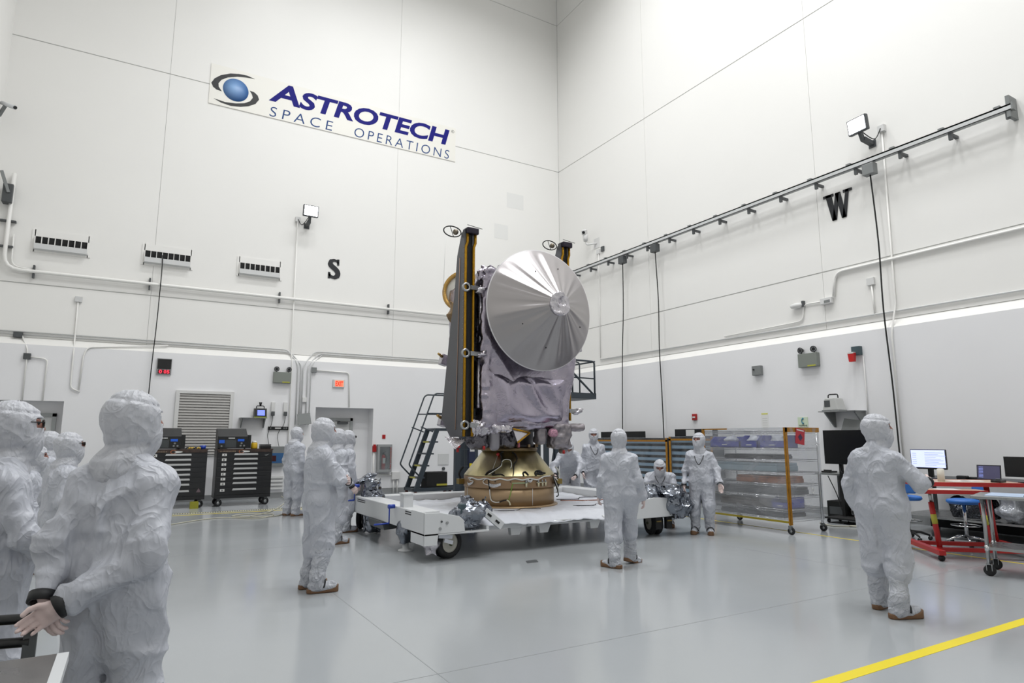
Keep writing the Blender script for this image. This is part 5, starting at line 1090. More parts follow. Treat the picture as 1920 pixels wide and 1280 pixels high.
pipe('vertical conduit below the corner camera', [(XW - 0.03, 16.58, 7.82), (XW - 0.03, 16.60, 4.25)], 0.015)
pipe('tall vertical conduit right of the letter W', [(XW - 0.03, 6.95, 8.05), (XW - 0.03, 7.0, 4.3), (XL - 0.04, 7.03, 3.7), (XL - 0.03, 7.02, 0.4)], 0.018)
pipe('white pipe along the upper right edge, turning down', [(XW - 0.04, -5.0, 5.25), (XW - 0.04, 8.23, 5.25), (XW - 0.04, 8.30, 4.72)], 0.03, 0.2)
pipe('grey conduit just above the right ledge', [(XW - 0.03, -5.0, 4.13), (XW - 0.03, 16.6, 4.20)], 0.02, m=MATS['conduit_grey'])
pipe('short conduit dropping onto the right ledge conduit', [(XW - 0.03, 8.55, 4.66), (XW - 0.03, 9.07, 4.68), (XW - 0.03, 9.09, 4.30), (XW - 0.03, 11.4, 4.25)], 0.016, 0.15)
k = thing('emergency_sounder', 'white horn sounder on the right wall above the ledge', 'sounder', (XW, 9.2, 4.6)); MB().lathe([(0.001, -0.16), (0.05, -0.12), (0.07, 0.0), (0.05, 0.14), (0.001, 0.16)], (XW - 0.07, 9.22, 4.67), 16, Matrix.Rotation(PI / 2, 3, 'X')).build('horn', whitem_m, k); MB().box((XW - 0.08, 9.03, 4.62), (XW, 9.08, 4.76)).build('mount', dgrey_m, k)
k = thing('sensor_box', 'white sensor box beside the horn on the right wall', 'sensor', (XW, 8.45, 4.6)); MB().box((XW - 0.10, 8.33, 4.58), (XW, 8.60, 4.72)).build('sensor_case', whitem_m, k, bevel=0.01); MB().box((XW - 0.104, 8.36, 4.60), (XW - 0.10, 8.50, 4.66)).build('sensor_window', grey_m, k)
tag(MB().box((XW - 0.06, 7.38, 4.80), (XW, 7.54, 4.96)).build('junction_box', whitem_m, bevel=0.006), 'white junction box left of the hanging cable on the right wall', 'junction box')
pipe('short conduit under the white junction box on the right wall', [(XW - 0.03, 7.45, 4.8), (XW - 0.03, 7.43, 4.15)], 0.018)
k = thing('switch_box', 'small grey box between hanging cables and emergency light', 'switch box', (XL, 10.28, 3.12)); MB().box((XL - 0.10, 10.16, 3.13), (XL, 10.41, 3.36)).build('box_body', grey_m, k, bevel=0.008); MB().cyl((XL - 0.1, 10.35, 3.27), (XL - 0.12, 10.35, 3.27), 0.02, seg=10).build('knob', black_m, k)
k = thing('alarm_strobe', 'red alarm strobe with grey mount on the right wall', 'alarm', (XL, 7.8, 3.2)); MB().box((XL - 0.10, 7.68, 3.34), (XL, 7.86, 3.52)).build('mount', pm('teal_grey_paint', '3d4f55'), k); MB().prism([(7.90, 3.38), (7.76, 3.38), (7.78, 3.20), (7.88, 3.20)], 'yz', XL - 0.18, XL - 0.10).build('strobe', pm('bright_red', 'c01818', 0.35), k)
MB().box((XL - 0.185, 7.77, 3.37), (XL - 0.09, 7.89, 3.40)).build('strobe_cap', whitem_m, k); MB().cyl((XL - 0.02, 7.66, 3.3), (XL - 0.02, 7.66, 1.6), 0.012, seg=8).build('conduit', whitem_m, k)
k = thing('wall_shelf', 'grey steel wall shelf above the large television', 'shelf', (XL, 8.1, 1.9)); MB().box((XL - 0.40, 7.70, 2.165), (XL, 8.52, 2.185)).build('shelf_board', steel_m, k)
for y in (7.72, 8.38): MB().prism([(XL, 2.165), (XL - 0.36, 2.165), (XL - 0.36, 2.14), (XL - 0.04, 1.85), (XL, 1.85)], 'xz', y, y + 0.03).build('shelf_bracket', grey_m, k)
k = thing('particle_counter', 'white boxy instrument with handle on the right wall shelf', 'instrument', (XL - 0.2, 8.25, 2.186)); MB().prism([(8.44, 2.20), (8.08, 2.20), (8.14, 2.46), (8.38, 2.46)], 'yz', XL - 0.36, XL - 0.08).build('case', pm('ivory_case', 'c3c4c2', 0.45), k, bevel=0.015)
MB().box((XL - 0.364, 8.26, 2.27), (XL - 0.36, 8.39, 2.41)).build('display', dgrey_m, k); MB().box((XL - 0.37, 8.07, 2.186), (XL - 0.07, 8.45, 2.21)).build('base', grey_m, k); MB().tube(bend([(XL - 0.22, 8.38, 2.45), (XL - 0.22, 8.38, 2.54), (XL - 0.22, 8.16, 2.54), (XL - 0.22, 8.16, 2.45)], 0.05), 0.013, 8).build('handle', black_m, k)
k = thing('tilted_panel', 'plain grey panel leaning under the shelf on the right wall', 'panel', (XL, 7.9, 1.7)); MB().obox((XL - 0.22, 7.93, 1.84), (0.02, 0.36, 0.34), Matrix.Rotation(0.15, 3, 'X') @ Matrix.Rotation(0.3, 3, 'Y')).build('panel_plate', grey_m, k); MB().bar((XL, 7.93, 1.88), (XL - 0.2, 7.93, 1.86), 0.05).build('panel_arm', grey_m, k)
k = thing('telephone_sign', 'pale green telephone sign on the right wall', 'sign', (XL, 9.18, 1.87)); MB().box((XL - 0.012, 9.05, 1.87), (XL, 9.30, 2.09)).build('sign_plate', pm('pale_green_sign', 'cfdcc4', 0.4), k)
text_mesh('TELEPHONE', 0.05, inkblack, 'lettering', k, on_west(9.28, 1.885, XL - 0.014), width=0.21, depth=0.001); MB().tube([(XL - 0.014, 9.155, 2.065), (XL - 0.014, 9.19, 2.04), (XL - 0.014, 9.20, 2.0), (XL - 0.014, 9.19, 1.965), (XL - 0.014, 9.155, 1.94)], [0.022, 0.012, 0.010, 0.012, 0.022], 8).build('handset_symbol', pm('teal_print', '1f7a9a', 0.4), k)
k = thing('wall_notice', 'white paper notice with yellow top on the right wall', 'notice', (XL, 10.2, 1.82)); MB().box((XL - 0.004, 10.09, 1.82), (XL, 10.29, 2.17)).build('paper', pm('paper_white', 'e3e3e2', 0.6), k); MB().box((XL - 0.005, 10.10, 2.18), (XL, 10.28, 2.215)).build('yellow_strip', pm('yellow_strip', 'd8d67c', 0.5), k)
for q in range(5): MB().box((XL - 0.0055, 10.12, 1.88 + q * 0.05), (XL - 0.004, 10.26, 1.886 + q * 0.05)).build('print_line', pm('grey_print', 'b5b5b5', 0.6), k)
k = thing('pull_station', 'small red fire pull station on the right wall', 'alarm', (XL, 12.4, 2.1)); MB().box((XL - 0.05, 12.33, 2.10), (XL, 12.48, 2.27)).build('station_body', red_m, k, bevel=0.008); MB().box((XL - 0.06, 12.36, 2.16), (XL - 0.05, 12.45, 2.20)).build('pull_bar', whitem_m, k)
# ================================================================ TOOL CABINETS ON THE LEFT
lab_m = pm('white_label', 'd8d8d6', 0.5); prnt = pm('black_print', '202124', 0.5); brown_m = pm('mottled_brown_top', '3a2c26', 0.45, vary=(18, 0.4))
def small_wheel(c, r, parent, ang=0.0, m=None, name='caster_wheel', hub=None):
    M = Matrix.Rotation(ang, 3, 'Z') @ Matrix.Rotation(PI / 2, 3, 'X'); w = r * 0.38
    t = MB().lathe([(r * 0.55, -w), (r * 0.92, -w), (r, -w * 0.6), (r, w * 0.6), (r * 0.92, w), (r * 0.55, w)], c, 22, M, close=True).build(name, m or rubber_m, parent)
    MB().lathe([(0.001, -w * 0.9), (r * 0.56, -w * 0.9), (r * 0.56, w * 0.9), (0.001, w * 0.9)], c, 18, M).build('hub', hub or steel_m, t)
def cabinet(x0, label, letters, nm):
    k = thing('tool_cabinet', label, 'cabinet', (x0 + 0.64, 17.35, 0), group='black tool cabinets'); y0, y1, z0, z1 = 17.03, 17.68, 0.19, 1.36; x1 = x0 + 1.27
    MB().box((x0, y0 + 0.012, z0), (x1, y1, z1 - 0.03)).build('cabinet_body', pm('black_cabinet_enamel', '17181b', 0.38), k, bevel=0.006)
    MB().box((x0 - 0.01, y0 - 0.01, z1 - 0.03), (x1 + 0.01, y1, z1)).build('cabinet_top', brown_m, k)
    MB().prism([(x0 + 0.02, 1.285), (x1 - 0.02, 1.285), (x1 - 0.02, 1.33), (x0 + 0.02, 1.33)], 'xz', y0 - 0.012, y0).build('top_band', brown_m, k)
    MB().prism([(x0 + 0.06, 1.293), (x0 + 0.10, 1.293), (x0 + 0.08, 1.325)], 'xz', y0 - 0.0145, y0 - 0.0125).build('maker_mark', pm('tan_print', '8a7a68', 0.5), k)
    for q in range(9): MB().box((x0 + 0.115 + q * 0.034, y0 - 0.0135, 1.297), (x0 + 0.138 + q * 0.034, y0 - 0.0125, 1.317)).build('maker_print', pm('tan_print', '8a7a68'), k)
    MB().lathe([(0.034, 0), (0.045, 0), (0.045, 0.003), (0.034, 0.003)], (x0 + 0.545, y0 - 0.013, 1.30), 20, Matrix.Rotation(PI / 2, 3, 'X') @ Matrix.Diagonal((1.5, 1, 1)), close=True).build('badge_ring', pm('orange_badge', 'a05a34', 0.45), k)
    MB().prism([(x0 + 0.56, 1.275), (x0 + 0.60, 1.30), (x0 + 0.56, 1.325), (x0 + 0.72, 1.315), (x0 + 0.74, 1.30), (x0 + 0.70, 1.285)], 'xz', y0 - 0.017, y0 - 0.0135).build('badge_wing', lab_m, k)
    if nm == 'r': MB().prism([(x0 + 1.08, 1.215), (x0 + 1.12, 1.19), (x0 + 1.20, 1.24), (x0 + 1.12, 1.215)], 'xz', y0 - 0.002, y0).build('tick_mark', grey_m, k)
    else: MB().prism([(x0 + 1.08, 0.36), (x0 + 1.18, 0.36), (x0 + 1.13, 0.46)], 'xz', y0 - 0.002, y0).build('sticker', pm('mauve_sticker', '6a5a60', 0.5), k)
    hs = [0.115] * 6 + [0.15, 0.16]; z = 1.27
    for i, h in enumerate(hs):
        d = MB().box((x0 + 0.012, y0, z - h + 0.008), (x1 - 0.012, y0 + 0.012, z)).build('drawer', pm('black_drawer', '1a1b1e', 0.36), k, bevel=0.003)
        MB().prism([(x0 + 0.38, z - 0.055), (x0 + 0.93, z - 0.055), (x0 + 0.92, z - 0.012), (x0 + 0.40, z - 0.012)], 'xz', y0 - 0.022, y0).build('drawer_handle', pm('pale_aluminium', 'c4c5c5', 0.35, 0.4), d)
        MB().box((x0 + 0.115, y0 - 0.002, z - 0.078), (x0 + 0.215, y0, z - 0.018)).build('letter_card', lab_m, d)
        text_mesh(letters[i], 0.06, prnt, 'lettering', d, on_south(x0 + 0.145, z - 0.070, y0 - 0.003), bold=0.002, depth=0.0005)
        z -= h
    MB().box((x0 + 0.012, y0, 0.20), (x1 - 0.012, y0 + 0.012, z - 0.005)).build('plinth', pm('black_drawer', '1a1b1e'), k)
    for x, y in ((x0 + 0.10, y0 + 0.1), (x1 - 0.10, y0 + 0.1), (x0 + 0.10, y1 - 0.1), (x1 - 0.10, y1 - 0.1)):
        MB().box((x - 0.035, y - 0.05, 0.14), (x + 0.035, y + 0.05, 0.19)).build('caster_plate', dgrey_m, k); small_wheel((x, y, 0.085), 0.085, k, 0.3)
    return k
cabinet(0.28, 'black lettered tool cabinet on the left, below the shuttered window', 'ABCDEFGH', 'l'); cabinet(1.76, 'black lettered tool cabinet on the right, below the wall shelf', 'ABCDEFGH', 'r')
def scope(x0, label):
    k = thing('bench_instrument', label, 'instrument', (x0 + 0.34, 17.3, 1.361), group='black bench instruments'); y0 = 17.10
    MB().prism([(y0, 1.375), (17.6, 1.375), (17.6, 1.86), (17.46, 1.86), (y0, 1.665)], 'yz', x0, x0 + 0.68).build('case', pm('black_case', '191a1c', 0.4), k, bevel=0.008)
    MB().box((x0 + 0.02, y0 - 0.008, 1.39), (x0 + 0.66, y0, 1.65)).build('front_panel', black_m, k)
    MB().box((x0 + 0.17, y0 - 0.012, 1.40), (x0 + 0.42, y0 - 0.008, 1.585)).build('screen', pm('grey_screen', '3c4042', 0.2), k)
    for a, b, z0, z1 in ((0.03, 0.155, 1.50, 1.58), (0.45, 0.60, 1.545, 1.60)): MB().box((x0 + a, y0 - 0.012, z0), (x0 + b, y0 - 0.008, z1)).build('blue_key_panel', pm('bright_blue', '1f5fd0', 0.35), k)
    for q in range(5): MB().box((x0 + 0.24 + q * 0.03, y0 - 0.0095, 1.612), (x0 + 0.262 + q * 0.03, y0 - 0.008, 1.632)).build('maker_print', pm('white_print', 'eeeeee', 0.5), k)
    for a, z in ((0.09, 1.43), (0.52, 1.44), (0.60, 1.44), (0.54, 1.50)): MB().cyl((x0 + a, y0 - 0.03, z), (x0 + a, y0 - 0.008, z), 0.022, seg=14).build('knob', grey_m, k)
    MB().box((x0 + 0.68, y0 + 0.02, 1.375), (x0 + 0.76, y0 + 0.4, 1.70)).build('side_grip', black_m, k)
    for a in (0.05, 0.63): MB().cyl((x0 + a, y0 + 0.1, 1.3605), (x0 + a, y0 + 0.1, 1.376), 0.02, seg=10).build('foot', rubber_m, k)
scope(0.30, 'black instrument with blue keys on the left tool cabinet'); scope(1.76, 'black instrument with blue keys on the right tool cabinet')
k = thing('tool_tray', 'yellow handled tools lying on the left tool cabinet', 'tools', (1.2, 17.2, 1.361))
for i in range(6): MB().tube(spline([(1.08 + 0.06 * i, 17.15, 1.375), (1.12 + 0.06 * i, 17.2, 1.40), (1.17 + 0.05 * i, 17.28 - 0.02 * i, 1.378)]), 0.014, 7).build('tool', pm('yellow_plastic', 'c9a41c', 0.4) if i % 3 else black_m, k)
k = thing('blue_pot', 'small blue pot at the edge of the left tool cabinet', 'pot', (1.46, 17.2, 1.361)); MB().lathe([(0.001, 1.361), (0.055, 1.361), (0.065, 1.45), (0.058, 1.45), (0.05, 1.375), (0.001, 1.375)], (1.46, 17.2, 0), 20).build('pot', blue_m, k)
k = thing('yellow_jar', 'yellow jar with white lid on the right tool cabinet', 'jar', (2.62, 17.25, 1.361)); MB().lathe([(0.001, 0), (0.075, 0), (0.08, 0.03), (0.075, 0.13), (0.06, 0.15), (0.001, 0.15)], (2.62, 17.25, 1.361), 22).build('jar_body', pm('yellow_plastic', 'c9a41c'), k); MB().lathe([(0.001, 0.15), (0.058, 0.15), (0.058, 0.18), (0.03, 0.195), (0.001, 0.197)], (2.62, 17.25, 1.361), 22).build('jar_lid', whitem_m, k)
k = thing('black_case', 'small black case at the right end of the right tool cabinet', 'case', (2.87, 17.25, 1.361)); MB().box((2.75, 17.15, 1.361), (3.01, 17.36, 1.44)).build('case_body', black_m, k, bevel=0.01); MB().box((2.75, 17.15, 1.443), (3.01, 17.36, 1.47)).build('case_lid', black_m, k, bevel=0.008)
k = thing('floor_box', 'small yellow box on the floor under the left cabinet', 'box', (1.30, 16.95, 0)); MB().box((1.24, 16.86, 0), (1.42, 16.99, 0.15)).build('box_body', pm('olive_yellow', '8d8a24', 0.5), k); MB().box((1.25, 16.87, 0.15), (1.41, 16.98, 0.158)).build('box_lid', pm('olive_yellow', '8d8a24'), k)
for i, (pts, lab) in enumerate((([(0.7, 13.9, 0.012), (1.6, 14.6, 0.012), (2.3, 14.1, 0.012), (2.7, 14.7, 0.012), (2.2, 15.0, 0.012), (1.9, 14.7, 0.012), (2.6, 14.3, 0.012), (3.0, 14.9, 0.012)], 'pale cable loosely coiled on the floor before the cabinets'), ([(2.2, 14.4, 0.03), (2.8, 15.4, 0.012), (3.5, 17.5, 0.012), (3.6, 18.6, 0.06)], 'thin cable running along the floor to the wall box'))):
    tag(MB().tube(spline(pts, 8), 0.011, 6).build('floor_cable', pm('cream_cable', 'b9b6a6', 0.5)), lab, 'cable')

# ================================================================ ROLLING STAIRS AND MAST PLATFORM
st = thing('rolling_stairs', 'dark grey rolling stairs with handrails left of the spacecraft', 'stairs', (7.3, 16.8, 0))
for y in (16.45, 17.12):
    MB().bar((6.66, y, 0.26), (7.24, y, 1.86), 0.05, 0.13).build('stringer', slate_m, st)
    MB().box((6.58, y - 0.04, 0.20), (8.55, y + 0.04, 0.29)).build('base_rail', slate_m, st)
    MB().tube(bend([(6.80, y, 0.55), (6.50, y, 0.84), (6.44, y, 0.92), (7.12, y, 2.80), (7.20, y, 2.86), (8.5, y, 2.86)], 0.08), 0.022, 8).build('handrail', slate_m, st)
    MB().tube([(6.93, y, 2.30), (8.5, y, 2.32)], 0.018, 8).build('mid_rail', slate_m, st); MB().tube([(6.76, y, 1.93), (7.12, y, 1.80)], 0.018, 8).build('rail_brace', slate_m, st)
for i, (x, z) in enumerate(((6.73, 0.56), (6.86, 0.88), (6.99, 1.20), (7.11, 1.52))):
    t = MB().box((x - 0.05, 16.45, z - 0.02), (x + 0.17, 17.12, z + 0.02)).build('tread', slate_m, st); MB().box((x - 0.056, 16.60, z - 0.022), (x - 0.05, 16.98, z + 0.022)).build('yellow_nosing', pm('dull_yellow', 'b0aa3c', 0.5), t) if i != 2 else None
MB().box((7.2, 16.42, 1.83), (8.5, 17.15, 1.90)).build('platform', slate_m, st)
for x, y in ((8.45, 16.45), (8.45, 17.12)): MB().box((x - 0.05, y - 0.05, 0.05), (x + 0.05, y + 0.05, 1.85)).build('post', slate_m, st)
MB().box((6.58, 16.45, 0.21), (6.66, 17.12, 0.28)).build('cross_rail', slate_m, st)
for x, y in ((6.64, 16.46), (6.64, 17.1)): MB().box((x - 0.03, y - 0.04, 0.06), (x + 0.03, y + 0.04, 0.2)).build('foot_pad', pm('rust_brown', '5a2e28', 0.5), st)
for x, y in ((7.9, 16.4), (7.9, 17.16)): small_wheel((x, y, 0.12), 0.12, st, 0.0, pm('rust_brown', '5a2e28'))
k = thing('battery_case', 'black case with yellow stripe on the stair base', 'case', (7.25, 16.75, 0.29)); MB().box((7.0, 16.55, 0.291), (7.62, 16.95, 0.70)).build('case_body', blackm_m, k, bevel=0.01); MB().box((7.30, 16.545, 0.33), (7.62, 16.55, 0.38)).build('stripe', pm('dull_yellow', 'b0aa3c'), k)
k = thing('hose_coil', 'black hose coiled on the floor under the stairs', 'hose', (7.2, 16.2, 0)); MB().tube([(7.2 + 0.45 * math.cos(t / 10), 16.2 + 0.35 * math.sin(t / 10), 0.02 + t * 0.0003) for t in range(126)], 0.018, 6).build('coil', blackm_m, k)
mp = thing('mast_platform', 'dark steel work platform with guard rails behind the spacecraft', 'platform', (8.9, 13.3, 0))
MB().box((8.55, 12.9, 2.60), (10.05, 13.9, 2.75)).build('platform_deck', slate_m, mp)
for x, y in ((8.58, 13.0), (8.58, 13.8), (8.86, 13.0), (8.86, 13.8)): MB().box((x - 0.05, y - 0.05, 0.12), (x + 0.05, y + 0.05, 2.60)).build('mast', slate_m, mp)
MB().bar((8.65, 13.0, 0.5), (8.85, 13.0, 1.5), 0.04).build('mast_brace', slate_m, mp); MB().bar((8.85, 13.0, 1.5), (8.65, 13.0, 2.4), 0.04).build('mast_brace', slate_m, mp)
for y in (12.92, 13.88):
    MB().tube(bend([(10.02, y, 2.70), (10.02, y, 3.56), (8.55, y, 3.58)], 0.08), 0.024, 8).build('guard_rail', slate_m, mp); MB().tube([(10.02, y, 3.12), (8.55, y, 3.14)], 0.018, 8).build('mid_rail', slate_m, mp)
    MB().tube(bend([(9.55, y, 2.72), (9.55, y, 3.50), (9.35, y, 3.54)], 0.06), 0.018, 8).build('rail_post', slate_m, mp); MB().bar((10.02, y, 2.68), (9.1, y, 3.45), 0.05, 0.03).build('deck_brace', slate_m, mp)
MB().tube(bend([(10.03, 12.92, 3.56), (10.03, 13.88, 3.56)], 0.05), 0.022, 8).build('guard_rail', slate_m, mp)
MB().box((8.35, 12.75, 0.10), (9.2, 14.0, 0.2)).build('base_frame', slate_m, mp); MB().box((8.6, 12.76, 0.2), (9.0, 13.1, 0.55)).build('pump_unit', blackm_m, mp); MB().box((8.62, 12.755, 0.42), (8.98, 12.76, 0.5)).build('warning_plate', pm('dull_yellow', 'b0aa3c'), mp)
for x, y in ((8.42, 12.85), (9.12, 12.85), (8.42, 13.9), (9.12, 13.9)): small_wheel((x, y, 0.06), 0.06, mp, 0.4)
ml = thing('mast_lift', 'slim dark mast lift with red and yellow tags left of the adapter', 'lift', (6.9, 14.1, 0))
MB().box((6.60, 13.9, 0.05), (6.74, 14.0, 1.62)).build('mast', slate_m, ml); MB().box((6.88, 14.2, 0.05), (6.98, 14.3, 1.85)).build('mast', slate_m, ml); MB().box((7.04, 14.05, 0.05), (7.20, 14.15, 1.9)).build('mast', pm('navy_steel', '232b45', 0.45), ml)
for z in (0.5, 0.95, 1.35): MB().bar((6.67, 13.95, z), (7.1, 14.1, z), 0.025).build('rung', slate_m, ml)
MB().box((6.62, 13.895, 1.40), (6.72, 13.9, 1.52)).build('red_tag', red_m, ml); MB().box((7.05, 14.044, 0.86), (7.12, 14.05, 1.02)).build('yellow_tag', yellow_m, ml); MB().box((7.06, 14.044, 1.3), (7.18, 14.05, 1.75)).build('white_label', lab_m, ml)
MB().box((6.45, 13.7, 0.04), (7.4, 14.5, 0.1)).build('base', slate_m, ml)
for x, y in ((6.5, 13.75), (7.35, 13.75), (6.5, 14.45), (7.35, 14.45)): small_wheel((x, y, 0.04), 0.04, ml)
k = thing('jack_stand', 'small black hand pump standing on the stair base', 'pump', (8.05, 16.6, 0.29)); MB().lathe([(0.001, 0.291), (0.09, 0.291), (0.09, 0.52), (0.05, 0.55), (0.04, 0.62), (0.001, 0.62)], (8.05, 16.6, 0), 18).build('pump_body', black_m, k); MB().bar((8.05, 16.6, 0.60), (8.22, 16.6, 0.66), 0.02).build('pump_handle', black_m, k)

# ================================================================ WRAPPED RACKS ON THE RIGHT
clear = film('clear_wrap', 'f4f5f6', 0.24, 0.12, (0.5, 0.5, 0.9)); tape = pm('amber_film_tape', 'a8741a', 0.35, 0.2, vary=(20, 0.2))
rk = thing('wrapped_wire_rack', 'wheeled wire rack wrapped in clear film with amber tape edges', 'rack', (10.14, 8.12, 0)); RX0, RX1, RY0, RY1 = 9.70, 10.58, 7.22, 9.04
for x in (RX0, RX1):
    for y in (RY0, RY1):
        MB().cyl((x, y, 0.14), (x, y, 1.76), 0.014, seg=10).build('post', chrome_m, rk); MB().box((x - 0.018, y - 0.03, 0.09), (x + 0.018, y + 0.03, 0.145)).build('caster_fork', steel_m, rk); small_wheel((x + 0.02, y, 0.062), 0.062, rk, PI / 2)
for z in (0.24, 0.40, 0.62, 0.82, 1.02, 1.24, 1.44, 1.74):
    s = MB()
    for y in (RY0, RY1): s.tube([(RX0, y, z), (RX1, y, z)], 0.006, 5).tube([(RX0, y, z - 0.035), (RX1, y, z - 0.035)], 0.004, 5)
    for x in (RX0, RX1): s.tube([(x, RY0, z), (x, RY1, z)], 0.006, 5).tube([(x, RY0, z - 0.035), (x, RY1, z - 0.035)], 0.004, 5)
    o = s.build('shelf_rim', chrome_m, rk); o['kind'] = 'stuff'
    w = MB()
    for q in range(1, 30): y = RY0 + (RY1 - RY0) * q / 30; w.tube([(RX0, y, z + 0.004), (RX1, y, z + 0.004)], 0.0025, 4, caps=False)
    for q in range(30): y = RY0 + (RY1 - RY0) * q / 30; w.tube([(RX0 - 0.001, y, z - 0.035), (RX0 - 0.001, y + (RY1 - RY0) / 60, z), (RX0 - 0.001, y + (RY1 - RY0) / 30, z - 0.035)], 0.003, 4, caps=False)
    o = w.build('shelf_wires', chrome_m, rk); o['kind'] = 'stuff'
def sheet(name, p, q, parent, m, amp=0.012, n=24, seed=0):
    """hanging film between two upright edges p..q (each (x, y)), z range given by parent tuple; slightly rippled and of real thickness"""
    (x0, y0, z0), (x1, y1, z1) = p, q; vs = []; fs = []; L = math.hypot(x1 - x0, y1 - y0); nx_, ny_ = (y1 - y0) / L, -(x1 - x0) / L
    for j in range(n + 1):
        for i in range(n + 1):
            u, v = i / n, j / n; x, y, z = x0 + (x1 - x0) * u, y0 + (y1 - y0) * u, z0 + (z1 - z0) * v; e = min(1, 6 * u, 6 * (1 - u))
            d = amp * e * (2 * float(ridge(np.array([[u * 3 + v * 2 + seed, v * 3.2 - u, seed * 1.0]]), 7)[0]) - 1)
            vs.append((x + nx_ * d, y + ny_ * d, z))
    for j in range(n):
        for i in range(n): a = j * (n + 1) + i; fs.append((a, a + 1, a + n + 2, a + n + 1))
    o = MB().add(vs, fs, True).build(name, m, parent, fix=False); return o
e = 0.03
sheet('film_side', (RX0 - e, RY0 - e, 0.20), (RX0 - e, RY1 + e, 1.79), rk, clear, seed=1); sheet('film_side', (RX0 - e, RY0 - e, 0.20), (RX1 + e, RY0 - e, 1.79), rk, clear, seed=2)
sheet('film_side', (RX0 - e, RY1 + e, 0.20), (RX1 + e, RY1 + e, 1.79), rk, clear, seed=3); sheet('film_side', (RX1 + e, RY0 - e, 0.20), (RX1 + e, RY1 + e, 1.79), rk, clear, seed=4)
MB().box((RX0 - e - 0.006, RY0 - e - 0.006, 0.16), (RX0 - e + 0.055, RY0 - e - 0.003, 1.80)).box((RX0 - e - 0.006, RY0 - e - 0.006, 0.16), (RX0 - e - 0.003, RY0 - e + 0.03, 1.80)).build('edge_tape', tape, rk)
MB().box((RX0 - e, RY0 - e - 0.006, 1.72), (RX1 + e, RY0 - e - 0.003, 1.80)).build('edge_tape', tape, rk)
MB().box((RX0 - e - 0.006, RY1 - 0.04, 0.22), (RX0 - e - 0.003, RY1 + e, 1.80)).build('edge_tape', tape, rk); MB().box((RX0 - e - 0.006, RY0, 0.19), (RX0 - e - 0.003, RY1, 0.225)).build('edge_tape', pm('dull_gold_tape', '9a8a22', 0.45), rk)
MB().box((RX0 - e - 0.006, RY1 - 0.6, 1.775), (RX0 - e - 0.003, RY1, 1.80)).build('edge_tape', tape, rk)
MB().box((RX0 - e, RY0 - e, 1.795), (RX1 + e, RY1 + e, 1.80)).build('film_top', clear, rk)
M = Matrix.Rotation(0.15, 3, 'Y'); k = thing('warning_card', 'tilted red card taped to the wrapped wire rack', 'card', (10.2, RY0 - 0.05, 1.6)); MB().obox((10.05, RY0 - 0.048, 1.645), (0.24, 0.006, 0.27), M).build('card', pm('red_card', 'b52a36', 0.5), k)
MB().obox((10.05, RY0 - 0.052, 1.63), (0.09, 0.002, 0.09), M @ Matrix.Rotation(PI / 4, 3, 'Y')).build('emblem', pm('dark_emblem', '3c2a4a', 0.5), k); MB().obox((10.06, RY0 - 0.052, 1.75), (0.19, 0.002, 0.02), M).build('card_print', whitem_m, k)
for i, (y0, y1, z, h, lab) in enumerate(((8.25, 8.95, 1.446, 0.20, 'blue bin on the top rack shelf, left one'), (7.85, 8.22, 1.446, 0.22, 'blue bin on the top rack shelf, middle one'), (7.28, 7.80, 1.446, 0.22, 'blue bin on the top rack shelf, nearest the amber corner'), (7.28, 7.62, 0.406, 0.19, 'blue bin low in the rack beside the amber corner'))):
    k = thing('storage_bin', lab, 'bin', (9.9, (y0 + y1) / 2, z), group='blue bins in the wrapped rack'); xa, xb = 9.76, 10.12 if i < 3 else 10.2
    b = MB(); b.box((xa, y0, z), (xb, y1, z + 0.012)); b.box((xa, y0, z), (xa + 0.012, y1, z + h * 0.55)); b.box((xb - 0.012, y0, z), (xb, y1, z + h)); b.prism([(xa, z), (xb, z), (xb, z + h), (xa + 0.12, z + h), (xa, z + h * 0.55)], 'xz', y0, y0 + 0.012); b.prism([(xa, z), (xb, z), (xb, z + h), (xa + 0.12, z + h), (xa, z + h * 0.55)], 'xz', y1 - 0.012, y1)
    b.build('bin_shell', pm('blue_bin', '2330a8', 0.4), k); MB().box((xa - 0.002, (y0 + y1) / 2 - 0.06, z + 0.04), (xa, (y0 + y1) / 2 + 0.06, z + 0.06)).build('bin_label', whitem_m, k)
    if i < 3: bag((9.95, (y0 + y1) / 2, z + 0.12), 0.11, 0.16, 'bin_contents', 90 + i, k, sheet_m, res=0.02, amp=0.04)
for i, (y0, y1, x0, x1, z, h, m, lab) in enumerate(((7.6, 8.7, 9.85, 10.4, 1.246, 0.08, black_m, 'dark flat tool on the second rack shelf'), (7.5, 8.9, 9.8, 10.4, 1.026, 0.15, pm('pale_blue_tray', '9fb3bd', 0.4), 'pale blue tray on the third rack shelf'), (7.4, 8.4, 9.8, 10.4, 0.826, 0.12, pm('rusty_orange', '9a5a2c', 0.5, vary=(9, 0.4)), 'brown and orange bundle in the middle of the rack'), (7.35, 8.8, 9.8, 10.45, 0.626, 0.13, dgrey_m, 'dark grey case on the fifth rack shelf'), (7.7, 8.8, 9.8, 10.4, 0.406, 0.13, pm('dull_brown_case', '5d5750', 0.5), 'dull brown case low in the rack'), (7.4, 8.8, 9.8, 10.4, 0.246, 0.09, dgrey_m, 'dark case on the bottom rack shelf'))):
    k = thing('stored_case', lab, 'case', ((x0 + x1) / 2, (y0 + y1) / 2, z)); MB().box((x0, y0, z), (x1, y1, z + h * 0.7)).build('case_body', m, k, bevel=0.015); MB().box((x0 + 0.01, y0 + 0.01, z + h * 0.7), (x1 - 0.01, y1 - 0.01, z + h)).build('case_lid', m, k, bevel=0.01)
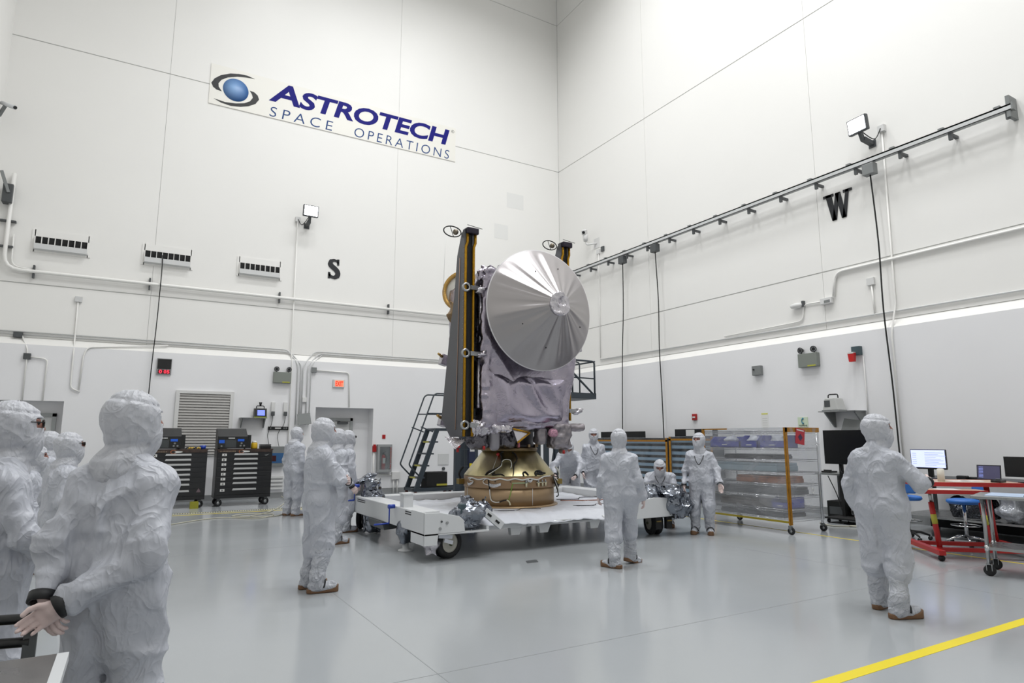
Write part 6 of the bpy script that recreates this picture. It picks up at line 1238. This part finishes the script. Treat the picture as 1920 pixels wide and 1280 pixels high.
MB().lathe([(0.035, -0.004), (0.05, -0.004), (0.05, 0.004), (0.035, 0.004)], (10.32, RY0 - e - 0.006, 0.71), 20, Matrix.Rotation(PI / 2, 3, 'X') @ Matrix.Diagonal((0.7, 1, 1)), close=True).build('ring_pull', whitem_m, rk)
slat = pm('blue_grey_slat', '8ea6ba', 0.35, 0.2); wrap2 = film('clear_wrap_fine', 'f2f4f5', 0.10, 0.12, (0.5, 1.5, 0.6))
def wrapped(name, y0, y1, z1, label, n):
    k = thing('wrapped_panel_rack', label, 'rack', (12.5, (y0 + y1) / 2, 0), group='film wrapped panel racks'); x0, x1 = 12.35, 12.75
    MB().box((x1 - 0.03, y0, 0.12), (x1, y1, z1)).build('back_board', pm('dark_brown_board', '2b2622', 0.6), k)
    for y in (y0, y1 - 0.05): MB().box((x0 + 0.02, y, 0.02), (x1, y + 0.05, z1)).build('upright', dgrey_m, k)
    for i in range(n): z = 0.25 + (z1 - 0.40) * i / (n - 1); MB().box((x0 + 0.04, y0 + 0.05, z), (x0 + 0.09, y1 - 0.05, z + (z1 - 0.4) / (n - 1) * 0.52)).build('slat', slat, k)
    sheet('film_side', (x0, y0, 0.15), (x0, y1, z1), k, wrap2, seed=5, amp=0.02); MB().box((x0 - 0.006, y0, z1 - 0.10), (x0 - 0.002, y1, z1 - 0.05)).build('edge_tape', tape, k)
    MB().box((x0 - 0.006, y1 - 0.07, 0.15), (x0 - 0.002, y1, z1)).build('edge_tape', tape, k); MB().box((x0 - 0.006, y0, 0.15), (x0 - 0.002, y0 + 0.07, z1)).build('edge_tape', tape, k)
    MB().box((x0 - 0.01, y0, z1), (x1, y1, z1 + 0.006)).build('film_top', wrap2, k)
wrapped('a', 12.82, 16.0, 1.63, 'film wrapped slatted rack behind the walking person', 9); wrapped('b', 11.25, 12.76, 1.66, 'film wrapped slatted rack behind the person by the wire rack', 9)
def board(y0, y1, z0, z1, holes, label):
    k = thing('black_board', label, 'board', (12.6, (y0 + y1) / 2, z0), group='black boards above the wrapped racks'); MB().box((12.58, y0, z0), (12.61, y1, z1)).build('board', blackm_m, k)
    for a, b in holes: MB().box((12.574, a, z0 + 0.015), (12.58, b, z1 - 0.02)).build('white_card', whitem_m, k)
board(13.95, 15.95, 1.637, 1.82, ((14.95, 15.3),), 'black board with white card on the left wrapped rack'); board(11.3, 12.76, 1.667, 1.86, ((11.45, 11.75), (12.05, 12.35)), 'black board with two white cards on the right wrapped rack')

# ================================================================ TELEVISION, BENCHES AND SCREENS ON THE RIGHT
tv = thing('television', 'large black television on a stand behind the right person', 'television', (12.05, 7.49, 0))
MB().box((12.02, 6.92, 1.11), (12.09, 8.06, 1.775)).build('tv_case', black_m, tv, bevel=0.006); MB().box((12.012, 6.94, 1.13), (12.02, 8.04, 1.76)).build('tv_screen', pm('tv_glass', '08090a', 0.25), tv)
for y in (7.2, 7.75): MB().box((12.09, y, 0.08), (12.15, y + 0.06, 1.6)).build('stand_post', blackm_m, tv)
MB().box((11.72, 7.05, 0.08), (12.2, 7.95, 0.11)).build('stand_base', blackm_m, tv)
for y in (7.1, 7.9):
    for x in (11.78, 12.14): small_wheel((x, y, 0.04), 0.04, tv)
for a, b in ((7.5, 7.1), (7.8, 7.55)): MB().tube(spline([(12.1, a, 1.12), (12.0, a - 0.1, 0.95), (12.05, b, 1.0), (12.2, b - 0.1, 0.9)]), 0.008, 6).build('cable', blackm_m, tv)
ds = thing('side_table', 'grey side table with cables beside the wrapped rack', 'table', (12.6, 7.9, 0)); MB().box((12.2, 7.2, 0.88), (12.95, 8.42, 0.915)).build('table_top', grey_m, ds)
for x in (12.25, 12.9):
    for y in (7.26, 8.36): MB().box((x - 0.02, y - 0.02, 0), (x + 0.02, y + 0.02, 0.88)).build('leg', dgrey_m, ds)
for i, (y, z, lab) in enumerate(((8.1, 0.0, 'black computer tower under the side table, left'), (7.55, 0.0, 'black computer tower under the side table, right'))):
    k = thing('computer_tower', lab, 'computer', (12.6, y, 0), group='black towers under the side table'); MB().box((12.35, y - 0.2, 0.0), (12.85, y + 0.2, 0.36 - 0.06 * i)).build('tower_case', blackm_m, k, bevel=0.01); MB().box((12.346, y - 0.15, 0.1), (12.35, y + 0.15, 0.25)).build('tower_front', dgrey_m, k)
k = thing('desk_phone', 'small dark device on the side table', 'device', (12.45, 8.28, 0.916)); MB().box((12.35, 8.18, 0.916), (12.6, 8.38, 0.95)).build('device_body', black_m, k, bevel=0.008); MB().box((12.40, 8.2, 0.95), (12.45, 8.36, 0.975)).build('device_handset', black_m, k, bevel=0.008)
for i in range(3): tag(MB().tube(spline([(12.3, 8.2 - 0.4 * i, 0.86), (12.25, 8.0 - 0.35 * i, 0.5), (12.2, 7.9 - 0.3 * i, 0.25), (12.1, 7.7 - 0.3 * i, 0.012), (11.8, 7.6 - 0.25 * i, 0.012)]), 0.009, 6).build('power_cable', blackm_m if i != 1 else pm('cream_cable', 'b9b6a6')), ('black cable drooping under the side table, left', 'cream cable drooping under the side table', 'black cable drooping under the side table, right')[i], 'cable')
tag(MB().tube(spline([(11.5, 7.9, 0.012), (11.3, 7.5, 0.012), (11.6, 7.2, 0.012), (11.3, 6.9, 0.012), (11.7, 6.8, 0.012), (11.5, 7.3, 0.02), (11.9, 7.1, 0.012)], 8), 0.012, 6).build('floor_cable', pm('cream_cable', 'b9b6a6')), 'cream cable coiled on the floor near the television', 'cable')
wb = thing('workbench', 'long dark workbench with steel lower shelf along the right wall', 'workbench', (12.1, 4.6, 0)); MB().box((11.45, 2.3, 0.90), (12.85, 6.5, 0.935)).build('bench_top', pm('charcoal_laminate', '3a3c3f', 0.5), wb, bevel=0.006); MB().box((11.5, 2.35, 0.30), (12.8, 6.45, 0.33)).build('lower_shelf', steel_m, wb)
for x in (11.52, 12.78):
    for y in (2.38, 4.4, 6.42): MB().box((x - 0.025, y - 0.025, 0), (x + 0.025, y + 0.025, 0.90)).build('leg', dgrey_m, wb)
MB().box((12.5, 2.4, 0.05), (12.78, 6.4, 0.3)).build('kick_panel', blackm_m, wb)
def screen_mat(name, col_bg, bars, strength):
    m = bpy.data.materials.new(name); m.use_nodes = True; b = m.node_tree.nodes['Principled BSDF']; b.inputs['Base Color'].default_value = (*lin(col_bg), 1); b.inputs['Emission Color'].default_value = (*lin(col_bg), 1); b.inputs['Emission Strength'].default_value = strength; b.inputs['Roughness'].default_value = 0.2; return m
def monitor(y0, y1, z0, z1, x, label, m, lines=True):
    k = thing('monitor', label, 'monitor', (x + 0.1, (y0 + y1) / 2, 0.936)); yc = (y0 + y1) / 2
    MB().box((x, y1, z0), (x + 0.04, y0, z1)).build('monitor_case', black_m, k, bevel=0.005); s = MB().box((x - 0.004, y1 + 0.012, z0 + 0.03), (x, y0 - 0.012, z1 - 0.012)).build('screen', m, k)
    MB().box((x + 0.04, yc - 0.04, 0.95), (x + 0.08, yc + 0.04, z0 + 0.15)).build('stand_neck', black_m, k); MB().box((x - 0.06, yc - 0.13, 0.936), (x + 0.16, yc + 0.13, 0.952)).build('stand_foot', black_m, k, bevel=0.004)
    if lines:
        g = pm('screen_text', '8a94c8', 0.4, emit=('8a94d8', 0.5))
        for q in range(9): w = (0.30, 0.22, 0.34, 0.18, 0.26)[q % 5]; MB().box((x - 0.0055, yc + 0.05 - w, z1 - 0.06 - q * 0.026), (x - 0.004, yc + 0.05, z1 - 0.055 - q * 0.026)).build('text_line', g, s)
        for q in range(6): MB().box((x - 0.0055, y0 - 0.10, z1 - 0.07 - q * 0.035), (x - 0.004, y0 - 0.03, z1 - 0.064 - q * 0.035)).build('text_line', g, s)
monitor(6.26, 5.69, 1.09, 1.425, 11.78, 'lit computer monitor with pale blue page', screen_mat('lit_page', 'c3ccff', None, 1.0)); monitor(4.87, 4.25, 1.02, 1.33, 11.8, 'dark computer monitor at the right edge', pm('tv_glass', '08090a'), False)
lp = thing('laptop', 'open laptop with dark page beside the dark monitor', 'laptop', (11.7, 5.05, 0.936)); MB().box((11.5, 4.90, 0.936), (11.72, 5.23, 0.955)).build('laptop_base', black_m, lp, bevel=0.004)
MLP = Matrix.Rotation(0.15, 3, 'Y'); MB().obox((11.745, 5.065, 1.075), (0.012, 0.335, 0.235), MLP).build('laptop_lid', black_m, lp); s = MB().obox((11.737, 5.065, 1.077), (0.004, 0.31, 0.205), MLP).build('screen', screen_mat('dark_page', '3c3a52', None, 0.6), lp)
for q in range(8): MB().obox((11.733 + 0.15 * (0.08 - q * 0.022), 5.17, 1.157 - q * 0.022), (0.002, 0.06, 0.007), MLP).build('text_line', pm('code_text', '8c9ad8', 0.4, emit=('8c9ae8', 0.6)), s)
for i, (x, y, w, d, h, lab) in enumerate(((11.6, 5.95, 0.14, 0.44, 0.02, 'black keyboard in front of the lit monitor'), (11.75, 5.45, 0.12, 0.14, 0.07, 'small black speaker right of the lit monitor'), (11.9, 6.3, 0.2, 0.2, 0.05, 'black docking box left of the lit monitor'), (11.85, 5.33, 0.12, 0.18, 0.05, 'dark stapler shaped device left of the laptop'))):
    k = thing('desk_device', lab, 'device', (x, y, 0.936)); MB().box((x - w / 2, y - d / 2, 0.936), (x + w / 2, y + d / 2, 0.936 + h)).build('device_body', black_m, k, bevel=0.006); MB().box((x - w / 2 + 0.01, y - d / 2 + 0.01, 0.936 + h), (x + w / 2 - 0.01, y + d / 2 - 0.01, 0.94 + h)).build('device_face', dgrey_m, k)
# red adjustable table
rtab = thing('red_table', 'red steel height-adjustable table with tan boards', 'table', (9.86, 4.86, 0), math.radians(-42)); tanb = pm('tan_board', 'b49c88', 0.5)
def lp_(name, m, fn, parent=rtab, bevel=0.0): mb = MB(); fn(mb); return mb.build(name, m, parent, local=True, bevel=bevel)
lp_('table_top', tanb, lambda b: b.box((-0.32, -0.1, 0.985), (0.95, 0.62, 1.005))); 
for a, c in (((-0.34, -0.13, 0.95), (0.97, -0.10, 1.005)), ((-0.34, 0.62, 0.95), (0.97, 0.65, 1.005)), ((-0.34, -0.1, 0.95), (-0.32, 0.62, 1.005)), ((0.95, -0.1, 0.95), (0.97, 0.62, 1.005))): lp_('edge_rail', red_m, lambda b: b.box(a, c))
lp_('side_board', tanb, lambda b: b.box((-0.36, -0.42, 0.905), (0.36, -0.14, 0.92))); lp_('side_board_edge', red_m, lambda b: b.box((-0.38, -0.44, 0.87), (0.38, -0.42, 0.92)).box((-0.38, -0.44, 0.87), (-0.36, -0.13, 0.92)))
for x in (-0.22, 0.40):
    lp_('leg_tube', red_m, lambda b: b.tube([(x + 0.06, -0.18, 0.10), (x, -0.18, 0.74)], 0.035, 12)); lp_('leg_piston', steel_m, lambda b: b.tube([(x + 0.005, -0.18, 0.74), (x - 0.01, -0.18, 0.90)], 0.022, 12)); lp_('leg_label', pm('dull_yellow', 'b0aa3c'), lambda b: b.tube([(x + 0.028, -0.18, 0.45), (x + 0.015, -0.18, 0.58)], 0.0365, 12))
lp_('rear_leg', red_m, lambda b: b.tube([(0.80, 0.40, 0.10), (0.74, 0.40, 0.95)], 0.035, 12))
for a, c in (((-0.30, -0.50, 0.08), (-0.22, 0.75, 0.14)), ((-0.22, -0.22, 0.09), (1.0, -0.15, 0.14)), ((-0.22, 0.35, 0.09), (1.0, 0.42, 0.14)), ((0.92, -0.45, 0.08), (1.0, 0.70, 0.14))): lp_('base_rail', red_m, lambda b: b.box(a, c))
for x, y in ((-0.26, -0.45), (-0.26, 0.70), (0.96, -0.40), (0.96, 0.65)):
    t = lp_('caster', rubber_m, lambda b: b.lathe([(0.001, -0.015), (0.04, -0.015), (0.04, 0.015), (0.001, 0.015)], (x, y, 0.04), 16, Matrix.Rotation(PI / 2, 3, 'X')))
RT = wmat(rtab)
def rt_pt(x, y, z): return RT @ Vector((x, y, z))
p = rt_pt(0.05, 0.1, 1.006); k = thing('paper_roll', 'white roll standing on the red table', 'roll', p); MB().lathe([(0.018, 0), (0.045, 0), (0.045, 0.17), (0.03, 0.18), (0.018, 0.17)], p, 22, close=True).build('roll', pm('ivory_roll', 'dedbd0', 0.6), k); MB().lathe([(0.001, 0.172), (0.017, 0.172), (0.017, 0.178), (0.001, 0.178)], p, 14).build('core', pm('cardboard', '8a6f50', 0.7), k)
for i, (x, y, r, lab) in enumerate(((0.30, 0.15, 0.1, 'loose papers on the red table, left sheet'), (0.48, 0.22, -0.15, 'loose papers on the red table, right sheet'), (-0.05, -0.28, 0.05, 'white paper on the small red side board'))):
    p = rt_pt(x, y, 1.0065 if i < 2 else 0.9205); o = MB().box((-0.14, -0.10, 0), (0.14, 0.10, 0.004)).build('paper_stack', pm('paper_white', 'e3e3e2')); o.location = p; o.rotation_euler = (0, 0, math.radians(-42) + r); tag(o, lab, 'papers')
p = rt_pt(0.72, 0.0, 1.0055); k = thing('hand_tool', 'small black instrument on the red table edge', 'instrument', p); MB().box((p.x - 0.09, p.y - 0.06, p.z), (p.x + 0.09, p.y + 0.06, p.z + 0.035)).build('body', black_m, k, bevel=0.008); MB().cyl((p.x, p.y, p.z + 0.035), (p.x, p.y, p.z + 0.05), 0.03, seg=12).build('dial', dgrey_m, k)
# stainless table at the right edge
stt = thing('steel_table', 'stainless steel wheeled table cut off by the right edge', 'table', (8.85, 3.92, 0), math.radians(-74))
lp_('table_top', steel_m, lambda b: b.box((-0.10, -0.12, 0.895), (1.5, 0.62, 0.93)), stt, 0.006); lp_('blue_mat', pm('pale_blue_mat', 'a9bbd4', 0.5), lambda b: b.box((0.02, 0.0, 0.93), (1.45, 0.58, 0.934)), stt); lp_('lower_shelf', steel_m, lambda b: b.box((-0.02, -0.02, 0.30), (1.42, 0.54, 0.335)), stt)
for x, y in ((0, 0), (1.4, 0), (0, 0.52), (1.4, 0.52)):
    lp_('leg', steel_m, lambda b: b.tube([(x, y, 0.13), (x, y, 0.90)], 0.021, 12), stt); lp_('shelf_collar', chrome_m, lambda b: b.tube([(x, y, 0.29), (x, y, 0.35)], 0.028, 12), stt); lp_('caster', rubber_m, lambda b: b.lathe([(0.001, -0.017), (0.05, -0.017), (0.063, -0.012), (0.063, 0.012), (0.05, 0.017), (0.001, 0.017)], (x, y + 0.02, 0.063), 20, Matrix.Rotation(PI / 2, 3, 'X')), stt); lp_('caster_fork', steel_m, lambda b: b.box((x - 0.03, y - 0.01, 0.06), (x - 0.022, y + 0.04, 0.135)).box((x + 0.022, y - 0.01, 0.06), (x + 0.03, y + 0.04, 0.135)).box((x - 0.03, y - 0.02, 0.13), (x + 0.03, y + 0.04, 0.138)), stt)
ST = wmat(stt)
for i, (x, y, lab) in enumerate(((0.45, 0.12, 'dark pen-like tool on the blue mat'), (0.75, 0.35, 'stack of white wipes on the blue mat'))):
    p = ST @ Vector((x, y, 0.9345)); k = thing('bench_item', lab, 'item', p)
    if i == 0: MB().box((p.x - 0.12, p.y - 0.02, p.z), (p.x + 0.12, p.y + 0.02, p.z + 0.015)).build('tool_body', black_m, k); MB().box((p.x - 0.15, p.y - 0.006, p.z), (p.x - 0.12, p.y + 0.006, p.z + 0.01)).build('tool_tip', steel_m, k)
    else:
        for q in range(4): MB().box((p.x - 0.14 + 0.01 * q, p.y - 0.1, p.z + q * 0.022), (p.x + 0.14, p.y + 0.1 - 0.01 * q, p.z + q * 0.022 + 0.018)).build('wipe', pm('paper_white', 'e3e3e2'), k, bevel=0.006)
k = thing('parts_bag', 'dark crinkled foil bag on the workbench shelf', 'bag', (11.65, 5.3, 0.335)); iso(lambda p: rbox(p, np.array((11.7, 5.3, 0.50)), np.array((0.16, 0.30, 0.15)), 0.1), (11.4, 4.85, 0.335), (12.0, 5.75, 0.75), 0.02, 'bag_body', pm('black_foil', '4a4c50', 0.15, 1.0, bump=(10, 0.5, 0.03, 'crinkle')), k, local=False, detail=lambda p: 0.09 * (ridge(p * 5, 7) - 0.5) + 0.03 * (ridge(p * 12, 8) - 0.5), band=0.14)
for i, (y, m, lab) in enumerate(((4.78, pm('clear_bag', 'b9bdc4', 0.2, 0.2, bump=(9, 0.5, 0.02, 'crinkle')), 'clear bag of parts on the workbench shelf'), (3.9, blue_m, 'blue tote under the workbench at the right edge'))):
    k = thing('storage_bag' if i == 0 else 'storage_tote', lab, 'bag' if i == 0 else 'tote', (11.7, y, 0.335))
    if i == 0: bag((11.72, y, 0.53), 0.17, 0.34, 'bag_body', 55, k, m, amp=0.05)
    else:
        b = MB(); b.box((11.52, y - 0.28, 0.335), (11.95, y + 0.28, 0.35))
        for q in (((11.52, y - 0.28, 0.35), (11.54, y + 0.28, 0.62)), ((11.93, y - 0.28, 0.35), (11.95, y + 0.28, 0.62)), ((11.52, y - 0.28, 0.35), (11.95, y - 0.26, 0.62)), ((11.52, y + 0.26, 0.35), (11.95, y + 0.28, 0.62))): b.box(*q)
        b.build('tote_shell', pm('navy_tote', '1f2c6a', 0.4), k); bag((11.73, y, 0.55), 0.15, 0.25, 'tote_contents', 56, k, MATS['clear_bag'], amp=0.05)
def stool(x, y, rot, label):
    k = thing('lab_chair', label, 'chair', (x, y, 0), rot, group='blue wheeled chairs'); bl = pm('blue_vinyl', '2f6fc0', 0.45)
    mb = MB(); mb.lathe([(0.001, 0.62), (0.20, 0.62), (0.23, 0.645), (0.22, 0.68), (0.15, 0.695), (0.001, 0.69)], (0, 0, 0), 28); mb.build('seat', bl, k, local=True)
    MB().obox((0, -0.24, 0.84), (0.36, 0.06, 0.20), Matrix.Rotation(0.1, 3, 'X')).build('backrest', bl, k, local=True, bevel=0.03); MB().tube(bend([(0, 0.0, 0.61), (0, -0.26, 0.62), (0, -0.26, 0.82)], 0.06), 0.016, 8).build('back_bar', black_m, k, local=True)
    MB().cyl((0, 0, 0.12), (0, 0, 0.62), 0.025, seg=14).build('column', chrome_m, k, local=True); MB().tube([(0.19 * math.cos(t * PI / 12), 0.19 * math.sin(t * PI / 12), 0.30) for t in range(25)], 0.009, 6).build('foot_ring', chrome_m, k, local=True)
    for q in range(5):
        a = q * 2 * PI / 5 + 0.3; c, s = math.cos(a), math.sin(a); MB().tube([(0, 0, 0.13), (0.16 * c, 0.16 * s, 0.12), (0.29 * c, 0.29 * s, 0.075)], [0.024, 0.02, 0.014], 8).build('base_arm', chrome_m if rot > 0 else black_m, k, local=True); MB().lathe([(0.001, -0.02), (0.032, -0.02), (0.032, 0.02), (0.001, 0.02)], (0.29 * c, 0.29 * s, 0.033), 14, Matrix.Rotation(PI / 2, 3, 'X')).build('caster', black_m, k, local=True)
stool(10.95, 5.95, -1.2, 'blue wheeled chair partly hidden behind the right person'); stool(11.05, 5.15, 0.9, 'blue wheeled chair with chrome base behind the red table')
# ================================================================ FOREGROUND TABLE AND CHAIR, LOWER LEFT
ft = thing('steel_bench', 'steel topped table corner with white edge in the lower left foreground', 'table', (-0.9, 2.2, 0)); MB().box((-1.7, 1.5, 0.825), (-0.175, 2.88, 0.85)).build('table_top', pm('scuffed_steel', '8d8a88', 0.35, 0.7, vary=(3, 0.15), rvary=(5, 0.1)), ft); MB().box((-0.175, 1.5, 0.82), (-0.14, 2.88, 0.851)).build('white_edge', white_m, ft)
for x in (-1.6, -0.25):
    for y in (1.6, 2.78): MB().box((x - 0.025, y - 0.025, 0), (x + 0.025, y + 0.025, 0.825)).build('leg', grey_m, ft)
ch = thing('black_chair', 'black slatted chair back beside the foreground table', 'chair', (-0.62, 3.22, 0))
for x in (-0.92, -0.30): MB().bar((x, 3.30, 0.0), (x + 0.05 * (1 if x > -0.5 else -1) * 0, 3.30, 0.42), 0.035).build('leg', black_m, ch); MB().bar((x, 3.30, 0.42), (x, 3.36, 0.90), 0.045, 0.03).build('back_post', dgrey_m, ch)
for x in (-0.92, -0.30): MB().bar((x, 2.93, 0.0), (x, 2.93, 0.42), 0.035).build('leg', black_m, ch)
MB().box((-0.95, 2.91, 0.42), (-0.27, 3.33, 0.46)).build('seat', black_m, ch, bevel=0.01)
for z in (0.70, 0.79, 0.88): MB().tube(spline([(-0.92, 3.345, z), (-0.61, 3.38, z + 0.005), (-0.30, 3.345, z)]), 0.020, 8).build('back_slat', black_m, ch)
